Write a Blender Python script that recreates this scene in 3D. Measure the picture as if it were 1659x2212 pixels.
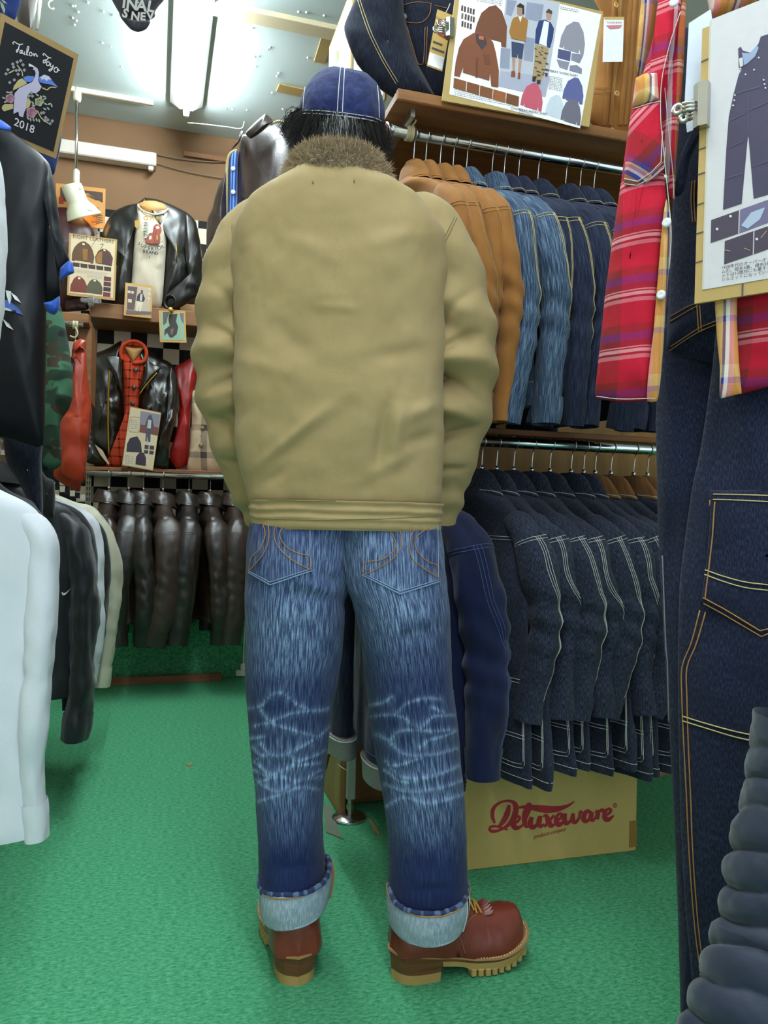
import bpy, math, random
import numpy as np
from mathutils import Vector, Matrix
from mathutils.bvhtree import BVHTree

S = bpy.context.scene
COL = S.collection
for o in list(bpy.data.objects):
    bpy.data.objects.remove(o)
rad = math.radians
sin, cos, pi = math.sin, math.cos, math.pi

# ------------------------------------------------------------------ camera
PW, PH, FP = 1659.0, 2212.0, 1660.0
CAMP = np.array([0.0, 0.0, 0.94])
YAW, PITCH, ROLL = rad(16.6), rad(0.35), rad(1.25)
UPZ = np.array([0, 0, 1.0])
FH = np.array([sin(YAW), cos(YAW), 0.0])
RH = np.array([cos(YAW), -sin(YAW), 0.0])
FW = FH * cos(PITCH) + UPZ * sin(PITCH)
U0 = -FH * sin(PITCH) + UPZ * cos(PITCH)
RT = RH * cos(ROLL) + U0 * sin(ROLL)
UP = -RH * sin(ROLL) + U0 * cos(ROLL)
cam = bpy.data.cameras.new('camera')
camo = bpy.data.objects.new('camera', cam)
COL.objects.link(camo)
cam.sensor_fit = 'HORIZONTAL'
cam.sensor_width = 36.0
cam.lens = 36.0 * FP / PW
cam.clip_start = 0.02
camo.matrix_world = Matrix(((RT[0], UP[0], -FW[0], CAMP[0]), (RT[1], UP[1], -FW[1], CAMP[1]),
                            (RT[2], UP[2], -FW[2], CAMP[2]), (0, 0, 0, 1)))
S.camera = camo

# ------------------------------------------------------------------ light and exposure
S.view_settings.view_transform = 'Standard'
S.view_settings.look = 'None'
S.view_settings.gamma = 1.0
S.view_settings.use_curve_mapping = False
S.view_settings.exposure = 0.15
TUBE_POWER = 175.0
wd = bpy.data.worlds.new('street_daylight_offscreen')
S.world = wd
wd.use_nodes = True
wd.node_tree.nodes['Background'].inputs[0].default_value = (0.80, 0.90, 1.0, 1)
wd.node_tree.nodes['Background'].inputs[1].default_value = 1.5


# ------------------------------------------------------------------ pixel rays -> places in the room
def ray(px, py):
    return FW + RT * ((px - 829.5) / FP) + UP * ((1106.0 - py) / FP)


def atz(px, py, z):
    return CAMP + ray(px, py) * z


def atY(px, py, Y):
    d = ray(px, py)
    return CAMP + d * (Y / d[1])


def atX(px, py, X):
    d = ray(px, py)
    return CAMP + d * (X / d[0])


def atZ(px, py, Z):
    d = ray(px, py)
    return CAMP + d * ((Z - CAMP[2]) / d[2])


def topx(p):
    q = np.asarray(p) - CAMP
    z = q @ FW
    return 829.5 + FP * (q @ RT) / z, 1106.0 - FP * (q @ UP) / z


# ------------------------------------------------------------------ noise and curves
def _h(i, j, k, s):
    n = (i * 374761393 + j * 668265263 + k * 2147483647 + s * 1274126177) & 0xFFFFFFFF
    n = ((n ^ (n >> 13)) * 1274126177) & 0xFFFFFFFF
    n = ((n ^ (n >> 16)) * 2246822519) & 0xFFFFFFFF
    return ((n ^ (n >> 15)) & 0xFFFFFF) / float(0xFFFFFF)


def vn(x, y, z=0.0, s=0):
    x, y, z = np.broadcast_arrays(np.asarray(x, float), np.asarray(y, float), np.asarray(z, float))
    i, j, k = np.floor(x).astype(np.int64), np.floor(y).astype(np.int64), np.floor(z).astype(np.int64)
    a, b, c = x - i, y - j, z - k
    a, b, c = [t * t * t * (t * (t * 6 - 15) + 10) for t in (a, b, c)]
    r = 0
    for di, wa in ((0, 1 - a), (1, a)):
        for dj, wb in ((0, 1 - b), (1, b)):
            for dk, wc in ((0, 1 - c), (1, c)):
                r = r + wa * wb * wc * _h(i + di, j + dj, k + dk, s)
    return r * 2 - 1


def fbm(x, y, z=0.0, s=0, o=3):
    r, a = 0, 1.0
    x, y, z = np.asarray(x, float), np.asarray(y, float), np.asarray(z, float)
    for q in range(o):
        r = r + a * vn(x * 2 ** q, y * 2 ** q, z * 2 ** q, s + q * 17)
        a *= 0.5
    return r


def cr(tk, vk, ts):
    tk = np.asarray(tk, float)
    vk = np.asarray(vk, float)
    one = vk.ndim == 1
    if one:
        vk = vk[:, None]
    ts = np.atleast_1d(np.asarray(ts, float))
    m = np.zeros_like(vk)
    n = len(tk)
    for i in range(n):
        if n == 1:
            break
        if i == 0:
            m[i] = (vk[1] - vk[0]) / (tk[1] - tk[0])
        elif i == n - 1:
            m[i] = (vk[-1] - vk[-2]) / (tk[-1] - tk[-2])
        else:
            m[i] = (vk[i + 1] - vk[i - 1]) / (tk[i + 1] - tk[i - 1])
    idx = np.clip(np.searchsorted(tk, ts, side='right') - 1, 0, n - 2)
    h = (tk[idx + 1] - tk[idx])[:, None]
    t = ((ts - tk[idx]) / h[:, 0])[:, None]
    r = ((2 * t**3 - 3 * t**2 + 1) * vk[idx] + (t**3 - 2 * t**2 + t) * h * m[idx]
         + (-2 * t**3 + 3 * t**2) * vk[idx + 1] + (t**3 - t**2) * h * m[idx + 1])
    return r[:, 0] if one else r


def smooth_line(pts, n):
    pts = np.asarray(pts, float)
    d = np.r_[0, np.cumsum(np.linalg.norm(np.diff(pts, axis=0), axis=1))]
    return cr(d, pts, np.linspace(0, d[-1], n))


def straight_line(pts, n):
    pts = np.asarray(pts, float)
    d = np.r_[0, np.cumsum(np.linalg.norm(np.diff(pts, axis=0), axis=1))]
    t = np.linspace(0, d[-1], n)
    return np.stack([np.interp(t, d, pts[:, k]) for k in range(pts.shape[1])], 1)


# ------------------------------------------------------------------ objects
def link(o, parent=None, base=None):
    COL.objects.link(o)
    if parent is not None:
        o.parent = parent
        if base is not None:
            o.matrix_parent_inverse = Matrix.Translation(-Vector(base))
        elif 'wbase' in parent:
            o.matrix_parent_inverse = Matrix.Translation(-Vector(parent['wbase']))
    return o


def tag(o, label=None, cat=None, group=None, kind=None):
    if label:
        o['label'] = label
    if cat:
        o['category'] = cat
    if group:
        o['group'] = group
    if kind:
        o['kind'] = kind
    return o


def thing(name, label, cat, loc=(0, 0, 0), rz=0.0, group=None, local=False):
    """Empty at the base of a thing; children built in world coordinates unless local."""
    o = bpy.data.objects.new(name, None)
    o.empty_display_size = 0.05
    COL.objects.link(o)
    o.location = [float(v) for v in loc]
    o.rotation_euler = (0, 0, rz)
    if not local:
        o['wbase'] = [float(v) for v in loc]
    tag(o, label, cat, group)
    return o


def mesh(name, V, F, mat, parent=None, uv=None, smooth=True, attr=None):
    me = bpy.data.meshes.new(name)
    V = np.asarray(V, float)
    me.from_pydata(V.tolist(), [], [tuple(int(i) for i in f) for f in F])
    if uv is not None:
        l = me.uv_layers.new(name='UVMap')
        l.data.foreach_set('uv', np.asarray(uv, float).ravel())
    if attr is not None:
        for k, a in attr.items():
            at = me.attributes.new(k, 'FLOAT', 'POINT')
            at.data.foreach_set('value', np.asarray(a, float).ravel())
    if smooth:
        me.polygons.foreach_set('use_smooth', [True] * len(me.polygons))
    mats = mat if isinstance(mat, (list, tuple)) else [mat]
    for m in mats:
        me.materials.append(m)
    me.update()
    o = bpy.data.objects.new(name, me)
    link(o, parent)
    return o


class Surf:
    """A grid surface P[v, u, xyz]; closed around u when cyc."""

    def __init__(self, P, cyc=True):
        self.P = np.asarray(P, float)
        self.cyc = cyc
        self.measure()

    def measure(self):
        P = self.P
        nv, nu = P.shape[:2]
        Q = np.concatenate([P, P[:, :1]], 1) if self.cyc else P
        du = np.linalg.norm(np.diff(Q, axis=1), axis=2)
        self.len_u = du.sum(1).mean()
        dv = np.linalg.norm(np.diff(P, axis=0), axis=2).mean(1)
        self.vs = np.r_[0, np.cumsum(dv)]
        nq = nu + 1 if self.cyc else nu
        self.us = np.linspace(0, self.len_u, nq)

    def uvgrid(self):
        nu = self.P.shape[1]
        return np.meshgrid(self.us[:nu], self.vs)

    def normals(self):
        P = self.P
        if self.cyc:
            du = np.roll(P, -1, 1) - np.roll(P, 1, 1)
        else:
            du = np.gradient(P, axis=1)
        dv = np.gradient(P, axis=0)
        n = np.cross(du, dv)
        l = np.linalg.norm(n, axis=2, keepdims=True)
        n = n / np.maximum(l, 1e-9)
        return n

    def outward(self):
        n = self.normals()
        if self.cyc:
            c = self.P.mean(1, keepdims=True)
            if ((self.P - c) * n).sum() < 0:
                n = -n
        return n

    def push(self, d):
        self.P = self.P + self.outward() * d[..., None]
        return self

    def faces(self):
        nv, nu = self.P.shape[:2]
        f = []
        m = nu if self.cyc else nu - 1
        for j in range(nv - 1):
            for i in range(m):
                k = (i + 1) % nu
                f.append((j * nu + i, j * nu + k, (j + 1) * nu + k, (j + 1) * nu + i))
        return f

    def uvs(self):
        nv, nu = self.P.shape[:2]
        m = nu if self.cyc else nu - 1
        us, vs = self.us, self.vs
        U = np.zeros((nv - 1, m, 4, 2))
        i = np.arange(m)
        for j in range(nv - 1):
            U[j, :, 0, 0] = us[i]
            U[j, :, 1, 0] = us[i + 1]
            U[j, :, 2, 0] = us[i + 1]
            U[j, :, 3, 0] = us[i]
            U[j, :, 0, 1] = U[j, :, 1, 1] = vs[j]
            U[j, :, 2, 1] = U[j, :, 3, 1] = vs[j + 1]
        return U.reshape(-1, 2)

    def at(self, u, v, off=0.0):
        """u, v in 0..1"""
        nv, nu = self.P.shape[:2]
        if not hasattr(self, '_n'):
            self._n = self.outward()
        x = (u % 1.0) * nu if self.cyc else min(max(u, 0), 1) * (nu - 1)
        y = min(max(v, 0), 1) * (nv - 1)
        i, j = int(math.floor(x)), int(math.floor(y))
        i = min(i, nu - 1)
        j = min(j, nv - 2)
        a, b = x - i, y - j
        k = (i + 1) % nu if self.cyc else min(i + 1, nu - 1)

        def g(A):
            return (A[j, i] * (1 - a) + A[j, k] * a) * (1 - b) + (A[j + 1, i] * (1 - a) + A[j + 1, k] * a) * b
        return g(self.P) + g(self._n) * off

    def build(self, name, mat, parent=None, attr=None):
        return mesh(name, self.P.reshape(-1, 3), self.faces(), mat, parent, self.uvs(), True, attr)

    def bvh(self):
        return BVHTree.FromPolygons([Vector(p) for p in self.P.reshape(-1, 3)], self.faces())


def sup(t, n):
    c, s = np.cos(t), np.sin(t)
    return np.sign(c) * np.abs(c) ** (2.0 / n), np.sign(s) * np.abs(s) ** (2.0 / n)


def loft(keys, nv, nu, ax=(1, 0, 0), ay=(0, 1, 0), n=2.3, start=0.0):
    """keys rows: cx cy cz A B  -> rings in the plane (ax, ay)"""
    keys = np.asarray(keys, float)
    d = np.r_[0, np.cumsum(np.maximum(np.linalg.norm(np.diff(keys, axis=0), axis=1), 1e-4))]
    K = cr(d, keys, np.linspace(0, d[-1], nv))
    t = np.linspace(0, 2 * pi, nu, endpoint=False) + start
    c, s = sup(t, n)
    ax, ay = np.asarray(ax, float), np.asarray(ay, float)
    P = (K[:, None, :3] + (K[:, 3:4] * c[None])[..., None] * ax + (K[:, 4:5] * s[None])[..., None] * ay)
    return Surf(P)


def tube(path, ra, rb, nv, nu, side=(1, 0, 0), n=2.0):
    """swept tube; ra along side, rb across; path points with per-point radii"""
    path = np.asarray(path, float)
    ra = np.ones(len(path)) * ra
    rb = np.ones(len(path)) * rb
    d = np.r_[0, np.cumsum(np.linalg.norm(np.diff(path, axis=0), axis=1))]
    ts = np.linspace(0, d[-1], nv)
    K = cr(d, np.c_[path, ra, rb], ts)
    p = K[:, :3]
    T = np.gradient(p, axis=0)
    T /= np.linalg.norm(T, axis=1, keepdims=True)
    sd = np.asarray(side, float)
    A = sd[None] - T * (T @ sd)[:, None]
    A /= np.linalg.norm(A, axis=1, keepdims=True)
    B = np.cross(T, A)
    t = np.linspace(0, 2 * pi, nu, endpoint=False)
    c, s = sup(t, n)
    P = p[:, None] + (K[:, 3:4] * c)[..., None] * A[:, None] + (K[:, 4:5] * s)[..., None] * B[:, None]
    return Surf(P)


def wire_geo(path, r, k=6, caps=True):
    path = np.asarray(path, float)
    T = np.gradient(path, axis=0)
    T /= np.maximum(np.linalg.norm(T, axis=1, keepdims=True), 1e-9)
    ref = np.array([0.31, 0.22, 0.93])
    A = ref - T * (T @ ref)[:, None]
    A /= np.maximum(np.linalg.norm(A, axis=1, keepdims=True), 1e-9)
    B = np.cross(T, A)
    t = np.linspace(0, 2 * pi, k, endpoint=False)
    rr = np.ones(len(path)) * r
    P = path[:, None] + rr[:, None, None] * (np.cos(t)[None, :, None] * A[:, None] + np.sin(t)[None, :, None] * B[:, None])
    V = P.reshape(-1, 3)
    F = []
    m = len(path)
    for j in range(m - 1):
        for i in range(k):
            F.append((j * k + i, j * k + (i + 1) % k, (j + 1) * k + (i + 1) % k, (j + 1) * k + i))
    if caps:
        F.append(tuple(range(k - 1, -1, -1)))
        F.append(tuple((m - 1) * k + i for i in range(k)))
    return V, F


def join(geos):
    V, F, o = [], [], 0
    for v, f in geos:
        v = np.asarray(v, float)
        V.append(v)
        F += [tuple(i + o for i in q) for q in f]
        o += len(v)
    return np.concatenate(V), F


def wires(name, paths, r, mat, parent=None, k=5):
    V, F = join([wire_geo(p, r, k) for p in paths])
    return mesh(name, V, F, mat, parent)


def box_geo(c, s, rz=0.0, bev=0.0):
    c = np.asarray(c, float)
    h = np.asarray(s, float) / 2
    if bev <= 0:
        V = np.array([[x, y, z] for z in (-1, 1) for y in (-1, 1) for x in (-1, 1)]) * h
        F = [(0, 2, 3, 1), (4, 5, 7, 6), (0, 1, 5, 4), (2, 6, 7, 3), (0, 4, 6, 2), (1, 3, 7, 5)]
    else:
        b = min(bev, h.min() * 0.9)
        V, F = [], []
        idx = {}
        for sz in (-1, 1):
            for sy in (-1, 1):
                for sx in (-1, 1):
                    for a in range(3):
                        p = np.array([sx, sy, sz]) * (h - b)
                        p[a] += (sx, sy, sz)[a] * b
                        idx[sx, sy, sz, a] = len(V)
                        V.append(p)
        for a in range(3):
            o1, o2 = [i for i in range(3) if i != a]
            for s in (-1, 1):
                q = []
                for (e1, e2) in ((-1, -1), (1, -1), (1, 1), (-1, 1)):
                    k = [0, 0, 0]
                    k[a], k[o1], k[o2] = s, e1, e2
                    q.append(idx[k[0], k[1], k[2], a])
                F.append(tuple(q) if s * (1, -1, 1)[a] > 0 else tuple(q[::-1]))
            for e1 in (-1, 1):
                for e2 in (-1, 1):
                    k1 = [0, 0, 0]
                    k1[o1], k1[o2] = e1, e2
                    q = []
                    k1[a] = -1
                    q.append(idx[k1[0], k1[1], k1[2], o1])
                    q.append(idx[k1[0], k1[1], k1[2], o2])
                    k1[a] = 1
                    q.append(idx[k1[0], k1[1], k1[2], o2])
                    q.append(idx[k1[0], k1[1], k1[2], o1])
                    F.append(tuple(q))
        for sz in (-1, 1):
            for sy in (-1, 1):
                for sx in (-1, 1):
                    F.append(tuple(idx[sx, sy, sz, a] for a in range(3)))
        V = np.array(V)
    R = np.array([[cos(rz), -sin(rz), 0], [sin(rz), cos(rz), 0], [0, 0, 1]])
    return V @ R.T + c, F


def box(name, c, s, mat, parent=None, rz=0.0, bev=0.0):
    V, F = box_geo(c, s, rz, bev)
    return mesh(name, V, F, mat, parent, smooth=False)


def rev_geo(prof, k=24, c=(0, 0, 0), axis=(0, 0, 1)):
    """profile rows: radius, height along axis"""
    a = np.asarray(axis, float)
    a /= np.linalg.norm(a)
    ref = np.array([1.0, 0, 0]) if abs(a[0]) < 0.8 else np.array([0, 1.0, 0])
    x = ref - a * (a @ ref)
    x /= np.linalg.norm(x)
    y = np.cross(a, x)
    t = np.linspace(0, 2 * pi, k, endpoint=False)
    prof = np.asarray(prof, float)
    P = (np.asarray(c, float) + prof[:, None, 1:2] * a + prof[:, None, 0:1] * (np.cos(t)[None, :, None] * x + np.sin(t)[None, :, None] * y))
    V = P.reshape(-1, 3)
    m = len(prof)
    F = [(j * k + i, j * k + (i + 1) % k, (j + 1) * k + (i + 1) % k, (j + 1) * k + i) for j in range(m - 1) for i in range(k)]
    return V, F


def rev(name, prof, mat, parent=None, k=24, c=(0, 0, 0), axis=(0, 0, 1), smooth=True):
    V, F = rev_geo(prof, k, c, axis)
    return mesh(name, V, F, mat, parent, smooth=smooth)


def cyl_between(p, q, r, k=16):
    p, q = np.asarray(p, float), np.asarray(q, float)
    L = np.linalg.norm(q - p)
    return rev_geo([(1e-5, 0), (r, 0), (r, L), (1e-5, L)], k, p, q - p)


# ------------------------------------------------------------------ flat prints on a board
class Plane:
    """origin top-left, u to the right, v downward (full-size vectors), n towards the viewer"""

    def __init__(self, o, u, v):
        self.o, self.u, self.v = [np.asarray(a, float) for a in (o, u, v)]
        n = np.cross(self.v, self.u)
        self.n = n / np.linalg.norm(n)
        if self.n @ (CAMP - self.o) < 0:
            self.n = -self.n
        self.W, self.H = np.linalg.norm(self.u), np.linalg.norm(self.v)

    def pt(self, a, b, off=0.0):
        return self.o + self.u * a + self.v * b + self.n * off

    def ab(self, px, py):
        d = ray(px, py)
        t = ((self.o - CAMP) @ self.n) / (d @ self.n)
        q = CAMP + d * t - self.o
        A = np.array([[self.u @ self.u, self.u @ self.v], [self.u @ self.v, self.v @ self.v]])
        r = np.linalg.solve(A, np.array([q @ self.u, q @ self.v]))
        return float(r[0]), float(r[1])

    def zab(self, ox, oy, sc):
        return lambda pts: [self.ab(ox + x / sc, oy + y / sc) for x, y in pts]

    def sub(self, a0, b0, a1, b1, off=0.0):
        return Plane(self.pt(a0, b0, off), self.u * (a1 - a0), self.v * (b1 - b0))

    def slab(self, name, mat, parent=None, th=0.006, a0=0, b0=0, a1=1, b1=1, off=0.0):
        c = [self.pt(a, b, off + d) for d in (0, -th) for a, b in ((a0, b0), (a1, b0), (a1, b1), (a0, b1))]
        F = [(0, 3, 2, 1), (4, 5, 6, 7)] + [(i, (i + 1) % 4, 4 + (i + 1) % 4, 4 + i) for i in range(4)]
        return mesh(name, c, F, mat, parent, uv=None, smooth=False)

    def poly(self, name, pts, mat, parent=None, off=0.001, th=0.0008):
        n = len(pts)
        V = [self.pt(a, b, off) for a, b in pts] + [self.pt(a, b, off - th) for a, b in pts]
        F = [tuple(range(n))] + [(i, n + i, n + (i + 1) % n, (i + 1) % n) for i in range(n)]
        return mesh(name, V, F, mat, parent, smooth=False)

    def polys(self, name, plist, mat, parent=None, off=0.001):
        V, F = [], []
        for pts in plist:
            b = len(V)
            V += [self.pt(x, y, off) for x, y in pts]
            F.append(tuple(range(b, b + len(pts))))
        return mesh(name, V, F, mat, parent, smooth=False)

    def brush(self, name, strokes, mat, parent=None, off=0.001, w=0.02, n=28):
        """strokes: list of (points in a,b, width factor(s)); width as a share of board width"""
        V, F = [], []
        for st in strokes:
            pts, ws = st if isinstance(st, tuple) else (st, 1.0)
            asp = self.H / self.W
            q = np.asarray(pts, float) * np.array([1, asp])
            L = smooth_line(q, n) if len(q) > 2 else straight_line(q, 2)
            m = len(L)
            wv = np.ones(m) * w * 0.5
            ws = np.atleast_1d(np.asarray(ws, float))
            wv = wv * (np.interp(np.linspace(0, 1, m), np.linspace(0, 1, len(ws)), ws) if len(ws) > 1 else ws[0])
            T = np.gradient(L, axis=0)
            T /= np.maximum(np.linalg.norm(T, axis=1, keepdims=True), 1e-9)
            N = np.c_[-T[:, 1], T[:, 0]]
            b = len(V)
            for k in range(m):
                for sgn in (-1, 1):
                    p = L[k] + N[k] * wv[k] * sgn
                    V.append(self.pt(p[0], p[1] / asp, off + 0.00004 * (k % 3)))
            F += [(b + 2 * k, b + 2 * k + 1, b + 2 * k + 3, b + 2 * k + 2) for k in range(m - 1)]
        return mesh(name, V, F, mat, parent, smooth=False)

    def text(self, name, body, a, b, size, mat, parent=None, off=0.0012, align='CENTER', rot=0.0, sx=1.0, bold=0.0):
        cu = bpy.data.curves.new(name, 'FONT')
        cu.body = body
        cu.size = size
        cu.align_x = align
        cu.align_y = 'CENTER'
        cu.offset = bold
        cu.resolution_u = 3
        cu.materials.append(mat)
        o = bpy.data.objects.new(name, cu)
        COL.objects.link(o)
        x = self.u / self.W
        y = -self.v / self.H
        y = y - x * (x @ y)
        y /= np.linalg.norm(y)
        x2 = x * cos(rot) + y * sin(rot)
        y2 = -x * sin(rot) + y * cos(rot)
        z2 = np.cross(x2, y2)
        p = self.pt(a, b, off)
        M = Matrix([[x2[i] * sx, y2[i], z2[i], p[i]] for i in range(3)] + [[0, 0, 0, 1]])
        if parent is not None:
            o.parent = parent
            if 'wbase' in parent:
                o.matrix_parent_inverse = Matrix.Translation(-Vector(parent['wbase']))
        o.matrix_basis = M
        return o

    def arc_text(self, name, body, a, b, R, span, size, mat, parent=None, up=1, off=0.0012, bold=0.0, tilt=0.0):
        n = len(body)
        for i, ch in enumerate(body):
            if ch == ' ':
                continue
            t = (i / (n - 1) - 0.5) * span
            x = R * sin(t)
            y = R * (1 - cos(t)) * up
            self.text(name, ch, a + x / self.W, b + y / self.H + x * tilt / self.H, size, mat, parent, off, rot=-t * up - tilt, bold=bold)


def rect_px(TL, TR, BR, zTR, aspect):
    """board whose three corners fall on these pixels, with zTR the depth of the top-right one and height/width = aspect"""
    best = None
    pTR = atz(*TR, zTR)
    for it in range(3):
        if it == 0:
            g1 = np.linspace(zTR * 0.6, zTR * 1.4, 81)
            g2 = g1
        else:
            s = zTR * 0.8 / 80 / (8 ** (it - 1))
            g1 = np.linspace(best[1] - s, best[1] + s, 33)
            g2 = np.linspace(best[2] - s, best[2] + s, 33)
        for a in g1:
            u = pTR - atz(*TL, a)
            lu = np.linalg.norm(u)
            for b in g2:
                v = atz(*BR, b) - pTR
                lv = np.linalg.norm(v)
                e = abs(u @ v) / (lu * lv) + 0.35 * abs(lv / lu - aspect)
                if best is None or e < best[0]:
                    best = (e, a, b)
    o = atz(*TL, best[1])
    return Plane(o, pTR - o, atz(*BR, best[2]) - pTR)


# ------------------------------------------------------------------ puffed outline (garment laid flat or hung, with real thickness)
def puff(name, pts, place, th, mat, parent=None, n=96, K=14, wr=0.004, seed=0, sc=14.0, smooth=True, stretch=(1, 1, 1), center=None, back=0.35):
    """pts: outline; place(px, py, off) -> point in the room, off towards the viewer. Pillow with a front and a back"""
    q = np.asarray(pts + [pts[0]], float)
    d = np.r_[0, np.cumsum(np.linalg.norm(np.diff(q, axis=0), axis=1))]
    t = np.linspace(0, d[-1], n, endpoint=False)
    if smooth:
        qq = np.concatenate([q[-3:-1], q, q[1:3]])
        dd = np.r_[0, np.cumsum(np.linalg.norm(np.diff(qq, axis=0), axis=1))]
        o = cr(dd, qq, t + dd[2])
        o2 = np.stack([np.interp(t, d, q[:, k]) for k in range(2)], 1)
        o = 0.6 * o + 0.4 * o2
    else:
        o = np.stack([np.interp(t, d, q[:, k]) for k in range(2)], 1)
    c = np.asarray(center, float) if center is not None else o.mean(0)
    rows = []
    for side, sg in ((1, 1.0), (-1, -back)):
        ks = range(K + 1) if side == 1 else range(K - 1, -1, -1)
        for k in ks:
            s = sin(pi / 2 * k / K) if k else 0.02
            h = th * math.sqrt(max(0, 1 - s ** 2.4)) * sg
            rows.append((s, h))
    P = []
    for s, h in rows:
        pp = c + (o - c) * s
        P.append([place(x, y, h) for x, y in pp])
    P = np.array(P)
    sf = Surf(P)
    st = np.asarray(stretch) * sc
    dsp = fbm(P[..., 0] * st[0], P[..., 1] * st[1], P[..., 2] * st[2], seed) * wr
    prof = np.array([math.sqrt(max(0.0, 1 - r[0] ** 6)) for r in rows])
    nrm = np.array([CAMP[0], CAMP[1], CAMP[2]]) - P
    nrm /= np.linalg.norm(nrm, axis=2, keepdims=True)
    sf.P = P + nrm * (dsp * (0.25 + 0.75 * prof[:, None]))[..., None]
    # uv in metres from the place plane
    m = P.reshape(-1, 3)
    ux = m @ RH
    uz = m[:, 2]
    F = sf.faces()
    uv = np.array([(ux[i], -uz[i]) for f in F for i in f])
    return mesh(name, sf.P.reshape(-1, 3), F, mat, parent, uv)


def onY(Y):
    return lambda x, y, off: atY(x, y, Y - off)


def onz(z):
    return lambda x, y, off: atz(x, y, z - off)


def drape(bvh, pts, off=0.002, n=40, smooth=True):
    """line traced over a surface"""
    L = smooth_line(pts, n) if smooth and len(pts) > 2 else straight_line(pts, n)
    out = []
    for x, y in L:
        d = Vector(ray(x, y))
        loc, nor, i, dist = bvh.ray_cast(Vector(CAMP), d.normalized())
        if loc is None:
            continue
        if nor.dot(d) > 0:
            nor = -nor
        out.append(np.array(loc + nor * off))
    return np.array(out)


def drape_patch(name, bvh, top, bot, mat, parent, off=0.003, nu=24, nv=24, attr=None, uvf=None):
    """pocket-like patch between a top and a bottom outline"""
    a, b = straight_line(top, nu), straight_line(bot, nu)
    P = np.zeros((nv, nu, 3))
    fd = np.zeros((nv, nu))
    last = None
    for j in range(nv):
        for i in range(nu):
            x, y = a[i] + (b[i] - a[i]) * (j / (nv - 1))
            d = Vector(ray(x, y))
            loc, nor, k, dist = bvh.ray_cast(Vector(CAMP), d.normalized())
            if loc is None:
                P[j, i] = last if last is not None else atz(x, y, 1.5)
                continue
            if nor.dot(d) > 0:
                nor = -nor
            e = off * (1.0 if 0 < i < nu - 1 and 0 < j < nv - 1 else 0.0)
            P[j, i] = np.array(loc + nor * e)
            last = P[j, i]
            if attr:
                fd[j, i] = attr(x, y)
    sf = Surf(P, False)
    return sf.build(name, mat, parent, {'fade': fd} if attr else None)


# ------------------------------------------------------------------ materials
def lin(h):
    h = h.lstrip('#')
    r = []
    for i in (0, 2, 4):
        v = int(h[i:i + 2], 16) / 255
        r.append(v / 12.92 if v <= 0.04045 else ((v + 0.055) / 1.055) ** 2.4)
    return tuple(r) + (1.0,)


MATS = {}


def newmat(name):
    m = bpy.data.materials.new(name)
    m.use_nodes = True
    nt = m.node_tree
    return m, nt, nt.nodes['Principled BSDF']


def N(nt, t, **kw):
    n = nt.nodes.new(t)
    for k, v in kw.items():
        if k.startswith('i_'):
            key = k[2:]
            n.inputs[int(key) if key.isdigit() else key].default_value = v
        else:
            setattr(n, k, v)
    return n


def mixc(nt, fac, a, b, blend='MIX'):
    n = nt.nodes.new('ShaderNodeMix')
    n.data_type = 'RGBA'
    n.blend_type = blend
    for s, v in ((0, fac), (6, a), (7, b)):
        if hasattr(v, 'links') or isinstance(v, bpy.types.NodeSocket):
            nt.links.new(v, n.inputs[s])
        else:
            n.inputs[s].default_value = v
    return n.outputs[2]


def coords(nt, kind, scale, loc=(0, 0, 0), rot=(0, 0, 0)):
    t = N(nt, 'ShaderNodeTexCoord')
    m = N(nt, 'ShaderNodeMapping')
    m.inputs['Scale'].default_value = scale
    m.inputs['Location'].default_value = loc
    m.inputs['Rotation'].default_value = rot
    nt.links.new(t.outputs[kind], m.inputs[0])
    return m.outputs[0]


def noise(nt, vec, scale, detail=3.0, rough=0.55):
    n = N(nt, 'ShaderNodeTexNoise')
    n.inputs['Scale'].default_value = scale
    n.inputs['Detail'].default_value = detail
    n.inputs['Roughness'].default_value = rough
    nt.links.new(vec, n.inputs['Vector'])
    return n.outputs[0]


def ramp(nt, fac, a, b, ca=(0, 0, 0, 1), cb=(1, 1, 1, 1)):
    r = N(nt, 'ShaderNodeValToRGB')
    r.color_ramp.elements[0].position = a
    r.color_ramp.elements[1].position = b
    r.color_ramp.elements[0].color = ca
    r.color_ramp.elements[1].color = cb
    nt.links.new(fac, r.inputs[0])
    return r.outputs[0]


def bump(nt, bs, h, st, dist=0.002):
    b = N(nt, 'ShaderNodeBump')
    b.inputs['Strength'].default_value = st
    b.inputs['Distance'].default_value = dist
    nt.links.new(h, b.inputs['Height'])
    nt.links.new(b.outputs[0], bs.inputs['Normal'])


def plain(name, col, rough=0.5, metal=0.0, spec=0.5, emit=None, es=0.0, alpha=None):
    if name in MATS:
        return MATS[name]
    m, nt, bs = newmat(name)
    c = lin(col) if isinstance(col, str) else col
    bs.inputs['Base Color'].default_value = c
    bs.inputs['Roughness'].default_value = rough
    bs.inputs['Metallic'].default_value = metal
    bs.inputs['Specular IOR Level'].default_value = spec
    if emit:
        bs.inputs['Emission Color'].default_value = lin(emit) if isinstance(emit, str) else emit
        bs.inputs['Emission Strength'].default_value = es
    vec = coords(nt, 'Object', (1, 1, 1))
    f = noise(nt, vec, 60.0, 2.0)
    cc = mixc(nt, f, tuple(x * 0.94 for x in c[:3]) + (1,), tuple(min(1, x * 1.05) for x in c[:3]) + (1,))
    nt.links.new(cc, bs.inputs['Base Color'])
    MATS[name] = m
    return m


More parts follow.
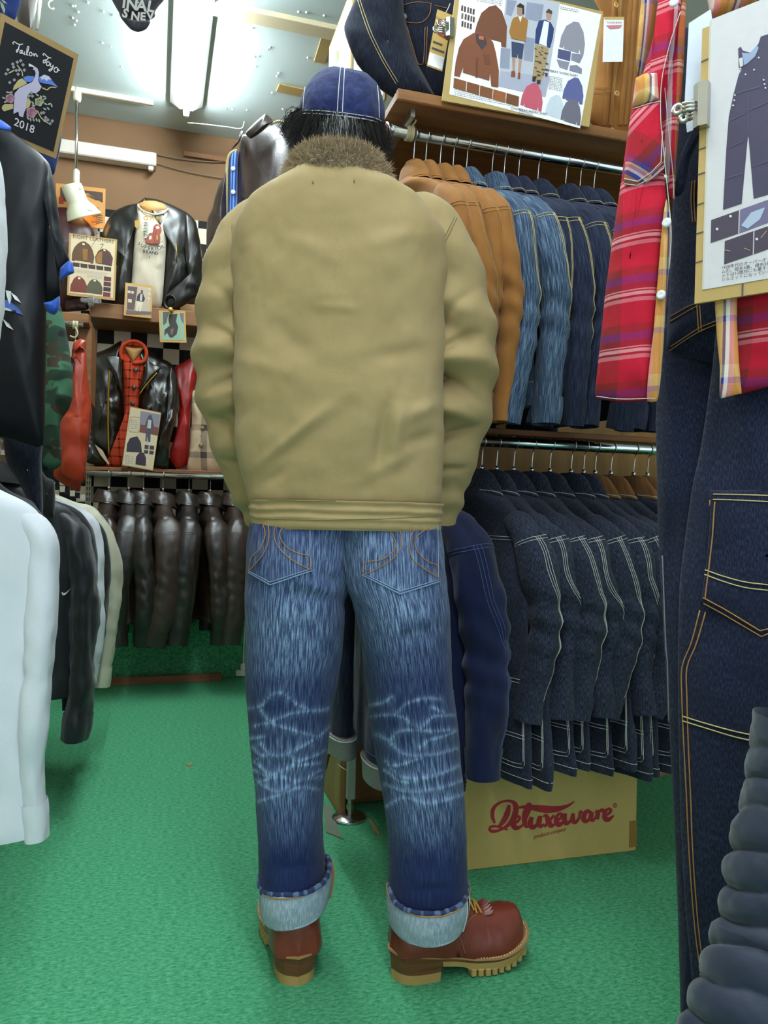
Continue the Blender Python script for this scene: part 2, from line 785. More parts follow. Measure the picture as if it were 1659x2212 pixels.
def cloth(name, col, col2=None, rough=0.88, weave=700.0, bmp=0.25, big=5.0, spec=0.25, sheen=0.15, streak=(1, 1)):
    if name in MATS:
        return MATS[name]
    m, nt, bs = newmat(name)
    c = lin(col)
    c2 = lin(col2) if col2 else tuple(x * 0.78 for x in c[:3]) + (1,)
    a = coords(nt, 'UV', (streak[0], streak[1], 1))
    f1 = noise(nt, a, big, 4.0)
    f2 = noise(nt, coords(nt, 'UV', (weave, weave * 0.6, 1)), 1.0, 2.0)
    base = mixc(nt, ramp(nt, f1, 0.3, 0.7), c, c2)
    dark = mixc(nt, f2, (0.82, 0.82, 0.82, 1), (1.12, 1.12, 1.12, 1))
    nt.links.new(mixc(nt, 1.0, base, dark, 'MULTIPLY'), bs.inputs['Base Color'])
    bs.inputs['Roughness'].default_value = rough
    bs.inputs['Specular IOR Level'].default_value = spec
    bs.inputs['Sheen Weight'].default_value = sheen
    bump(nt, bs, f2, bmp, 0.0012)
    MATS[name] = m
    return m


def denim(name, dark, light, amt=0.5, fade=False, slub=(520, 16), big=6.0, gain=0.0):
    """indigo twill: vertical slubs, blotches, optional worn-dye attribute 'fade'"""
    if name in MATS:
        return MATS[name]
    m, nt, bs = newmat(name)
    s1 = noise(nt, coords(nt, 'UV', (slub[0], slub[1], 1)), 1.0, 3.0, 0.6)
    s2 = noise(nt, coords(nt, 'UV', (slub[0] * 2.6, slub[1] * 9, 1), (3.1, 1.7, 0)), 1.0, 2.0)
    b1 = noise(nt, coords(nt, 'UV', (1, 1, 1)), big, 4.0)
    st = ramp(nt, s1, 0.44, 0.66)
    mul = N(nt, 'ShaderNodeMath', operation='MULTIPLY')
    nt.links.new(st, mul.inputs[0])
    if fade:
        at = N(nt, 'ShaderNodeAttribute', attribute_name='fade')
        nt.links.new(at.outputs['Fac'], mul.inputs[1])
        add = N(nt, 'ShaderNodeMath', operation='MULTIPLY_ADD')
        nt.links.new(at.outputs['Fac'], add.inputs[0])
        add.inputs[1].default_value = 0.16
        nt.links.new(mul.outputs[0], add.inputs[2])
        add.use_clamp = True
        fac = add.outputs[0]
    else:
        nt.links.new(b1, mul.inputs[1])
        add = N(nt, 'ShaderNodeMath', operation='MULTIPLY_ADD')
        nt.links.new(mul.outputs[0], add.inputs[0])
        add.inputs[1].default_value = amt * 2
        add.inputs[2].default_value = gain
        add.use_clamp = True
        fac = add.outputs[0]
    base = mixc(nt, fac, lin(dark), lin(light))
    grain = mixc(nt, s2, (0.55, 0.55, 0.58, 1), (1.42, 1.42, 1.40, 1))
    nt.links.new(mixc(nt, 1.0, base, grain, 'MULTIPLY'), bs.inputs['Base Color'])
    bs.inputs['Roughness'].default_value = 0.9
    bs.inputs['Specular IOR Level'].default_value = 0.2
    bs.inputs['Sheen Weight'].default_value = 0.08
    bump(nt, bs, s2, 0.35, 0.0012)
    MATS[name] = m
    return m


def leather(name, col, rough=0.36, spec=0.6, col2=None, wear=0.5, coat=0.0):
    if name in MATS:
        return MATS[name]
    m, nt, bs = newmat(name)
    c = lin(col)
    c2 = lin(col2) if col2 else tuple(x * 0.6 for x in c[:3]) + (1,)
    v = coords(nt, 'Object', (1, 1, 1))
    f = noise(nt, v, 9.0, 4.0)
    nt.links.new(mixc(nt, ramp(nt, f, 0.35, 0.35 + wear), c, c2), bs.inputs['Base Color'])
    g = noise(nt, v, 260.0, 2.0)
    h = noise(nt, v, 40.0, 3.0)
    mx = mixc(nt, 0.5, g, h)
    bs.inputs['Roughness'].default_value = rough
    bs.inputs['Specular IOR Level'].default_value = spec
    bs.inputs['Coat Weight'].default_value = coat
    bs.inputs['Coat Roughness'].default_value = 0.25
    bump(nt, bs, mx, 0.22, 0.003)
    MATS[name] = m
    return m


def wood(name, c1, c2, sc=(2, 2, 30), rough=0.55):
    if name in MATS:
        return MATS[name]
    m, nt, bs = newmat(name)
    v = coords(nt, 'Object', sc)
    f = noise(nt, v, 3.0, 5.0)
    nt.links.new(mixc(nt, ramp(nt, f, 0.35, 0.7), lin(c1), lin(c2)), bs.inputs['Base Color'])
    bs.inputs['Roughness'].default_value = rough
    bump(nt, bs, f, 0.12, 0.002)
    MATS[name] = m
    return m


CHROME = plain('chrome', 'd0d4d8', 0.16, 1.0)
STEEL = plain('brushed_steel', 'b9b7b0', 0.32, 1.0)
BLACKPL = plain('black_plastic', '0b0b0d', 0.35)
WHITEPL = plain('white_enamel', 'e2e4dc', 0.35)
PAPER = plain('white_paper', 'f6f5f8', 0.6)
KRAFT = plain('kraft_board', 'b59a63', 0.8)
BRASS = plain('brass', 'b08a3a', 0.3, 1.0)
STW = cloth('thread_white', 'd9d9d2', weave=2500)
STO = cloth('thread_ochre', 'b98243', weave=2500)
STY = cloth('thread_yellow', 'd2bd86', weave=2500)
STD = cloth('thread_dim', '8a8a90', weave=2500)

# ================================================================== the room
CEIL = 3.15
YB = 4.6


def carpet_mat():
    m, nt, bs = newmat('green_needle_carpet')
    v = coords(nt, 'Object', (1, 1, 1))
    f1 = noise(nt, coords(nt, 'Object', (1, 2.4, 1)), 70.0, 8.0, 0.78)
    f3 = noise(nt, coords(nt, 'Object', (1, 2.2, 1)), 600.0, 2.0)
    a = mixc(nt, ramp(nt, f1, 0.36, 0.66), lin('1f7d4b'), lin('6fbe95'))
    c = mixc(nt, f3, (0.72, 0.72, 0.72, 1), (1.22, 1.22, 1.22, 1))
    nt.links.new(mixc(nt, 1.0, a, c, 'MULTIPLY'), bs.inputs['Base Color'])
    bs.inputs['Roughness'].default_value = 0.95
    bs.inputs['Specular IOR Level'].default_value = 0.1
    bump(nt, bs, mixc(nt, 0.5, f1, f3), 0.5, 0.006)
    return m


def wall_mat(name, c1, c2, sc=1.5, bmp=0.1, rough=0.85):
    m, nt, bs = newmat(name)
    v = coords(nt, 'Object', (1, 1, 1))
    f = noise(nt, v, sc, 4.0)
    g = noise(nt, v, 180.0, 2.0)
    nt.links.new(mixc(nt, ramp(nt, f, 0.3, 0.75), lin(c1), lin(c2)), bs.inputs['Base Color'])
    bs.inputs['Roughness'].default_value = rough
    bump(nt, bs, g, bmp, 0.003)
    return m


CARPET = carpet_mat()
CEILM = wall_mat('painted_ceiling', 'b4c2c1', 'a8b7b7', 0.8, 0.15)
WALLM = wall_mat('tan_wall', '876647', '6f5238', 0.9, 0.15)
PALE = wall_mat('pale_wall', 'c8bda8', 'b0a48e', 0.9, 0.1)
SHELFW = wood('shelf_wood', '8a5a2c', '6b4320', (1.2, 12, 12))
PLYW = wood('plywood', '9a7440', '7d5c30', (8, 8, 1.2))


def struct(name, c, s, mat, **kw):
    o = box(name, c, s, mat, **kw)
    o['kind'] = 'structure'
    return o


struct('floor', (0.7, 1.5, -0.05), (5.0, 6.4, 0.1), CARPET)
struct('ceiling', (0.7, 1.5, CEIL + 0.05), (5.0, 6.4, 0.1), CEILM)
struct('wall_back', (0.7, YB + 0.05, CEIL / 2), (5.0, 0.1, CEIL), WALLM)
struct('wall_left', (-1.45, 1.5, CEIL / 2), (0.1, 6.2, CEIL), PALE)
struct('wall_right', (2.75, 1.5, CEIL / 2), (0.1, 6.2, CEIL), PALE)
# carpeted riser under the leather jackets with a loose plank lying along it
struct('trim_1', (0.35, YB - 0.06, 0.24), (3.0, 0.1, 0.48), CARPET)
pa, pb = atZ(190, 1483, 0.0), atZ(478, 1470, 0.0)
pl = box('plank', ((pa[0] + pb[0]) / 2, (pa[1] + pb[1]) / 2, 0.021), (pb[0] - pa[0], 0.03, 0.042),
         wood('plank_wood', '8b5a34', '6d4426', (1, 10, 10)), rz=math.atan2(pb[1] - pa[1], pb[0] - pa[0]), bev=0.002)
tag(pl, 'narrow brown wooden plank lying on the green carpet below the leather jackets', 'plank')

# checkered cloth behind the back shelves
m, nt, bs = newmat('checkered_cloth')
ck = N(nt, 'ShaderNodeTexChecker')
ck.inputs['Color1'].default_value = lin('0e0e12')
ck.inputs['Color2'].default_value = lin('d8cdbb')
ck.inputs['Scale'].default_value = 1 / 0.0885
nt.links.new(coords(nt, 'UV', (1, 1, 1), (0.02, 0.045, 0)), ck.inputs[0])
nt.links.new(ck.outputs[0], bs.inputs['Base Color'])
bs.inputs['Roughness'].default_value = 0.9
xs = np.linspace(-0.75, 1.6, 90)
zs = np.linspace(2.62, 0.35, 70)
X, Z = np.meshgrid(xs, zs)
Yc = YB - 0.055 + 0.006 * fbm(X * 9, Z * 4, 0, 5)
sf = Surf(np.stack([X, Yc, Z], 2), False)
ckc = sf.build('checkered_cloth', m)
tag(ckc, 'black and cream checkered cloth hung flat on the back wall behind the shelves', 'cloth')

# ---------------------------------------------------------------- fluorescent lights
TUBEM, nt, bs = newmat('fluorescent_tube')
bs.inputs['Base Color'].default_value = (1, 1, 1, 1)
bs.inputs['Emission Color'].default_value = (0.86, 0.97, 1.0, 1)
bs.inputs['Emission Strength'].default_value = TUBE_POWER
FIXM = plain('fixture_enamel', 'd8dfdf', 0.4)


def fluorescent(x, y0, y1, label, name='fluorescent_light', tube_name='tube'):
    zc = CEIL
    r = thing(name, label, 'light fixture', (x, (y0 + y1) / 2, zc), group='fluorescent lights on the ceiling')
    # trough with slanted reflector sides
    w, h = 0.085, 0.05
    sec = [(-w, 0), (-w, -0.018), (-0.035, -h), (0.035, -h), (w, -0.018), (w, 0)]
    V, F = [], []
    for y in (y0, y1):
        V += [(x + a, y, zc + b) for a, b in sec]
    n = len(sec)
    F = [(i, (i + 1) % n, n + (i + 1) % n, n + i) for i in range(n)] + [tuple(range(n)), tuple(range(2 * n - 1, n - 1, -1))]
    mesh('housing', V, F, FIXM, r, smooth=False)
    zt = zc - h - 0.022
    V, F = cyl_between((x, y0 + 0.02, zt), (x, y1 - 0.02, zt), 0.0155, 20)
    mesh(tube_name, V, F, TUBEM, r)
    for y in (y0 + 0.012, y1 - 0.012):
        box('socket', (x, y, zt + 0.006), (0.03, 0.022, 0.05), FIXM, r, bev=0.004)
    return r


FX = 0.112
fluorescent(FX, 3.02, 4.26, 'lit white fluorescent ceiling light with one bare tube near the back wall')
fluorescent(FX, 1.55, 2.79, 'lit fluorescent ceiling light over the standing person', 'fluorescent_light_offscreen', 'tube_offscreen')
fluorescent(FX, 0.08, 1.32, 'lit fluorescent ceiling light over the middle of the aisle', 'aisle_light_offscreen', 'aisle_tube_offscreen')
fluorescent(FX, -1.39, -0.15, 'lit fluorescent ceiling light at the shop entrance', 'entrance_light_offscreen', 'entrance_tube_offscreen')

# unlit batten on the back wall
a, b = atY(120, 297, YB - 0.06), atY(338, 334, YB - 0.06)
zc = (a[2] + b[2]) / 2
r = thing('batten_light', 'unlit white batten light fixed across the tan back wall', 'light fixture', ((a[0] + b[0]) / 2, YB - 0.04, zc))
box('housing', ((a[0] + b[0]) / 2, YB - 0.04, (atY(240, 318, YB - .06)[2] + atY(240, 346, YB - .06)[2]) / 2), (b[0] - a[0], 0.075, 0.075), plain('old_enamel', 'd3cbc2', 0.45), r, bev=0.006)
e = atY(326, 358, YB - 0.06)
box('tube_socket', (e[0], YB - 0.05, e[2] + 0.01), (0.028, 0.03, 0.07), WHITEPL, r, bev=0.004)
e = atY(310, 352, YB - 0.06)
box('switch', (e[0] - .02, YB - 0.05, e[2] + 0.015), (0.012, 0.012, 0.02), BLACKPL, r)

# ---------------------------------------------------------------- track and spot lamp
YT = 4.32
a, b = atY(60, 224, YT), atY(330, 262, YT)
zt = CEIL - 0.012
r = thing('light_track', 'cream lighting track along the ceiling edge', 'light track', ((a[0] + b[0]) / 2, YT, zt))
box('rail', ((a[0] + b[0]) / 2, YT, zt), (b[0] - a[0], 0.034, 0.024), plain('cream_track', 'd8d3bd', 0.4), r, bev=0.003)
box('groove', ((a[0] + b[0]) / 2, YT, zt - 0.0125), (b[0] - a[0], 0.012, 0.003), STEEL, r)
CREAM = plain('cream_enamel', 'dcdcc4', 0.42)
hp = atY(166, 240, YT)
lx = hp[0]
r = thing('spot_lamp', 'cream spot lamp with cone shade hanging from the ceiling track', 'lamp', (lx, YT, zt))
rev('track_adapter', [(1e-4, 0.02), (0.02, 0.02), (0.021, -0.03), (0.018, -0.045), (1e-4, -0.045)], CREAM, r, 20, (lx, YT, zt - 0.01))
q = atY(164, 372, YT)
V, F = cyl_between((lx, YT, zt - 0.05), (q[0], YT, q[2]), 0.0075, 14)
mesh('rod', V, F, CHROME, r)
kn = atY(165, 385, YT)
box('knuckle', (kn[0], YT, kn[2] + 0.01), (0.03, 0.03, 0.07), CREAM, r, bev=0.008)
kk = atY(171, 408, YT)
rev('wing_screw', [(1e-4, 0), (0.018, 0.002), (0.018, 0.012), (1e-4, 0.014)], CREAM, r, 16, (kk[0], YT - 0.02, kk[2]), (0.2, -1, 0.1))
t0, t1 = atY(153, 398, YT), atY(182, 474, YT + 0.05)
ax = t1 - t0
L = np.linalg.norm(ax)
prof = [(1e-4, -0.004), (0.045, 0), (0.052, 0.01), (0.052, L * 0.50), (0.055, L * 0.55), (0.075, L * 0.70), (0.095, L * 0.93), (0.096, L * 0.97),
        (0.092, L * 0.965), (0.07, L * 0.7), (0.05, L * 0.52), (1e-4, L * 0.5)]
prof = [(a_, b_) for a_, b_ in prof]
sh = rev('shade', prof, CREAM, r, 40, t0, ax)
# ventilation slots on the housing
axn = ax / L
side = np.cross(axn, np.array([0, -1.0, 0]))
sl = []
for i in range(4):
    th = np.linspace(0.35, 1.0, 8)
    sd = side / np.linalg.norm(side)
    fr = np.cross(sd, axn)
    if fr[1] > 0:
        fr = -fr
    c = t0 + axn * (L * (0.16 + 0.055 * i))
    sgn = 1 if sd[0] > 0 else -1
    sl.append(np.array([c + 0.0525 * (sd * sgn * sin(t) + fr * cos(t)) for t in th]))
wires('vent_slot', sl, 0.0016, BLACKPL, sh)
rev('bulb', [(1e-4, L * 0.55), (0.03, L * 0.58), (0.04, L * 0.72), (0.03, L * 0.84), (1e-4, L * 0.87)],
    plain('warm_bulb', 'ffd9a0', 0.4, emit=(1.0, 0.62, 0.28, 1), es=8.0), r, 20, t0, ax)
ld = bpy.data.lights.new('spot_lamp_light', 'SPOT')
ld.energy = 55
ld.color = (1.0, 0.66, 0.36)
ld.spot_size = rad(120)
ld.spot_blend = 0.7
ld.shadow_soft_size = 0.04
lo = bpy.data.objects.new('spot_lamp_light', ld)
link(lo, r)
lo.location = t0 + axn * (L * 0.9)
lo.rotation_mode = 'QUATERNION'
lo.rotation_quaternion = Vector(axn).to_track_quat('-Z', 'Y')
lo.parent = r

# cables on the back wall and the ceiling edge
CAB = plain('grey_cable', '7d6c58', 0.6)
for lab, pts in (('thin grey cable drooping across the tan back wall', [(338, 334), (400, 345), (470, 350), (560, 345)]),
                 ('thin brown cable running down the tan back wall', [(330, 350), (380, 365), (440, 378), (520, 390)])):
    L = smooth_line([atY(x, y, YB - 0.012) for x, y in pts], 24)
    tag(wires('wall_cable', [L], 0.003, CAB), lab, 'cable', 'cables on the back wall')
L = smooth_line([atY(x, y, 4.3) for x, y in [(405, 265), (440, 268), (490, 274), (522, 277), (528, 262)]], 24)
tag(wires('ceiling_cable', [L], 0.003, WHITEPL), 'thin white cable leaving the end of the lit ceiling light', 'cable')
e = atY(450, 340, YB - 0.01)
tag(box('wall_batten', (e[0], YB - 0.012, e[2]), (0.28, 0.02, 0.03), SHELFW, bev=0.002), 'short brown wooden batten nailed to the tan back wall', 'batten')

# ceiling battens, cardboard patches, pins
BEI = plain('beige_batten', 'b9ae90', 0.7)
p0, p1 = atZ(425, 2, CEIL), atZ(735, 68, CEIL)
box('trim_2', ((p0[0] + p1[0]) / 2 + 0.05, (p0[1] + p1[1]) / 2, CEIL - 0.012), (p1[0] - p0[0] + 0.1, 0.085, 0.024), BEI,
    rz=math.atan2(p1[1] - p0[1], p1[0] - p0[0]), bev=0.002)['kind'] = 'structure'
CARD = plain('cardboard_patch', '9c8350', 0.85)
for (x0, y0), (x1, y1), w, lab in (((706, 82), (690, 133), 0.055, 'long cardboard strip pinned along the ceiling beside the hung catalogue boards'),
                                   ((600, 187), (668, 202), 0.075, 'brown cardboard patch pinned to the ceiling beside the blue cap')):
    a, b = atZ(x0, y0, CEIL), atZ(x1, y1, CEIL)
    L = np.linalg.norm(b - a)
    tag(box('cardboard_patch', ((a[0] + b[0]) / 2, (a[1] + b[1]) / 2, CEIL - 0.004), (L, w, 0.008), CARD,
            rz=math.atan2(b[1] - a[1], b[0] - a[0]), bev=0.001), lab, 'cardboard')
pins = [(157, 12), (162, 12), (169, 25), (157, 38), (165, 44), (161, 53), (221, 92), (240, 101), (223, 24), (190, 5), (549, 121), (558, 121), (552, 143),
        (515, 169), (504, 180), (515, 191), (488, 234), (502, 236), (533, 237), (263, 144), (245, 33), (602, 157), (598, 164), (588, 200), (611, 235),
        (645, 25), (700, 33), (662, 26), (583, 102), (578, 105), (665, 124), (545, 60), (470, 12), (520, 30), (630, 60), (610, 40)]
V, F = rev_geo([(1e-4, -0.006), (0.004, -0.005), (0.0055, -0.002), (0.0055, 0.0)], 8)
pm = None
PINM = plain('pin_white', 'e9edee', 0.3)
for x, y in pins:
    p = atZ(x, y, CEIL)
    if pm is None:
        o = mesh('push_pin', V, F, PINM)
        pm = o.data
    else:
        o = bpy.data.objects.new('push_pin', pm)
        COL.objects.link(o)
    o.location = p
    tag(o, 'small white push pin stuck in the pale ceiling', 'push pin', 'push pins scattered over the ceiling')

# ---------------------------------------------------------------- back shelves
YS = 4.26
xl, xr = atY(195, 660, YS)[0], 1.7
zt = atY(330, 664, YS)[2]
sh = box('wall_shelf', ((xl + xr) / 2, (YS + YB - 0.06) / 2, zt - 0.04), (xr - xl, YB - 0.06 - YS, 0.08), SHELFW, bev=0.004)
tag(sh, 'thick brown wooden shelf carrying the black leather jacket and white tee', 'shelf')
ZU = zt
xl2 = atY(182, 1010, YS)[0]
zt = atY(335, 1012, YS)[2]
ZL = zt
sh = box('wall_shelf', ((xl2 + xr) / 2, (YS + YB - 0.06) / 2 + 0.01, zt - 0.012), (xr - xl2, YB - 0.06 - YS - 0.02, 0.024), SHELFW, bev=0.003)
tag(sh, 'thin brown wooden shelf carrying the black biker jacket with plaid shirt', 'shelf')
r = thing('hanging_rail', 'chrome hanging rail under the back shelf holding dark leather jackets', 'rail', (0.3, YS - 0.02, ZL - 0.035))
V, F = cyl_between((xl2, YS - 0.02, ZL - 0.035), (1.5, YS - 0.02, ZL - 0.035), 0.016, 20)
mesh('tube', V, F, CHROME, r)
for x in (xl2 + 0.01, 0.6, 1.45):
    box('bracket', (x, YS + 0.13, ZL - 0.035), (0.012, 0.30, 0.03), STEEL, r, bev=0.002)
RAILB = (YS - 0.02, ZL - 0.035)
# slotted uprights
for px_, lab in ((199, 'slotted white steel upright at the end of the back shelves'), (505, 'slotted steel upright behind the person holding the back shelves')):
    p = atY(px_, 720, YB - 0.075)
    r = thing('shelf_upright', lab, 'upright', (p[0], YB - 0.07, 0.5), group='slotted shelf uprights')
    V, F = box_geo((p[0], YB - 0.07, 1.5), (0.03, 0.016, 2.0))
    mesh('strip', V, F, plain('upright_enamel', 'b9b4a6', 0.4), r, smooth=False)
    sl = [box_geo((p[0] + s * 0.006, YB - 0.0785, 0.55 + i * 0.03), (0.005, 0.002, 0.018)) for i in range(64) for s in (-1, 1)]
    V, F = join(sl)
    o = mesh('slots', V, F, BLACKPL, r, smooth=False)
    o['kind'] = 'stuff'
# side shelf at the left end, with a rail stub
YQ = 3.75
a = atY(192, 678, YQ)
sh = box('side_shelf', (a[0] - 0.35, YQ + 0.2, a[2] - 0.022), (0.7, 0.4, 0.045), SHELFW, bev=0.004)
tag(sh, 'wooden shelf end above the red leather jacket on the left', 'shelf')
b = atY(196, 730, YQ + 0.02)
bd = box('end_board', (b[0] - 0.03, YQ + 0.24, a[2] - 0.045 - 0.17), (0.06, 0.3, 0.34), SHELFW, bev=0.003)
tag(bd, 'upright wooden end board under the side shelf', 'board')
c = atY(180, 702, YQ - 0.06)
r = thing('rail_stub', 'short chrome rail end with cream string under the side shelf', 'rail', (c[0], YQ - 0.06, c[2]))
V, F = cyl_between((c[0] - 0.6, YQ - 0.06, c[2]), (c[0], YQ - 0.06, c[2]), 0.012, 16)
mesh('tube', V, F, CHROME, r)
g = atY(163, 702, YQ - 0.06)
STR = cloth('cream_string', 'd5c7a0', weave=900)
t = np.linspace(0, 2 * pi, 14)
wires('string_tie', [np.c_[g[0] + dx + 0 * t, YQ - 0.06 + 0.015 * np.cos(t), g[2] + 0.015 * np.sin(t)] for dx in (-0.008, -0.003, 0.003, 0.008)]
      + [smooth_line([(g[0], YQ - 0.075, g[2] - 0.01), (g[0] + 0.012, YQ - 0.08, g[2] - 0.04), (g[0] + 0.002, YQ - 0.08, g[2] - 0.06), (g[0] - 0.02, YQ - 0.08, g[2] - 0.055)], 12)], 0.004, STR, r)

# ---------------------------------------------------------------- right-hand unit: shelf, rails, panels
XU = 0.575
YF = 1.90
zs_ = atY(1100, 262, YF)[2]
ZSH = zs_
r = thing('display_shelf', 'long brown wooden display shelf above the upper chrome rail', 'shelf', (1.6, 2.15, zs_))
box('board', ((XU + 2.68) / 2, (YF + 2.42) / 2, zs_ + 0.012), (2.68 - XU, 2.42 - YF, 0.026), SHELFW, r, bev=0.003)
box('front_edge', ((XU + 2.68) / 2, YF - 0.006, zs_ + 0.012), (2.68 - XU, 0.014, 0.03), SHELFW, r, bev=0.003)
a = atY(888, 222, 2.0)
box('bracket', (a[0] - 0.02, 2.15, zs_ - 0.012), (0.012, 0.46, 0.022), STEEL, r)
struct('wall_unit', ((XU + 2.68) / 2, 2.46, 1.02), (2.68 - XU, 0.03, 2.04), PLYW)
pn = box('plywood_panel', (XU + 0.008, 2.56, 0.62), (0.02, 0.44, 1.24), PLYW, bev=0.002)
tag(pn, 'plywood end panel standing behind the legs on the right rack', 'panel')
f = atZ(748, 1768, 0.0)
r = thing('rack_post', 'grey steel post with round foot wired to the plywood panel', 'post', (f[0], f[1], 0))
box('strip', (f[0] + 0.012, f[1] + 0.0, 0.57), (0.027, 0.022, 1.02), plain('grey_steel_strip', '9fa8a2', 0.4), r, bev=0.002)
rev('foot', [(1e-4, 0.018), (0.02, 0.016), (0.05, 0.008), (0.058, 0.0), (1e-4, 0.0)], CHROME, r, 28, (f[0] + 0.008, f[1], 0.0))
rev('bolt', [(0.009, 0.01), (0.009, 0.03), (0.013, 0.03), (0.013, 0.045), (0.009, 0.046), (0.009, 0.07)], STEEL, r, 8, (f[0] + 0.012, f[1], 0.0), smooth=False)
for z in (0.155, 0.245):
    wires('wire_tie', [smooth_line([(f[0] - 0.03, f[1] + 0.01, z + 0.012), (f[0] - 0.005, f[1] - 0.012, z), (f[0] + 0.03, f[1] - 0.013, z + 0.004)], 10)], 0.0014, STEEL, r)
o = box('back_board', (XU + 0.30, 2.43, 0.3), (0.5, 0.018, 0.56), PLYW, bev=0.001)
tag(o, 'brown board at the back of the right rack next to the cardboard box', 'board')

RAILU = (1.985, atY(1100, 325, 1.985)[2])
RAILL = (2.0, atY(1200, 961, 2.0)[2])
r = thing('hanging_rail', 'upper chrome rail under the display shelf with camel and denim jackets', 'rail', (1.5, RAILU[0], RAILU[1]))
xa = atY(836, 281, RAILU[0])[0]
V, F = cyl_between((xa, RAILU[0], RAILU[1]), (2.68, RAILU[0], RAILU[1]), 0.0155, 24)
mesh('tube', V, F, CHROME, r)
rev('end_cap', [(1e-4, 0), (0.02, 0), (0.02, 0.01), (0.0155, 0.012)], CHROME, r, 24, (xa - 0.004, RAILU[0], RAILU[1]), (1, 0, 0))
g = atY(884, 290, RAILU[0])
t = np.linspace(0, 2 * pi, 14)
wires('string_tie', [np.c_[g[0] + dx + 0 * t, RAILU[0] + 0.0185 * np.cos(t), RAILU[1] + 0.0185 * np.sin(t)] for dx in (-0.008, -0.003, 0.003, 0.008)]
      + [smooth_line([(g[0], RAILU[0], RAILU[1] + 0.015), (g[0] - 0.012, RAILU[0] - 0.01, RAILU[1] + 0.03), (g[0] - 0.014, RAILU[0] - 0.01, RAILU[1] + 0.045)], 8),
         smooth_line([(g[0], RAILU[0], RAILU[1] + 0.015), (g[0] + 0.014, RAILU[0] - 0.01, RAILU[1] + 0.03), (g[0] + 0.008, RAILU[0] - 0.01, RAILU[1] + 0.05)], 8)], 0.003, STR, r)
r = thing('hanging_rail', 'lower chrome rail holding the indigo chore coats', 'rail', (1.5, RAILL[0], RAILL[1]))
V, F = cyl_between((XU + 0.0, RAILL[0], RAILL[1]), (2.68, RAILL[0], RAILL[1]), 0.0155, 24)
mesh('tube', V, F, CHROME, r)
box('bracket', (2.6, 2.2, RAILL[1]), (0.012, 0.42, 0.02), STEEL, r)
o = box('rail_board', ((XU + 2.68) / 2, 2.16, RAILL[1] + 0.035), (2.68 - XU, 0.24, 0.018), SHELFW, bev=0.002)
tag(o, 'thin wooden board running just above the lower chrome rail', 'board')

# cables on the wall above the camel jackets
for k, pts in enumerate(([(840, 332), (845, 350), (870, 358), (885, 372)], [(855, 385), (850, 400), (870, 392), (885, 385)])):
    L = smooth_line([atY(x, y, 2.42) for x, y in pts], 20)
    tag(wires('black_cable', [L], 0.003, BLACKPL), ('slack black cable curving down the board behind the camel jackets', 'short looped black cable end beside the camel jackets')[k], 'cable', 'black cables behind the camel jackets')

# extension socket with white cord on the floor
s = atZ(527, 1462, 0.0)
r = thing('extension_socket', 'white extension socket with plug and cord on the carpet', 'socket', (s[0], s[1], 0))
box('body', (s[0] + 0.03, s[1], 0.022), (0.15, 0.05, 0.036), WHITEPL, r, rz=-0.3, bev=0.005)
box('plug', (s[0] - 0.005, s[1], 0.058), (0.035, 0.03, 0.04), WHITEPL, r, bev=0.006)
wires('cord', [smooth_line([(s[0] - 0.005, s[1], 0.075), (s[0] - 0.004, s[1], 0.2), atY(528, 1380, s[1]), atY(534, 1250, s[1]), atY(540, 1130, s[1])], 30)], 0.004, WHITEPL, r)

# scraps on the carpet
SCR = plain('torn_carpet', '6f7466', 0.9)
for pts, lab, mt in (([(700, 1742), (712, 1735), (735, 1800), (742, 1812), (728, 1806), (704, 1796)], 'grey torn carpet seam beside the rack post', SCR),
                     ([(795, 1765), (803, 1772), (818, 1795), (820, 1803), (808, 1792)], 'small torn brown paper scrap on the carpet', plain('paper_scrap', 'a98c62', 0.9)),
                     ([(402, 1650), (410, 1648), (418, 1651), (408, 1654)], 'tiny brown paper scrap on the open green carpet', plain('paper_scrap', 'a98c62', 0.9))):
    base = [atZ(x, y, 0.004) for x, y in pts]
    n = len(base)
    V = list(base) + [p - np.array([0, 0, 0.0045]) for p in base]
    tag(mesh('carpet_scrap', V, [tuple(range(n - 1, -1, -1))] + [(i, (i + 1) % n, n + (i + 1) % n, n + i) for i in range(n)], mt, smooth=False), lab, 'scrap')

# ================================================================== the person
SKIN = plain('skin', 'b98a70', 0.55)
KHAKI = cloth('khaki_jungle_cloth', 'a58f65', '998459', 0.8, weave=900, bmp=0.22, big=6.0, spec=0.3, sheen=0.1)
KHAKID = cloth('khaki_seam', '8d7b4c', weave=900)
INDIGO_FADE = denim('faded_indigo_denim', '131f4c', 'a3bfe8', fade=True, slub=(420, 26))
CUFFM = denim('denim_inside', '7f93a6', 'c2cdd6', 0.55, slub=(300, 60), gain=0.15)
NAVYCAP = denim('washed_navy_denim', '171e48', '3c497e', 0.35, slub=(60, 60), big=14)

mb = atZ(770, 2140, 0.0)


def fold(U, V, lenu, items):
    """creases given as (u0, v0, u1, v1, width, depth) in shares of the surface"""
    d = 0
    u = U / lenu
    v = V / V.max()
    asp = V.max() / lenu
    for (u0, v0, u1, v1, w, dep) in items:
        best = None
        du, dv = u1 - u0, (v1 - v0) * asp
        L2 = du * du + dv * dv + 1e-9
        for sh_ in (-1, 0, 1):
            x, y = u - u0 + sh_, (v - v0) * asp
            t = np.clip((x * du + y * dv) / L2, 0, 1)
            q = np.hypot(x - t * du, y - t * dv)
            e = np.exp(-(q / w) ** 2) * (0.25 + 0.75 * np.sin(pi * np.clip(t, 0.02, 0.98)))
            best = e if best is None else np.maximum(best, e)
        d = d + best * dep
    return d


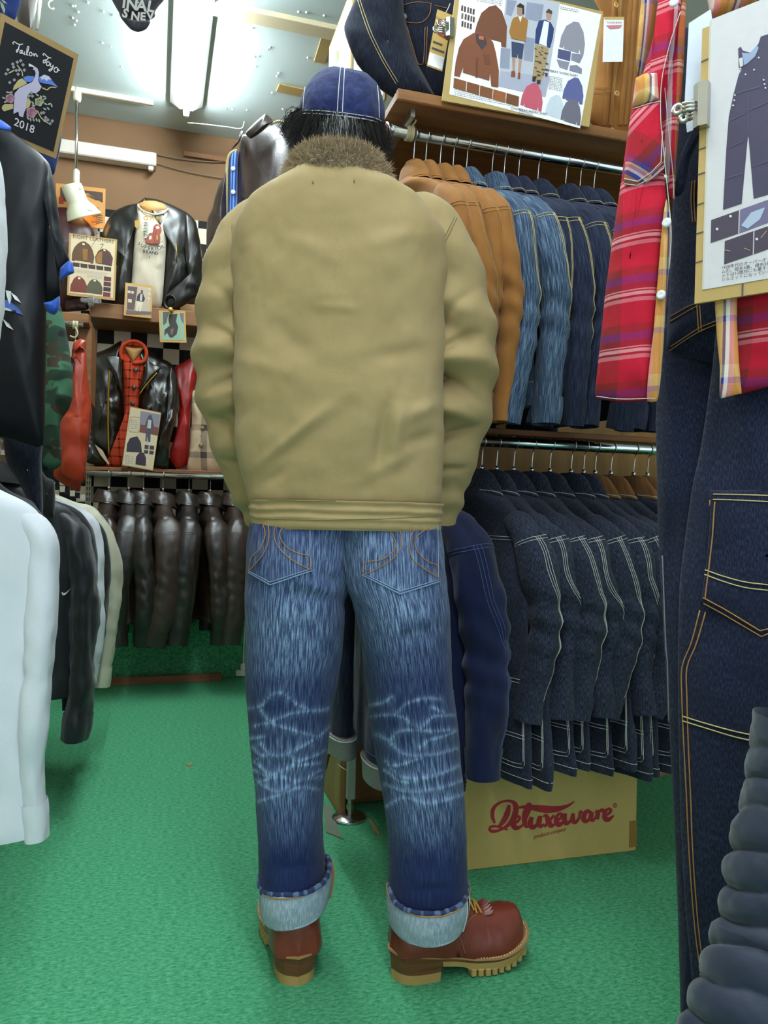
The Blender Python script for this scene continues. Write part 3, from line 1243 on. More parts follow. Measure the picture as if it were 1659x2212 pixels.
# ---------------------------------------------------------------- body: one continuous skin surface
def body_mesh():
    lat = lambda px_, py_, z: atz(px_, py_, z)
    J = {}
    J['pelvis'] = (atz(752, 1150, 1.60), 0.09)
    J['waist'] = (atz(745, 960, 1.60), 0.09)
    J['chest'] = (atz(735, 640, 1.585), 0.10)
    J['neck0'] = (atz(735, 430, 1.585), 0.062)
    J['neck1'] = (atz(738, 350, 1.60), 0.056)
    J['head0'] = (atz(737, 290, 1.605), 0.070)
    J['head1'] = (atz(737, 220, 1.61), 0.078)
    J['head2'] = (atz(737, 180, 1.61), 0.060)
    E = [('pelvis', 'waist'), ('waist', 'chest'), ('chest', 'neck0'), ('neck0', 'neck1'), ('neck1', 'head0'), ('head0', 'head1'), ('head1', 'head2')]
    for s, sh_, el, wr, ha, hip, kn, an, toe in (
            ('l', (555, 520, 1.585), (508, 790, 1.60), (555, 1040, 1.72), (585, 1150, 1.745), (650, 1220, 1.60), (625, 1580, 1.60), (640, 1960, 1.605), (618, 2060, 1.76)),
            ('r', (915, 520, 1.585), (982, 790, 1.60), (945, 1040, 1.72), (915, 1150, 1.745), (855, 1220, 1.60), (895, 1590, 1.60), (915, 1980, 1.59), (1060, 2055, 1.62))):
        J[s + 'sh'] = (atz(*sh_), 0.055)
        J[s + 'el'] = (atz(*el), 0.042)
        J[s + 'wr'] = (atz(*wr), 0.030)
        J[s + 'ha'] = (atz(*ha), 0.036)
        J[s + 'hip'] = (atz(*hip), 0.07)
        J[s + 'kn'] = (atz(*kn), 0.058)
        J[s + 'an'] = (atz(*an), 0.042)
        J[s + 'toe'] = (atz(*toe), 0.032)
        E += [('chest', s + 'sh'), (s + 'sh', s + 'el'), (s + 'el', s + 'wr'), (s + 'wr', s + 'ha'), ('pelvis', s + 'hip'), (s + 'hip', s + 'kn'), (s + 'kn', s + 'an'), (s + 'an', s + 'toe')]
        h0 = J[s + 'ha'][0]
        dirn = (h0 - J[s + 'wr'][0])
        dirn /= np.linalg.norm(dirn)
        across = RH
        for f in range(4):
            k = '%sf%d' % (s, f)
            b0 = h0 + across * (-0.026 + 0.0175 * f)
            J[k + 'a'] = (b0 + dirn * 0.045 + FH * 0.012, 0.0088)
            J[k + 'b'] = (b0 + dirn * (0.075 + (0.008, 0.014, 0.01, 0.0)[f]) + FH * 0.0, 0.0078)
            E += [(s + 'ha', k + 'a'), (k + 'a', k + 'b')]
        sg = 1 if s == 'l' else -1
        J[s + 'th1'] = (h0 + across * sg * 0.04 - dirn * 0.005, 0.010)
        J[s + 'th2'] = (h0 + across * sg * 0.052 + dirn * 0.03 - FH * 0.008, 0.0088)
        E += [(s + 'ha', s + 'th1'), (s + 'th1', s + 'th2')]
    # nose, so that the head is a head from the other side too
    J['nose'] = (atz(737, 255, 1.715), 0.014)
    E.append(('head0', 'nose'))
    keys = list(J)
    me = bpy.data.meshes.new('person')
    base = Vector(mb)
    me.from_pydata([Vector(J[k][0]) - base for k in keys], [(keys.index(a), keys.index(b)) for a, b in E], [])
    o = bpy.data.objects.new('person', me)
    COL.objects.link(o)
    o.location = base
    o['wbase'] = [float(x) for x in mb]
    sk = o.modifiers.new('skin', 'SKIN')
    sk.use_smooth_shade = True
    for i, k in enumerate(keys):
        v = me.skin_vertices[0].data[i]
        r_ = J[k][1]
        v.radius = (r_, r_)
        v.use_root = (k == 'pelvis')
    sb = o.modifiers.new('sub', 'SUBSURF')
    sb.levels = 1
    sb.render_levels = 1
    me.materials.append(SKIN)
    return o


person = body_mesh()
tag(person, 'person in khaki jacket, blue cap and cuffed jeans standing with back turned', 'person')

# ---------------------------------------------------------------- jacket
R3, F3 = RH, FH


def mrow(pxl, pxr, h, zc, B):
    """torso ring from its left and right silhouette columns"""
    zc0 = zc
    py = 1106 - (h - 0.94) / zc0 * FP
    a, b = atz(pxl, py, zc0), atz(pxr, py, zc0)
    c = (a + b) / 2
    A = np.linalg.norm(b - a) / 2
    return (c[0], c[1], h, A, B)


TZ = 1.565
rows = [mrow(686, 788, 1.655, 1.575, 0.070), mrow(672, 802, 1.635, 1.575, 0.088), mrow(636, 834, 1.612, 1.57, 0.105), mrow(585, 888, 1.582, TZ, 0.118),
        mrow(540, 932, 1.550, TZ, 0.124), mrow(514, 958, 1.51, TZ, 0.129), mrow(504, 962, 1.45, TZ, 0.133),
        mrow(506, 958, 1.35, TZ, 0.136), mrow(508, 955, 1.24, TZ, 0.137), mrow(512, 954, 1.14, TZ, 0.136), mrow(524, 955, 1.05, TZ, 0.134),
        mrow(540, 954, 0.985, TZ, 0.131), mrow(546, 952, 0.968, TZ, 0.128), mrow(552, 946, 0.960, TZ, 0.122)]
sf = loft(rows, 150, 220, R3, -F3, n=2.9, start=-pi / 2)
U, V = sf.uvgrid()
P = sf.P
g = fbm(P @ R3 * 7, P[..., 2] * 7, 0.0, 3, 3) * 0.0050 + fbm(P @ R3 * 24, P[..., 2] * 16, 0.0, 9, 3) * 0.0018
un, vnn = U / sf.len_u, V / V.max()
# u = 0.5 is the middle of the back: left of the picture below 0.5 or above? find by position
bk = np.clip(((sf.P - sf.P.mean(1, keepdims=True)) @ -F3) / 0.1, 0, 1)
lat = ((sf.P - sf.P.mean(1, keepdims=True)) @ R3)
zz = sf.P[..., 2]


def crease(x0, z0, x1, z1, w, dep):
    du, dv = x1 - x0, z1 - z0
    L2 = du * du + dv * dv + 1e-9
    t = np.clip(((lat - x0) * du + (zz - z0) * dv) / L2, 0, 1)
    q = np.hypot(lat - x0 - t * du, zz - z0 - t * dv)
    return np.exp(-(q / w) ** 2) * (0.2 + 0.8 * np.sin(pi * np.clip(t, 0.03, 0.97))) * dep


g = g + (crease(-0.17, 1.02, 0.03, 1.17, 0.010, 0.006) + crease(-0.18, 1.0, 0.0, 1.13, 0.022, -0.005)
         + crease(0.07, 1.02, 0.10, 1.16, 0.012, -0.007) + crease(0.105, 1.05, 0.12, 1.16, 0.014, 0.007)
         + crease(0.02, 1.00, 0.14, 1.06, 0.012, 0.004) + crease(-0.02, 1.42, 0.0, 1.35, 0.012, -0.004)
         + crease(-0.03, 1.33, 0.04, 1.325, 0.008, 0.003) + crease(-0.02, 1.34, 0.015, 1.315, 0.006, -0.003)
         + crease(0.12, 1.12, 0.19, 1.16, 0.014, 0.006) + crease(0.13, 1.08, 0.19, 1.10, 0.012, -0.006)
         + crease(0.06, 1.23, 0.18, 1.26, 0.016, -0.004) + crease(-0.19, 1.24, -0.08, 1.20, 0.016, 0.003)
         + crease(-0.1, 1.47, 0.02, 1.40, 0.018, 0.003) + crease(0.05, 1.44, 0.17, 1.48, 0.016, 0.003)
         + 1.0 * crease(-0.12, 1.30, -0.02, 1.22, 0.018, -0.003) + crease(-0.16, 0.99, -0.1, 1.03, 0.01, -0.005)) * bk * 1.5
sf.push(g)
jk = thing('jacket', 'x', 'x', mb)
for k in ('label', 'category'):
    del jk[k]
jk.parent = person
jk.matrix_parent_inverse = Matrix.Translation(-Vector(mb))
body_s = sf
sf.build('jacket_body', KHAKI, jk)
BV = sf.bvh()
SEAM = []

# sleeves
LA = [((640, 478), 1.575, 30), ((596, 478), 1.578, 52), ((560, 497), 1.585, 66), ((530, 545), 1.59, 76), ((514, 620), 1.595, 79), ((505, 700), 1.60, 79), ((501, 785), 1.605, 80), ((506, 860), 1.62, 76),
      ((518, 925), 1.64, 71), ((536, 990), 1.66, 65), ((554, 1050), 1.68, 58), ((572, 1105), 1.70, 47), ((580, 1128), 1.71, 43)]
RA = [((830, 478), 1.575, 30), ((876, 476), 1.578, 52), ((915, 492), 1.585, 68), ((942, 540), 1.59, 79), ((965, 610), 1.595, 83), ((982, 690), 1.60, 83), ((990, 770), 1.605, 82), ((988, 840), 1.62, 80),
      ((978, 905), 1.64, 76), ((964, 965), 1.66, 71), ((952, 1030), 1.68, 64), ((944, 1085), 1.70, 54), ((938, 1122), 1.71, 46)]
for sd, spec in (('l', LA), ('r', RA)):
    path = np.array([atz(p[0], p[1], z) for p, z, r_ in spec])
    rr = np.array([r_ * z / FP for p, z, r_ in spec])
    s = tube(path, rr, rr * 0.98, 150, 84, R3, n=2.15)
    U, V = s.uvgrid()
    vN = V / V.max()
    P = s.P
    sg = -1 if sd == 'l' else 1
    lat2 = ((P - P.mean(1, keepdims=True)) @ R3) * sg      # + outside, - inside (towards torso)
    ins = np.clip(0.5 - lat2 / 0.11, 0, 1)
    zz2 = P[..., 2]
    # horizontal compression folds, strongest on the inner side of the elbow
    wob = fbm(P @ R3 * 9, zz2 * 3, 0, 41 if sd == 'l' else 77, 2) * 0.035
    ph = (zz2 + wob + lat2 * 0.35)
    rid = np.sin(ph * 2 * pi / 0.105 + (0.5 if sd == 'l' else 2.0))
    amp = np.exp(-((vN - 0.60) / 0.30) ** 2) * (0.35 + 0.65 * ins) * 0.017
    dsp = np.sign(rid) * np.abs(rid) ** 1.2 * amp + fbm(P @ R3 * 14, zz2 * 10, P @ F3 * 14, 5, 3) * 0.003
    # wrist bunching
    dsp = dsp + np.sin(ph * 2 * pi / 0.05) * 0.003 * np.clip((vN - 0.82) / 0.1, 0, 1)
    for k, (zc, w, dep, sl) in enumerate(((1.30, 0.012, -0.012, 0.4), (1.21, 0.014, -0.014, -0.3), (1.265, 0.02, 0.010, 0.2), (1.12, 0.013, -0.013, 0.5), (1.165, 0.018, 0.009, -0.2), (1.05, 0.010, -0.008, 0.3), (1.37, 0.016, -0.006, 0.7))):
        q = (zz2 - zc - lat2 * sl - wob * 0.6)
        dsp = dsp + 1.7 * dep * np.exp(-(q / (w * 0.8)) ** 2) * ins ** 0.7
    s.push(dsp * np.clip(vN / 0.08, 0, 1))
    sl_o = s.build('sleeve', KHAKI, jk)
    if sd == 'l':
        pts = [(501, 487), (503, 520), (510, 560), (519, 592)]
        pts2 = [(505, 484), (508, 518), (515, 556), (523, 584)]
    else:
        pts = [(986, 470), (975, 495), (958, 530), (946, 560)]
        pts2 = [(981, 468), (970, 492), (953, 528), (942, 552)]
    b2 = s.bvh()
    seams = [q for q in (drape(b2, pts, 0.0006, 30), drape(b2, pts2, 0.0006, 30)) if len(q) > 3]
    if seams:
        wires('armhole_stitching', seams, 0.0011, KHAKID, sl_o)

# waistband: three horizontal ridges
rowsb = [mrow(545, 953, 0.968, TZ, 0.130), mrow(548, 951, 0.945, TZ, 0.131), mrow(550, 949, 0.92, TZ, 0.130), mrow(551, 948, 0.914, TZ, 0.126)]
wb = loft(rowsb, 60, 220, R3, -F3, n=2.9, start=-pi / 2)
U, V = wb.uvgrid()
zz3 = wb.P[..., 2]
wv = fbm(U * 6, U * 0, 0, 4) * 0.004
rg = np.cos((zz3 + wv - 0.918) * 2 * pi / 0.0165)
fadeb = np.clip((zz3 - 0.922) / 0.012, 0, 1)
wb.push(rg * 0.0016 * fadeb + 0.0028 + 0.001 * fbm(U * 40, zz3 * 40, 0, 8))
wbo = wb.build('waistband', KHAKI, jk)
b3 = wb.bvh()
st = [drape(b3, [(552, y), (650, y + 3.5), (750, y + 3), (850, y + 1), (946, y - 5)], 0.0005, 60) for y in (1078, 1119)]
wires('band_stitching', [q for q in st if len(q) > 3], 0.0009, KHAKID, wbo)
st = [drape(BV, [(676, 391), (676, 397)], 0.0012, 4), drape(BV, [(765, 388), (765, 394)], 0.0012, 4)]
for q in st:
    wires('bar_tack', [q], 0.0012, KHAKID, jk)

# fur collar lying around the neck
cc = atz(731, 372, 1.575)
hb = 1.585
keysc = []
for (dz, A, B) in ((0.006, 0.092, 0.100), (-0.002, 0.104, 0.118), (0.012, 0.110, 0.124), (0.036, 0.106, 0.118), (0.058, 0.096, 0.106), (0.068, 0.086, 0.090), (0.060, 0.074, 0.078), (0.03, 0.07, 0.072)):
    keysc.append((cc[0], cc[1], hb + dz, A, B))
cs = loft(keysc, 40, 120, R3, -F3, n=2.1, start=-pi / 2)
# the collar drops towards the front
fr = ((cs.P - np.array([cc[0], cc[1], 0])) @ F3)
cs.P[..., 2] -= np.clip(fr, -0.2, 0.2) * 0.10
U, V = cs.uvgrid()
cs.push(fbm(cs.P[..., 0] * 40, cs.P[..., 1] * 40, cs.P[..., 2] * 40, 2) * 0.003)
FURM = cloth('mouton_fur', 'a08a6c', '826d54', 0.95, weave=400, bmp=0.6, sheen=0.4)
FURM2 = cloth('mouton_fur_tip', 'c2ad8c', 'a48f72', 0.9, weave=300, sheen=0.4)
col_o = cs.build('fur_collar', FURM, jk)


def hair_mesh(name, P, Nn, count, length, width, mat, parent, seed, grav=(0, 0, -0.3), jit=0.5, curl=0.3, sel=None, lj=0.5):
    rng = np.random.default_rng(seed)
    nv, nu = P.shape[:2]
    Pf, Nf = P.reshape(-1, 3), Nn.reshape(-1, 3)
    idx = np.arange(len(Pf)) if sel is None else np.nonzero(sel.ravel())[0]
    i = rng.choice(idx, count)
    j = np.where((i % nu) + 1 < nu, i + 1, i - nu + 1)
    k = np.minimum(i + nu, len(Pf) - 1)
    a, b = rng.random((count, 1)), rng.random((count, 1))
    p0 = Pf[i] + (Pf[j] - Pf[i]) * a + (Pf[k] - Pf[i]) * b
    n = Nf[i] + rng.normal(0, jit, (count, 3)) + np.asarray(grav)
    n /= np.linalg.norm(n, axis=1, keepdims=True)
    L = length * (1 - lj * rng.random((count, 1)))
    c = rng.normal(0, curl, (count, 3))
    p1 = p0 + n * L * 0.55 + c * L * 0.15
    p2 = p0 + n * L + c * L * 0.45 + np.asarray(grav) * L * 0.3
    v = p0 - CAMP
    w = np.cross(n, v)
    w /= np.maximum(np.linalg.norm(w, axis=1, keepdims=True), 1e-9)
    w = w * width
    V = np.stack([p0 - w, p0 + w, p1 - w * 0.8, p1 + w * 0.8, p2], 1).reshape(-1, 3)
    F = []
    for q in range(count):
        o = q * 5
        F += [(o, o + 1, o + 3, o + 2), (o + 2, o + 3, o + 4)]
    ob = mesh(name, V, F, mat, parent)
    return ob


ncs = cs.outward()
vis = (((cs.P - CAMP) * ncs).sum(2) < 0.25) & (np.arange(cs.P.shape[0])[:, None] > 1)
hair_mesh('fur_pile', cs.P, ncs, 9000, 0.014, 0.0007, FURM, col_o, 1, (0, 0, -0.1), 0.6, 0.6, vis)['kind'] = 'stuff'
hair_mesh('fur_tips', cs.P, ncs, 6000, 0.016, 0.0006, FURM2, col_o, 2, (0, 0, 0.0), 0.6, 0.7, vis)['kind'] = 'stuff'
lining = loft([(cc[0], cc[1], hb - 0.012, 0.112, 0.112), (cc[0], cc[1], hb + 0.012, 0.108, 0.110)], 4, 80, R3, -F3, n=2.1)
lining.build('under_collar', cloth('under_collar', '4b3d2a'), jk)

# ---------------------------------------------------------------- jeans
LL = [(1085, 575, 762, 1.575, 0.098), (1118, 552, 764, 1.57, 0.110), (1140, 545, 764, 1.567, 0.119), (1190, 540, 763, 1.565, 0.126), (1250, 537, 758, 1.568, 0.127), (1300, 536, 748, 1.57, 0.124), (1400, 537, 738, 1.58, 0.115), (1500, 537, 724, 1.59, 0.106),
      (1600, 541, 712, 1.60, 0.100), (1700, 549, 701, 1.60, 0.095), (1800, 559, 699, 1.60, 0.090), (1900, 563, 704, 1.60, 0.088), (1955, 572, 700, 1.60, 0.080)]
RL = [(1085, 730, 925, 1.575, 0.098), (1118, 730, 948, 1.57, 0.110), (1140, 730, 956, 1.567, 0.119), (1190, 732, 962, 1.565, 0.126), (1250, 740, 967, 1.568, 0.127), (1300, 762, 969, 1.57, 0.124), (1400, 783, 976, 1.58, 0.115), (1500, 796, 983, 1.585, 0.106),
      (1600, 806, 991, 1.59, 0.100), (1700, 825, 1000, 1.59, 0.095), (1800, 840, 1006, 1.59, 0.090), (1900, 842, 1009, 1.585, 0.088), (1985, 845, 1005, 1.585, 0.080)]


def lines_px(z, ox, oy, sc):
    return [[(ox + x / sc, oy + y / sc) for x, y in l] for l in z]


HONEY = lines_px([
    [(120, 1385), (200, 1365), (290, 1280), (360, 1290), (430, 1350), (560, 1400), (650, 1375)],
    [(160, 1500), (260, 1470), (330, 1440), (420, 1410), (640, 1390)], [(200, 1400), (230, 1440), (300, 1490), (400, 1520), (480, 1545), (560, 1570)],
    [(130, 1585), (210, 1570)], [(140, 1640), (190, 1690), (240, 1700)], [(170, 1720), (230, 1690), (330, 1700), (450, 1640), (560, 1570), (650, 1500)],
    [(150, 1740), (260, 1830)], [(330, 1810), (440, 1740), (560, 1690), (620, 1660)], [(380, 1690), (440, 1745)], [(200, 1620), (240, 1680)],
    [(150, 1890), (300, 1840), (450, 1870), (600, 1790)],
    [(915, 1365), (1000, 1350), (1060, 1310)], [(1080, 1430), (1160, 1360), (1300, 1320), (1390, 1325)], [(920, 1440), (1060, 1430), (1140, 1450), (1220, 1500), (1290, 1530), (1480, 1525)],
    [(1260, 1510), (1340, 1440), (1480, 1430)], [(960, 1560), (1040, 1600), (1090, 1550), (1200, 1530), (1350, 1540)], [(1250, 1650), (1300, 1600), (1400, 1570), (1490, 1530)],
    [(1040, 1610), (1120, 1680), (1200, 1700), (1330, 1690), (1500, 1650)], [(1060, 1770), (1130, 1760), (1260, 1710)], [(1020, 1740), (1100, 1830), (1200, 1850), (1350, 1830), (1510, 1760)],
    [(1340, 1380), (1400, 1410)]], 500, 1080, 3.072)
HONEY += lines_px([[(110, 60), (200, 85), (300, 40), (460, 20)], [(120, 110), (230, 170), (330, 120), (470, 90)], [(135, 220), (250, 185), (350, 150), (460, 160)], [(780, 60), (880, 120), (1000, 90), (1170, 40)], [(785, 130), (900, 170), (1050, 150), (1180, 110)],
                   [(800, 240), (880, 200), (1000, 225), (1190, 180)]], 500, 1640, 2.37)
HON = [smooth_line(l, 40) for l in HONEY]


def fade_px(x, y):
    x, y = np.asarray(x, float), np.asarray(y, float)

    def gz(cx, cy, sx, sy, a):
        return a * np.exp(-((x - cx) / sx) ** 2 - ((y - cy) / sy) ** 2)
    f = 0.09 + gz(630, 1345, 95, 95, 0.66) + gz(870, 1310, 95, 110, 0.66) + gz(720, 1180, 60, 90, 0.40) + gz(790, 1180, 50, 90, 0.35) + gz(640, 1430, 90, 50, 0.15)
    f = f + gz(620, 1690, 80, 110, 0.42) + gz(915, 1720, 90, 120, 0.45) + gz(620, 1200, 60, 45, 0.30) + gz(860, 1180, 60, 50, 0.3) + gz(960, 1180, 16, 60, 0.4)
    low = np.clip((y - 1800) / 60, 0, 1)
    f = f * (1 - 0.7 * low)
    hl = np.zeros_like(f)
    near = (y > 1440) & (y < 1790)
    if near.any():
        xs_, ys_ = x[near], y[near]
        best = np.full(xs_.shape, 1e9)
        for L in HON:
            for (px_, py_) in L[::2]:
                best = np.minimum(best, (xs_ - px_) ** 2 + ((ys_ - py_) * 1.15) ** 2)
        hl[near] = np.exp(-best / 14.0) * 0.55 + np.exp(-best / 110.0) * 0.20
    return np.clip(f + hl, 0, 1)


def proj(P):
    q = P - CAMP
    z = q @ FW
    return 829.5 + FP * (q @ RT) / z, 1106.0 - FP * (q @ UP) / z


jn = thing('jeans', 'x', 'x', mb)
for k in ('label', 'category'):
    del jn[k]
jn.parent = person
jn.matrix_parent_inverse = Matrix.Translation(-Vector(mb))
LEGB = {}
for sd, spec in (('l', LL), ('r', RL)):
    rows = []
    for (y, xl_, xr_, z, B) in spec:
        a, b = atz(xl_, y, z), atz(xr_, y, z)
        c = (a + b) / 2
        rows.append((c[0], c[1], c[2], np.linalg.norm(b - a) / 2, B))
    s = loft(rows, 300, 150, R3, -F3, n=2.35, start=-pi / 2)
    P = s.P
    X_, Y_ = proj(P)
    fd = fade_px(X_, Y_)
    back = ((P - P.mean(1, keepdims=True)) @ -F3) > -0.02
    fd = np.where(back, fd, 0.3)
    g = fbm(P @ R3 * 8, P[..., 2] * 8, P @ F3 * 8, 21, 3) * 0.004
    # knee folds: lighter lines are the proud ridges
    hl = np.clip(fd - 0.45, 0, 0.5) * np.clip((Y_ - 1440) / 40, 0, 1) * np.clip((1800 - Y_) / 60, 0, 1)
    g = g + hl * 0.005
    # seat folds below the pockets
    for (x0, y0, x1, y1, w, dep) in ((600, 1280, 735, 1300, 16, -0.007), (640, 1250, 740, 1290, 12, 0.004), (735, 1250, 745, 1330, 12, -0.006), (845, 1390, 960, 1350, 16, -0.006),
                                     (780, 1300, 830, 1420, 18, -0.004), (560, 1300, 600, 1420, 16, -0.004), (590, 1880, 690, 1870, 10, -0.003), (870, 1930, 990, 1915, 12, -0.004), (700, 1240, 745, 1265, 10, -0.005)):
        du, dv = x1 - x0, y1 - y0
        t = np.clip(((X_ - x0) * du + (Y_ - y0) * dv) / (du * du + dv * dv), 0, 1)
        q = np.hypot(X_ - x0 - t * du, Y_ - y0 - t * dv)
        g = g + np.exp(-(q / w) ** 2) * dep * np.sin(pi * np.clip(t, 0.08, 0.92))
    s.push(g)
    lg = s.build('trouser_leg', INDIGO_FADE, jn, {'fade': fd})
    LEGB[sd] = (s, s.bvh(), lg)

# back pockets with the twin arched stitching
for sd, top, bot, arcs, hem in (
        ('l', [(546, 1118), (676, 1116)], [(540, 1236), (585, 1263), (674, 1232)],
         [[(568, 1125), (576, 1155), (566, 1185), (548, 1205), (542, 1234)], [(580, 1126), (584, 1155), (576, 1190), (543, 1234)],
          [(602, 1128), (594, 1155), (605, 1185), (635, 1212), (669, 1230)], [(620, 1130), (606, 1155), (618, 1180), (645, 1196), (667, 1201), (669, 1228)]],
         [[(541, 1232), (585, 1257), (672, 1228)], [(670, 1120), (671, 1228)], [(667, 1120), (668, 1200)]]),
        ('r', [(780, 1112), (945, 1110)], [(784, 1241), (864, 1283), (947, 1256)],
         [[(808, 1126), (840, 1148), (854, 1170), (850, 1190), (825, 1208), (790, 1216), (788, 1240)], [(846, 1128), (865, 1155), (864, 1185), (845, 1210), (790, 1241)],
          [(910, 1126), (888, 1155), (883, 1180), (892, 1210), (941, 1248)], [(932, 1135), (900, 1158), (894, 1175), (905, 1200), (925, 1216), (940, 1222), (941, 1246)]],
         [[(787, 1238), (864, 1277), (944, 1252)], [(787, 1116), (788, 1236)], [(941, 1116), (943, 1250)]])):
    s, bv, lg = LEGB[sd]
    pk = drape_patch('back_pocket', bv, top, bot, INDIGO_FADE, jn, 0.0035, 40, 40, lambda x, y: float(fade_px(np.array([x]), np.array([y]))[0]) * 0.9 + 0.06)
    wires('arched_stitching', [q for q in (drape(bv, l, 0.0052, 40) for l in arcs) if len(q) > 3], 0.0009, STO, pk)
    wires('edge_stitching', [q for q in (drape(bv, l, 0.0048, 40, False) for l in hem) if len(q) > 3], 0.0007, plain('worn_thread', '8fa3c4', 0.8), pk)
    edge = drape(bv, bot, 0.003, 50, False)
    wires('folded_edge', [edge], 0.0016, plain('worn_edge', '7e97bd', 0.85), pk)
ls, lb, lo_ = LEGB['l']
rs, rb_, ro_ = LEGB['r']
seat = drape(rb_, [(733, 1122), (737, 1160), (744, 1200), (748, 1235)], 0.001, 30)
if len(seat) > 3:
    wires('seat_seam', [seat], 0.0011, STD, jn)

# rolled cuffs: selvedge inside out, a rope-twisted hem on top
for sd, z, xl_, xr_, ytop, ybot, dip, cB in (('l', 1.60, 560, 716, 0.192, 0.122, 0.0, 0.098), ('r', 1.585, 836, 1012, 0.172, 0.106, 0.0, 0.104)):
    h1, h0 = ytop, ybot
    yc = 1106 + (0.94 - (h1 + h0) / 2) / z * FP
    a, b = atz(xl_, yc, z), atz(xr_, yc, z)
    c = (a + b) / 2
    A = np.linalg.norm(b - a) / 2
    ks = [(c[0], c[1], h1 - 0.012, A * 0.90, cB * 0.90), (c[0], c[1], h1 - 0.002, A * 0.97, cB * 0.97), (c[0], c[1], h1 - 0.016, A * 1.0, cB), (c[0], c[1], (h0 + h1) / 2, A * 0.99, cB * 1.0),
          (c[0], c[1], h0 + 0.006, A * 0.94, cB * 0.95), (c[0], c[1], h0, A * 0.90, cB * 0.92), (c[0], c[1], h0 + 0.008, A * 0.86, cB * 0.88)]
    s = loft(ks, 50, 150, R3, -F3, n=2.3, start=-pi / 2)
    lt = ((s.P - c) @ R3) / A
    bk2 = ((s.P - c) @ -F3) / cB
    s.P[..., 2] += 0.006 * lt * lt + (0.010 * lt if sd == 'l' else 0.010 * np.clip(lt, 0, 1) ** 2)
    s.push(fbm(s.P[..., 0] * 16, s.P[..., 1] * 16, s.P[..., 2] * 10, 31, 3) * 0.003)
    cu = s.build('rolled_cuff', CUFFM, jn)
    # rope hem just inside the top edge
    ringp = s.P[5]
    rp = np.concatenate([ringp, ringp[:1]]) + np.array([0, 0, 0.004])
    t = np.arange(len(rp))
    V, F = wire_geo(rp, 0.0052 + 0.0006 * np.sin(t * 1.25), 8, False)
    fdv = np.repeat(0.12 + 0.55 * (np.sin(t * 0.9 + 2 * fbm(t * 0.2, t * 0)) > 0.55), 8)
    hm = mesh('rope_hem', V, F, INDIGO_FADE, cu, attr={'fade': fdv})
    ring2 = s.P[8]
    rp2 = np.concatenate([ring2, ring2[:1]])
    out = (rp2 - c)
    out[:, 2] = 0
    out /= np.linalg.norm(out, axis=1, keepdims=True)
    wires('chain_stitching', [rp2 + out * 0.0022], 0.0013, STO, cu)
    if sd == 'r':
        i0 = int(np.argmax((s.P[20] - c) @ R3 + 0.35 * ((s.P[20] - c) @ -F3)))
        for di, mt in ((-3, STW), (-1, plain('selvedge_navy', '1c2550', 0.8)), (1, STW)):
            L = s.P[10:44, (i0 + di) % 150]
            o_ = L - c
            o_[:, 2] = 0
            o_ /= np.linalg.norm(o_, axis=1, keepdims=True)
            wires('selvedge_line', [L + o_ * 0.0012], 0.0016, mt, cu)
    else:
        i0 = int(np.argmax((s.P[20] - c) @ R3))
        L = s.P[9:44, i0]
        wires('seam_stitching', [L + R3 * 0.002], 0.0022, STO, cu)

# ---------------------------------------------------------------- boots
BOOT = leather('red_brown_leather', '7a3324', 0.33, 0.55, '5e2419', 0.45)
WELT = plain('welt_leather', 'a57a4c', 0.6)
STACK = wood('stacked_heel', '6f4524', '523018', (3, 3, 60))
SOLE = plain('tan_rubber', 'a98a50', 0.7)
LACE = cloth('yellow_lace', 'd09a3c', weave=1500)


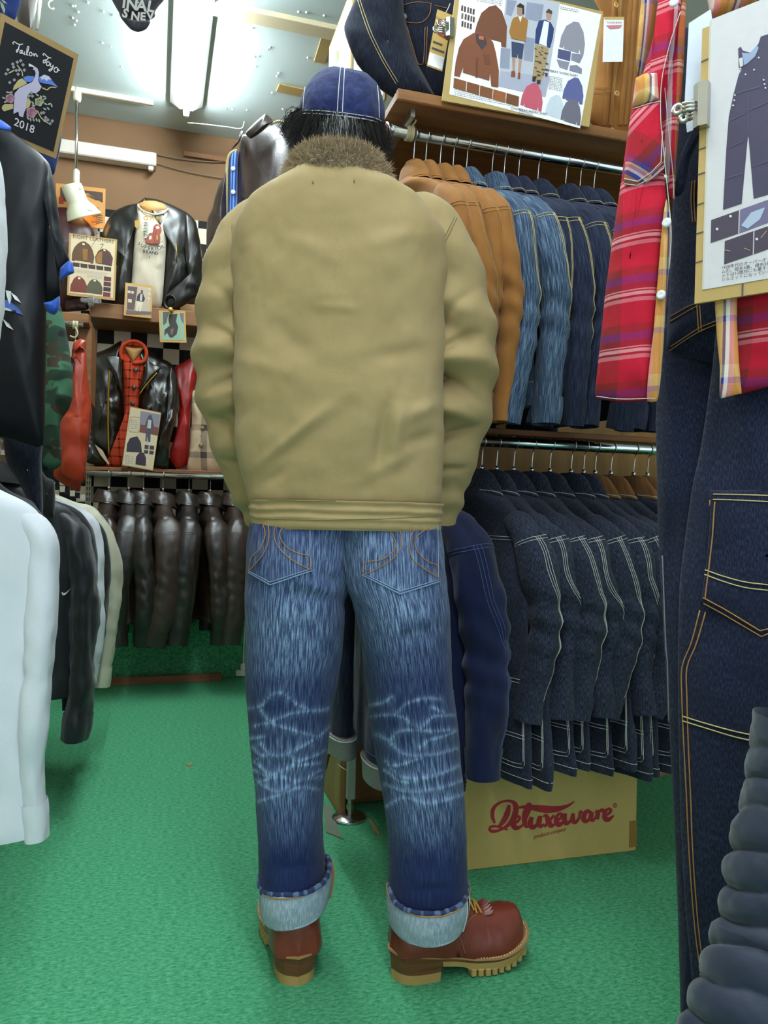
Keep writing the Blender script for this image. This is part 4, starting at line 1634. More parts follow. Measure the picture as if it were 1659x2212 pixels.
def boot(org, ang, mirror, label):
    """x towards the toe, origin at the back of the heel on the carpet"""
    bt = thing('boot', 'x', 'x', org, ang, local=True)
    for k in ('label', 'category'):
        del bt[k]
    bt['label'] = label
    bt.parent = person
    bt.matrix_parent_inverse = Matrix.Translation(-Vector(mb))

    def outline(s_, n=60, x0=0.0, x1=0.305):
        """sole outline half-widths"""
        xs_ = np.linspace(0, 1, n)
        xx = x0 + (x1 - x0) * (1 - np.cos(xs_ * pi)) / 2
        kx = [0, 0.012, 0.035, 0.08, 0.13, 0.18, 0.215, 0.25, 0.28, 0.297, 0.305]
        kw = [0.0, 0.027, 0.043, 0.047, 0.044, 0.051, 0.057, 0.056, 0.045, 0.026, 0.0]
        w = np.interp(xx, kx, kw) if False else np.maximum(cr(kx, kw, xx), 0)
        return xx, w * s_

    def slabx(name, x0, x1, z0f, z1f, s0, s1, mat, grow=0.0, taper=0.0, n=48):
        xx, w0 = outline(1.0, n)
        m_ = (xx >= x0 - 1e-6) & (xx <= x1 + 1e-6)
        xx = xx[m_]
        w0 = np.maximum(w0[m_], 0.0005)
        ring0 = [(x, w) for x, w in zip(xx, w0)] + [(x, -w) for x, w in zip(xx[::-1], w0[::-1])]
        ring0 = np.array(ring0)
        V, F = [], []
        levels = [(0.0, s0), (0.5, (s0 + s1) / 2), (1.0, s1)]
        cx = (x0 + x1) / 2
        for t, sc_ in levels:
            for x, y in ring0:
                xt = cx + (x - cx) * (1 - (1 - sc_) * 0.5)
                V.append((xt, y * sc_, z0f(x) + (z1f(x) - z0f(x)) * t))
        k = len(ring0)
        for j in range(2):
            F += [(j * k + i, j * k + (i + 1) % k, (j + 1) * k + (i + 1) % k, (j + 1) * k + i) for i in range(k)]
        F += [tuple(range(k - 1, -1, -1)), tuple(range(2 * k, 3 * k))]
        return mesh(name, V, F, mat, bt, smooth=False)

    spring = lambda x: 0.030 * max(0.0, (x - 0.20) / 0.105) ** 2
    top = lambda x: (0.060 - 0.024 * min(max((x - 0.05) / 0.12, 0), 1)) + spring(x)
    # heel: tan rubber lift, stacked leather, tapered in towards the ground
    slabx('heel_lift', 0.0, 0.105, lambda x: 0.0, lambda x: 0.020, 0.86, 0.90, SOLE)
    slabx('heel_stack', 0.0, 0.105, lambda x: 0.020, lambda x: top(x) - 0.006, 0.90, 1.02, STACK)
    slabx('midsole', 0.0, 0.305, lambda x: top(x) - 0.008, lambda x: top(x) - 0.001, 1.02, 1.06, STACK)
    slabx('welt', 0.0, 0.305, lambda x: top(x) - 0.001, lambda x: top(x) + 0.003, 1.08, 1.08, WELT)
    slabx('outsole', 0.09, 0.305, lambda x: top(x) - 0.022 + (0.004 if x < 0.15 else 0.0), lambda x: top(x) - 0.007, 1.0, 1.04, SOLE)
    # lugs under the forefoot
    for i in range(9):
        x = 0.165 + i * 0.0150
        w = max(float(np.interp(x, [0.16, 0.2, 0.25, 0.28, 0.3], [0.050, 0.057, 0.056, 0.045, 0.027])), 0.01)
        zt_ = top(x) - 0.020
        for sy in (-1, 1):
            V, F = box_geo((x, sy * (w - 0.010), zt_ - 0.007 + 0.001), (0.0115, 0.022, 0.016), bev=0.002)
            mesh('lug', V, F, SOLE, bt, smooth=False)
    # welt stitching
    xx, w = outline(1.035, 120, 0.11, 0.3035)
    pts = [(x, wy, top(x) + 0.0042) for x, wy in zip(xx, np.maximum(cr([0.11, 0.15, 0.18, 0.215, 0.25, 0.28, 0.297, 0.3035], [0.0465, 0.0485, 0.0535, 0.0595, 0.0582, 0.0465, 0.0272, 0.0], xx), 0))]
    pts = pts + [(x, -y, z) for x, y, z in pts[::-1]]
    seg = []
    L = straight_line(pts, 150)
    for i in range(0, 148, 2):
        seg.append(L[i:i + 2])
    wires('welt_stitching', seg, 0.0012, plain('welt_thread', 'd8c6a0', 0.7), bt, 4)
    # upper
    kx = [0.0, 0.006, 0.02, 0.05, 0.09, 0.13, 0.165, 0.20, 0.235, 0.262, 0.285, 0.298]
    hw = [0.003, 0.034, 0.048, 0.0535, 0.052, 0.050, 0.052, 0.0555, 0.0555, 0.049, 0.034, 0.012]
    hh = [0.010, 0.060, 0.085, 0.110, 0.120, 0.108, 0.092, 0.080, 0.075, 0.067, 0.050, 0.014]
    xs_ = np.linspace(0, 0.298, 90)
    W_, H_ = cr(kx, hw, xs_), cr(kx, hh, xs_)
    nu = 64
    t = np.linspace(0, 2 * pi, nu, endpoint=False)
    P = np.zeros((90, nu, 3))
    for i, x in enumerate(xs_):
        c_, s_ = sup(t, 2.5)
        y = W_[i] * c_ * (1 - 0.28 * np.clip(s_, 0, 1) ** 1.6 * (1 if x < 0.2 else 0.8))
        z = np.where(s_ > 0, s_ * H_[i], s_ * 0.004)
        P[i, :, 0] = x
        P[i, :, 1] = y
        P[i, :, 2] = top(x) + 0.003 + z
    P = np.concatenate([np.repeat(P[:1].mean(1, keepdims=True), nu, 1) - np.array([0.002, 0, 0]), P])
    P[1:6, :, 2] = np.where(P[1:6, :, 2] < 0.064, P[1:6, :, 2] - 0.004, P[1:6, :, 2])
    up = Surf(P)
    up.push(fbm(P[..., 0] * 30, P[..., 1] * 30, P[..., 2] * 30, 6) * 0.0012)
    up_o = up.build('upper', BOOT, bt)
    # quarter / counter seams on the sides
    bvu = up.bvh()

    def side_line(pts2, sy, off=0.0015):
        out = []
        for x, z in straight_line(pts2, 40):
            loc, nor, i_, d_ = bvu.ray_cast(Vector((x, sy * 0.2, z)), Vector((0, -sy, 0)))
            if loc is not None:
                out.append(np.array(loc) + np.array([0, sy * off, 0]))
        return np.array(out)
    for sy in (-1, 1):
        q = [side_line(p_, sy) for p_ in ([(0.13, 0.092), (0.145, 0.105), (0.165, 0.114), (0.19, 0.118), (0.215, 0.120)], [(0.13, 0.092), (0.138, 0.072), (0.142, 0.055)])]
        q = [a_ for a_ in q if len(a_) > 3]
        if q:
            wires('vamp_seam', q, 0.0013, plain('seam_tan', '9a5f45', 0.6), up_o)
    # shaft
    sh_k = [(0.058, 0, 0.085, 0.052, 0.049), (0.062, 0, 0.12, 0.054, 0.050), (0.066, 0, 0.16, 0.054, 0.049), (0.066, 0, 0.24, 0.054, 0.050)]
    shf = loft(sh_k, 30, 60)
    sh_o = shf.build('shaft', BOOT, bt)
    wires('shaft_seam', [shf.P[j][np.r_[0:60, 0]] * np.array([1.0, 1.0, 1]) + np.array([0, 0, 0.0]) for j in (9, 11)], 0.0012, plain('seam_tan', '9a5f45', 0.6), sh_o)
    # kiltie fringe with cut points, and yellow laces
    V, F = [], []
    nf = 9
    for i in range(nf):
        a0 = -0.9 + 1.8 * i / nf
        a1 = -0.9 + 1.8 * (i + 1) / nf
        for a_ in (a0, (a0 + a1) / 2, a1):
            y = 0.026 * a_ / 0.9
            ztop = top(0.2) + 0.082 - 0.010 * (a_ / 0.9) ** 2
            tip = 0.034 if a_ == (a0 + a1) / 2 else 0.020
            V.append((0.178, y * 0.8, ztop + 0.004))
            V.append((0.200, y, ztop + 0.004))
            V.append((0.200 + tip * 0.55, y * 1.15, ztop + (0.012 if tip > 0.03 else 0.006)))
    for i in range(nf * 3 - 1):
        b_ = i * 3
        F += [(b_, b_ + 1, b_ + 4, b_ + 3), (b_ + 1, b_ + 2, b_ + 5, b_ + 4)]
    mesh('fringe', V, F, BOOT, bt, smooth=False)
    lc = []
    for i in range(4):
        x = 0.128 + 0.017 * i
        z = top(x) + cr(kx, hh, [x])[0] + 0.007
        lc.append(smooth_line([(x, -0.026, z - 0.010), (x + 0.006, 0.0, z), (x + 0.012, 0.026, z - 0.010)], 8))
        lc.append(smooth_line([(x + 0.012, -0.026, z - 0.012), (x + 0.006, 0.0, z + 0.003), (x, 0.026, z - 0.010)], 8))
    wires('laces', lc, 0.0022, LACE, bt)
    return bt


hr = atZ(846, 2120, 0.0)
tr = atZ(1120, 2070, 0.0)
angr = math.atan2(tr[1] - hr[1], tr[0] - hr[0])
boot(hr + np.array([0.0, 0.012, 0]), angr, 1, 'red-brown leather work boot pointing sideways, seen from its side')
hl_ = atZ(645, 2138, 0.0)
boot(hl_ + np.array([0, 0.006, 0]), math.atan2(FH[1], FH[0]) + rad(14), 1, 'red-brown leather work boot pointing away, seen from its heel')

# ---------------------------------------------------------------- head: hair, cap, ears
hc = atz(738, 256, 1.615)
TILT = rad(5)
RX = R3 * cos(TILT) - UPZ * sin(TILT)
UZ = R3 * sin(TILT) + UPZ * cos(TILT)
CAPT = 1.0


def hp_(x, y, z):
    return hc + RX * x + F3 * y + UZ * (z + 0.40 * y * CAPT)


ks = []
n_h = 40
t = np.linspace(0, 2 * pi, 90, endpoint=False)
capk = [(-0.008, 0.0865, 0.103), (0.004, 0.0880, 0.104), (0.026, 0.0885, 0.104), (0.050, 0.0835, 0.098), (0.071, 0.0725, 0.085), (0.089, 0.056, 0.066), (0.101, 0.033, 0.038), (0.107, 0.002, 0.002)]
K = cr(range(len(capk)), capk, np.linspace(0, len(capk) - 1, 50))
P = np.array([[hp_(a * sup(q, 2.2)[0], b * sup(q, 2.2)[1] - 0.004, z) for q in t] for z, a, b in K])
cap = Surf(P)
# panel seams make shallow valleys, plus soft crumples
ang = np.arctan2(*(np.moveaxis(np.stack([(P - hc) @ RX, (P - hc) @ -F3]), 0, 0)))
g = fbm(P[..., 0] * 30, P[..., 1] * 30, P[..., 2] * 22, 12, 3) * 0.0022 + fbm(P[..., 0] * 12, P[..., 1] * 12, P[..., 2] * 16, 14, 2) * 0.002
for a0 in (0, pi / 3, -pi / 3, 2 * pi / 3, -2 * pi / 3, pi):
    d = np.abs((ang - a0 + pi) % (2 * pi) - pi)
    g = g - 0.0016 * np.exp(-(d / 0.05) ** 2)
cap.push(g)
cp = thing('cap', 'x', 'x', mb)
for k in ('label', 'category'):
    del cp[k]
cp.parent = person
cp.matrix_parent_inverse = Matrix.Translation(-Vector(mb))
cap.build('cap_crown', NAVYCAP, cp)
bvc = cap.bvh()
st = [[(736, 140), (733, 175), (730, 215), (728, 252)], [(745, 139), (743, 175), (741, 215), (739, 254)], [(661, 180), (657, 205), (655, 235)], [(815, 185), (818, 220), (819, 262)]]
wires('panel_stitching', [q for q in (drape(bvc, l, 0.0006, 40) for l in st) if len(q) > 4], 0.0008, STW, cp)
for j, o_ in ((1, 0.001), (5, 0.0008)):
    rg_ = np.concatenate([cap.P[j], cap.P[j][:1]])
    wires('brim_band_stitching', [rg_ + (rg_ - rg_.mean(0)) * 0.008], 0.0011 if j == 1 else 0.0008, STW, cp)
# visor on the far side
V, F = [], []
for j in range(8):
    for i in range(25):
        a = -1.0 + 2.0 * i / 24
        r_ = 1 + 0.55 * (j / 7) * math.sqrt(max(0, 1 - (a / 1.15) ** 2))
        V.append(hp_(0.088 * sin(a) * (1 + 0.1 * j / 7), 0.1 * cos(a) * r_, -0.012 - 0.03 * (j / 7) * (0.5 + 0.5 * cos(a))))
for j in range(7):
    for i in range(24):
        F.append((j * 25 + i, j * 25 + i + 1, (j + 1) * 25 + i + 1, (j + 1) * 25 + i))
mesh('visor', V, F, NAVYCAP, cp)

HAIRM = plain('black_hair', '15120f', 0.42)
hk = [(0.01, 0.085, 0.098), (-0.02, 0.0855, 0.099), (-0.045, 0.083, 0.093), (-0.07, 0.074, 0.080), (-0.095, 0.062, 0.066), (-0.115, 0.055, 0.058)]
K = cr(range(len(hk)), hk, np.linspace(0, len(hk) - 1, 30))
th_ = np.linspace(-pi * 0.08, pi * 1.08, 60) + pi
P = np.array([[hp_(a * cos(q), b * sin(q), z) for q in th_] for z, a, b in K])
hs = Surf(P, False)
hr_o = thing('hair', 'x', 'x', mb)
for k in ('label', 'category'):
    del hr_o[k]
hr_o.parent = person
hr_o.matrix_parent_inverse = Matrix.Translation(-Vector(mb))
hs.build('hair_mass', HAIRM, hr_o)
nn = hs.normals()
if ((P - hc) * nn).sum() < 0:
    nn = -nn
hair_mesh('hair_strands', hs.P, nn, 5000, 0.045, 0.0006, HAIRM, hr_o, 5, (0, 0, -1.3), 0.22, 0.25)['kind'] = 'stuff'
hair_mesh('hair_fine_strands', hs.P, nn, 2200, 0.045, 0.0005, HAIRM, hr_o, 6, (0.1, 0, -1.3), 0.22, 0.25)['kind'] = 'stuff'
# flicked lock on the left side and wisps behind the right ear
locks = []
rng = np.random.default_rng(3)
lc0 = atz(668, 262, 1.60)
for i in range(420):
    p0 = lc0 + RX * rng.normal(0.006, 0.010) + UZ * rng.normal(0.0, 0.010) + F3 * rng.normal(0, 0.02)
    a = atz(640 + rng.normal(0, 7), 255 + rng.normal(0, 9), 1.595)
    b = atz(620 + rng.normal(0, 7), 280 + rng.normal(0, 8), 1.59)
    c = atz(641 + rng.normal(0, 9), 300 + rng.normal(0, 8), 1.585)
    locks.append(smooth_line([p0, a, b, c], 7))
for i in range(260):
    p0 = atz(660 + rng.normal(0, 6), 275 + rng.normal(0, 10), 1.60)
    locks.append(smooth_line([p0, atz(655 + rng.normal(0, 6), 300, 1.59), atz(665 + rng.normal(0, 10), 322 + rng.normal(0, 8), 1.585)], 5))
for i in range(240):
    p0 = atz(805 + rng.normal(0, 8), 290 + rng.normal(0, 8), 1.60)
    locks.append(smooth_line([p0, atz(818 + rng.normal(0, 8), 306 + rng.normal(0, 6), 1.59), atz(815 + rng.normal(0, 16), 322 + rng.normal(0, 8), 1.585)], 5))
V, F = join([wire_geo(l, np.linspace(0.0011, 0.0003, len(l)), 3, False) for l in locks])
mesh('hair_locks', V, F, HAIRM, hr_o)['kind'] = 'stuff'
for px_, py_, z, sx_ in ((832, 284, 1.60, 1), (652, 275, 1.61, -1)):
    e = atz(px_, py_, z)
    V, F = rev_geo([(1e-4, -0.006), (0.012, -0.005), (0.018, 0.0), (0.014, 0.005), (1e-4, 0.003)], 18)
    V = V * np.array([1, 0.65, 1])
    M_ = np.stack([UZ, F3, R3 * sx_], 1)
    mesh('ear', V @ M_.T + e, F, plain('ear_skin', 'c98f80', 0.5), person)

# ================================================================== garments on hangers
HOOKM = plain('hook_steel', 'c9ccd0', 0.2, 1.0)


def hanger(loc, rz, label, group, mat=BLACKPL, w=0.19, wooden=False):
    h = thing('coat_hanger', label, 'hanger', loc, rz, group, local=True)
    # hook: over the rail, down to the body
    t = np.linspace(-0.35 * pi, 1.0 * pi, 14)
    r_ = 0.0195
    hook = [(r_ * sin(a) * 1.0, 0, r_ * cos(a) - 0.0) for a in t[::-1]]
    pts = [(0, 0, -0.115), (0.0, 0, -0.06), (0.004, 0, -0.03)] + [(r_ * cos(a), 0, r_ * sin(a)) for a in np.linspace(-0.42 * pi, 1.02 * pi, 14)]
    wires('hook', [np.array(pts)], 0.0018, HOOKM, h)
    k = [(-w, 0, -0.262), (-w * 0.7, 0, -0.226), (-w * 0.25, 0, -0.158), (0, 0, -0.118), (w * 0.25, 0, -0.158), (w * 0.7, 0, -0.226), (w, 0, -0.262)]
    ra = [0.010, 0.010, 0.011, 0.013, 0.011, 0.010, 0.010]
    s = tube(np.array(k), ra, [0.012, 0.012, 0.014, 0.036, 0.014, 0.012, 0.012], 40, 14, (0, 1, 0), n=2)
    s.P[:, :, 1] *= 1.0
    s.build('body', mat, h)
    rev('collar_ring', [(0.003, -0.084), (0.007, -0.08), (0.007, -0.072), (0.003, -0.068)], BRASS if wooden else HOOKM, h, 12)
    return h


def stitch_on(s, name, paths, r_, mat, parent, off=0.0008):
    V = []
    for p in paths:
        L = smooth_line(p, 36) if len(p) > 2 else straight_line(p, 24)
        V.append(np.array([s.at(u, v, off) for u, v in L]))
    return wires(name, V, r_, mat, parent, 4)


def patch_on(s, name, u0, u1, v0, v1, mat, parent, off=0.003, n=14, round_=0.0):
    P = np.zeros((n, n, 3))
    for j in range(n):
        for i in range(n):
            a, b = i / (n - 1), j / (n - 1)
            e = off if 0 < i < n - 1 and 0 < j < n - 1 else 0.0004
            uu = u0 + (u1 - u0) * a
            vv = v0 + (v1 - v0) * b
            if round_ and b > 0.8:
                k = (b - 0.8) / 0.2
                uu = (u0 + u1) / 2 + (uu - (u0 + u1) / 2) * (1 - round_ * k * k)
            P[j, i] = s.at(uu, vv, e)
    return Surf(P, False).build(name, mat, parent)


def hung_top(name, label, cat, group, loc, rz, body, sleeve=None, collar=None, thread=None, L=0.66, W=0.215, T=0.055, SL=0.60, SR=0.075, seed=0,
             z0=-0.138, kind='jacket', wr=0.006, swing=0.03, sides=(1, -1), lean=0.0, hemband=False, pockets=(), yoke=True, triple=False, cuff=True, flare=0.0,
             colmat=None, hang=True, hgroup=None, hlabel=None, sl_out=0.03, hmat=BLACKPL, trim=None, elbow=0.0, ridge=0.75, sa=1.0):
    """x across the shoulders (+x is the near sleeve), y front, hook of the hanger at the origin"""
    sleeve = sleeve or body
    colmat = colmat or body
    if hang:
        hanger(loc, rz, hlabel or ('hanger carrying the ' + label), hgroup or ('hangers: ' + (group or label)), hmat)
    r = thing(name, label, cat, loc, rz, group, local=True)
    rng = np.random.default_rng(seed + 100)
    zb = z0 - L
    keys = [(0, 0, z0 + 0.004, 0.050, 0.036), (0, 0, z0 - 0.006, 0.062, 0.042), (0, 0, z0 - 0.022, 0.100, 0.046), (0, 0, z0 - 0.052, W * 0.66, min(0.048, T * 1.6)), (0, 0.0, z0 - 0.088, W * 0.92, T),
            (0, 0, z0 - 0.14, W, T), (0, lean * 0.2, z0 - 0.22, W * 0.985, T * 1.02), (0, lean * 0.5, z0 - L * 0.6, W * 0.98 + flare * 0.4, T * 0.95),
            (0, lean, zb + 0.02, W * 1.0 + flare, T * 0.98), (0, lean, zb, W * 0.995 + flare, T * 0.94)]
    s = loft(keys, 90, 96, n=2.7)
    P = s.P
    fz = np.clip((z0 - P[..., 2]) / 0.25, 0, 1)
    dsp = fbm(P[..., 0] * 11 + seed * 3.1, P[..., 1] * 11, P[..., 2] * 5, seed, 3) * wr * fz
    dsp = dsp + fbm(P[..., 0] * 26 + seed, P[..., 1] * 26, P[..., 2] * 14, seed + 5, 2) * wr * 0.4 * fz
    dsp = dsp + np.sin(P[..., 0] * 46 + 3 * vn(P[..., 0] * 3, P[..., 2] * 2, 0, seed)) * wr * 0.5 * np.clip((z0 - 0.25 - P[..., 2]) / 0.3, 0, 1)
    s.push(dsp)
    s.build('garment_body', body, r)
    if hemband:
        j0 = int(90 * (1 - 0.055 / L))
        hb_ = Surf(s.P[j0:].copy())
        hb_.push(np.full(hb_.P.shape[:2], 0.003))
        hbo = hb_.build('hem_band', body, r)
        if thread:
            hb2 = hb_
            stitch_on(hb_, 'hem_stitching', [[(u, 0.08) for u in np.linspace(0, 0.999, 30)]], 0.0009, thread, hbo)
    elif thread:
        stitch_on(s, 'hem_stitching', [[(u, 0.975) for u in np.linspace(0, 0.999, 40)]], 0.0009, thread, r)
    if yoke and thread:
        # front and back yoke lines
        for u0, u1 in ((0.02, 0.48), (0.52, 0.98)):
            vv = 0.30 if kind != 'coat' else 0.27
            stitch_on(s, 'yoke_stitching', [[(u, vv) for u in np.linspace(u0, u1, 12)], [(u, vv + 0.009) for u in np.linspace(u0, u1, 12)]], 0.0009, thread, r)
    for (u0, u1, v0, v1) in pockets:
        pk = patch_on(s, 'pocket', u0, u1, v0, v1, body, r, 0.004, round_=0.3)
        if thread:
            e = 0.010
            a, b = u0 + e * 0.6, u1 - e * 0.6
            pth = [[(a, v0 + 0.008), (a, v1 - 0.03), (a + 0.01, v1 - 0.012), (b - 0.01, v1 - 0.012), (b, v1 - 0.03), (b, v0 + 0.008)],
                   [(a + 0.008, v0 + 0.008), (a + 0.008, v1 - 0.035), (a + 0.016, v1 - 0.022), (b - 0.016, v1 - 0.022), (b - 0.008, v1 - 0.035), (b - 0.008, v0 + 0.008)],
                   [(u0, v0 + 0.012), (u1, v0 + 0.012)], [(u0, v0 + 0.022), (u1, v0 + 0.022)]]
            if kind == 'coat':
                vm = v0 + (v1 - v0) * 0.62
                pth += [[(u0, vm), (u1, vm)], [(u0, vm + 0.010), (u1, vm + 0.010)]]
            stitch_on(s, 'pocket_stitching', pth, 0.0010, thread, pk, 0.0050)
    # sleeves
    for sd in sides:
        q = rng.normal(0, 1, 6)
        ph = [(sd * (W * 0.50), 0, z0 - 0.075), (sd * (W * 0.78), 0.0, z0 - 0.098), (sd * (W * 0.97), 0.004 + elbow * 0.2, z0 - 0.148), (sd * (W + sl_out * 0.7), elbow * 0.55 + q[0] * 0.004, z0 - 0.235),
              (sd * (W + sl_out), elbow + swing * 0.45 + q[1] * 0.006, z0 - 0.09 - SL * 0.48), (sd * (W + sl_out * 0.8 + q[2] * 0.006), elbow * 0.6 + swing * 0.9 + q[3] * 0.006, z0 - 0.09 - SL * 0.75),
              (sd * (W + sl_out * 0.5 + q[4] * 0.01), swing * 1.35, z0 - 0.09 - SL)]
        rA = np.array([0.020, 0.034, 0.046, 0.048, 0.046, 0.042, 0.036]) * sa
        rB = np.array([0.012, min(0.04, SR * 0.7), SR * 0.95, SR, SR * 0.93, SR * 0.84, SR * 0.70])
        t = tube(np.array(ph), rA, rB, 80, 44, (1, 0, 0), n=2.3)
        Pt = t.P
        U, V = t.uvgrid()
        vN = V / V.max()
        dd = fbm(Pt[..., 0] * 16, Pt[..., 1] * 16 + seed * 1.7, Pt[..., 2] * 9, seed + 11 * sd, 3) * wr * 1.1
        elb = np.exp(-((vN - 0.58) / 0.16) ** 2)
        rid = np.sin((Pt[..., 2] + 0.5 * Pt[..., 1] + 0.02 * vn(Pt[..., 1] * 14, Pt[..., 2] * 7, 0, seed)) * 2 * pi / 0.07 + seed)
        dd = dd + rid * elb * wr * ridge
        t.push(dd * np.clip(vN / 0.12, 0, 1))
        so = t.build('sleeve', sleeve, r)
        if cuff:
            c2 = Surf(t.P[71:].copy())
            c2.push(np.full(c2.P.shape[:2], 0.0035))
            c2.build('cuff', trim or sleeve, so)
        if thread:
            u_out = 0.0 if sd > 0 else 0.5
            uu = [-0.02, 0.0, 0.02] if triple else [-0.06, -0.04]
            pths = [[(u_out + a + 0.02, 0.22), (u_out + a + 0.0, 0.40), (u_out + a - 0.10, 0.62), (u_out + a - 0.17, 0.96)] for a in uu]
            pths += [[(u_out + a, 0.20 + 0.02 * cos(a * 5)) for a in np.linspace(-0.32, 0.32, 12)]]
            pths += [[(u_out + a, 0.212 + 0.02 * cos(a * 5)) for a in np.linspace(-0.32, 0.32, 12)]]
            stitch_on(t, 'sleeve_stitching', pths, 0.0008, thread, so)
    # collar
    if collar == 'shirt':
        prof = [(0.0, 0.060, 0.040, 0.0), (0.032, 0.050, 0.045, 0.0), (0.048, 0.048, 0.051, 0.0), (0.034, 0.064, 0.064, 0.0), (0.004, 0.086, 0.074, 0.35), (-0.018, 0.098, 0.080, 1.0)]
        K = cr(range(len(prof)), prof, np.linspace(0, len(prof) - 1, 26))
        tt = np.linspace(0, 2 * pi, 60, endpoint=False)
        kB = min(1.0, max(0.40, T / 0.05))
        P = np.zeros((26, 60, 3))
        for j, (dz, A, B, dr) in enumerate(K):
            fr_ = np.clip(np.sin(tt), 0, 1) ** 3
            P[j, :, 0] = A * np.cos(tt)
            P[j, :, 1] = B * kB * np.sin(tt) * (1 + 0.2 * dr * fr_)
            P[j, :, 2] = z0 + dz - 0.030 * dr * fr_ - 0.010 * np.sin(tt)
        cs_ = Surf(P)
        cs_.push(fbm(P[..., 0] * 30, P[..., 1] * 30, P[..., 2] * 30 + seed, seed, 2) * 0.0025)
        co = cs_.build('collar', colmat, r)
        if thread:
            stitch_on(cs_, 'collar_stitching', [[(u, 0.93) for u in np.linspace(0, 0.999, 30)]], 0.0010, thread, co)
    elif collar == 'crew':
        prof = [(0.004, 0.058, 0.042), (0.012, 0.064, 0.048), (0.004, 0.070, 0.052), (-0.012, 0.080, 0.056)]
        K = cr(range(4), prof, np.linspace(0, 3, 14))
        cs_ = loft([(0, 0, z0 + a, b, c) for a, b, c in K], 14, 50)
        cs_.build('neck_rib', colmat, r)
    return r


RAWD = denim('raw_indigo_denim', '10131f', '363d57', 0.42, slub=(480, 40), big=9)
MIDD = denim('rinsed_indigo_denim', '14192a', '434d70', 0.45, slub=(420, 22), big=7)
LIGHTD = denim('light_faded_denim', '1f2f4c', '839db2', 0.55, slub=(420, 20), big=8, gain=0.04)
COATD = denim('chore_coat_denim', '151a27', '57607a', 0.55, slub=(620, 90), big=9, gain=0.02)
NAVYC = cloth('plain_navy_twill', '101b44', '0c1536', 0.85, weave=1100, big=8)
CAMEL = cloth('camel_duck', '9a6831', '855423', 0.85, weave=800, big=9)
CORDUROY = cloth('tan_corduroy', '8a6038', '6d4826', 0.9, weave=500, bmp=0.6, streak=(40, 1))

# ---- upper rail, right unit
HK = [895, 921, 952, 980, 1009, 1064, 1090, 1121, 1163, 1223, 1254, 1284]
spec_u = ['camel'] * 4 + ['light'] * 2 + ['rinsed'] * 6
ordn = ['first', 'second', 'third', 'fourth', 'fifth', 'sixth', 'seventh', 'eighth', 'ninth', 'tenth', 'eleventh', 'twelfth']
cnt = {}
for i, (hx_, kd) in enumerate(zip(HK, spec_u)):
    X = atY(hx_, 0.168 * (hx_ - 836) + 281, RAILU[0])[0]
    cnt[kd] = cnt.get(kd, -1) + 1
    nm = {'camel': 'camel brown work jacket', 'light': 'light faded denim jacket', 'rinsed': 'dark indigo denim jacket'}[kd]
    lab = '%s, %s of its colour from the string-tied end of the upper rail' % (nm, ordn[cnt[kd]])
    mat, th = {'camel': (CAMEL, plain('thread_camel', 'a87a45', 0.8)), 'light': (LIGHTD, STY), 'rinsed': (MIDD, STY)}[kd]
    hung_top('work_jacket' if kd == 'camel' else 'denim_jacket', lab, 'jacket', 'jackets on the upper rail', (X, RAILU[0], RAILU[1]), -pi / 2 + rad((8, 6, 9, 7, 10, 8)[i % 6]), mat, collar='shirt', thread=th,
             L=0.575 + 0.02 * (i % 3), W=0.225, T=0.017 if kd == 'camel' else 0.020, SL=0.575, SR=0.030 if kd == 'camel' else 0.036, sl_out=(0.02, 0.035, 0.012, 0.028)[i % 4], seed=i + 1, wr=0.0045, swing=0.012 * (1 if i % 2 else -1),
             hemband=True, elbow=0.02, pockets=((0.80, 0.92, 0.42, 0.66),) if kd != 'camel' else (),
             hlabel='black hanger inside the %s %s, counted from the string-tied rail end' % (ordn[cnt[kd]], nm), hgroup='black hangers on the upper rail')

# ---- lower rail, right unit: chore coats
HL = [1042, 1074, 1111, 1150, 1189, 1235, 1262, 1287, 1321, 1370, 1400]
for i, hx_ in enumerate(HL):
    X = atY(hx_, 0.051 * (hx_ - 1040) + 953, RAILL[0])[0]
    tan = i >= 7
    if tan:
        lab = 'indigo chore coat with tan corduroy collar, %s of these along the lower rail' % ordn[i - 7]
    else:
        lab = 'indigo chore coat with white triple stitching, %s after the plain navy jacket' % ordn[i]
    hung_top('chore_coat', lab, 'coat', 'chore coats on the lower rail', (X, RAILL[0], RAILL[1]), -pi / 2 + rad((10, 12, 16, 12, 15, 13, 15, 12, 14, 13, 15)[i]), COATD, collar='shirt', thread=STW,
             L=(0.75, 0.76, 0.73, 0.72, 0.74, 0.73, 0.76, 0.75, 0.75, 0.76, 0.75)[i], W=0.228, T=0.021, SL=0.50, SR=0.042, seed=30 + i, wr=0.006, swing=(-0.01, 0.015, -0.005, 0.02)[i % 4], sl_out=(0.03, 0.012, 0.04, 0.02)[i % 4], kind='coat', triple=True, yoke=True,
             elbow=(0.03, 0.045, 0.03, 0.05, 0.04)[i % 5], pockets=((0.78, 0.955, 0.68, 0.955),), flare=0.05, lean=-0.02, colmat=CORDUROY if tan else None,
             hlabel='black hanger on the lower rail inside the ' + (('%s corduroy-collared coat' % ordn[i - 7]) if tan else ('%s white-stitched coat after the navy jacket' % ordn[i])), hgroup='black hangers on the lower rail')
X = atY(912, 946, RAILL[0])[0]
hung_top('navy_jacket', 'plain navy twill jacket hanging right behind the jeans on the lower rail', 'jacket', None, (X, RAILL[0] - 0.02, RAILL[1]), -pi / 2 + rad(8), NAVYC, collar='shirt', thread=plain('thread_navy', '4a5a86', 0.8),
         L=0.755, W=0.235, T=0.045, SL=0.62, SR=0.060, seed=71, wr=0.006, elbow=0.03, triple=True, pockets=((0.78, 0.95, 0.70, 0.955),), kind='coat', hlabel='black hanger inside the plain navy twill jacket')
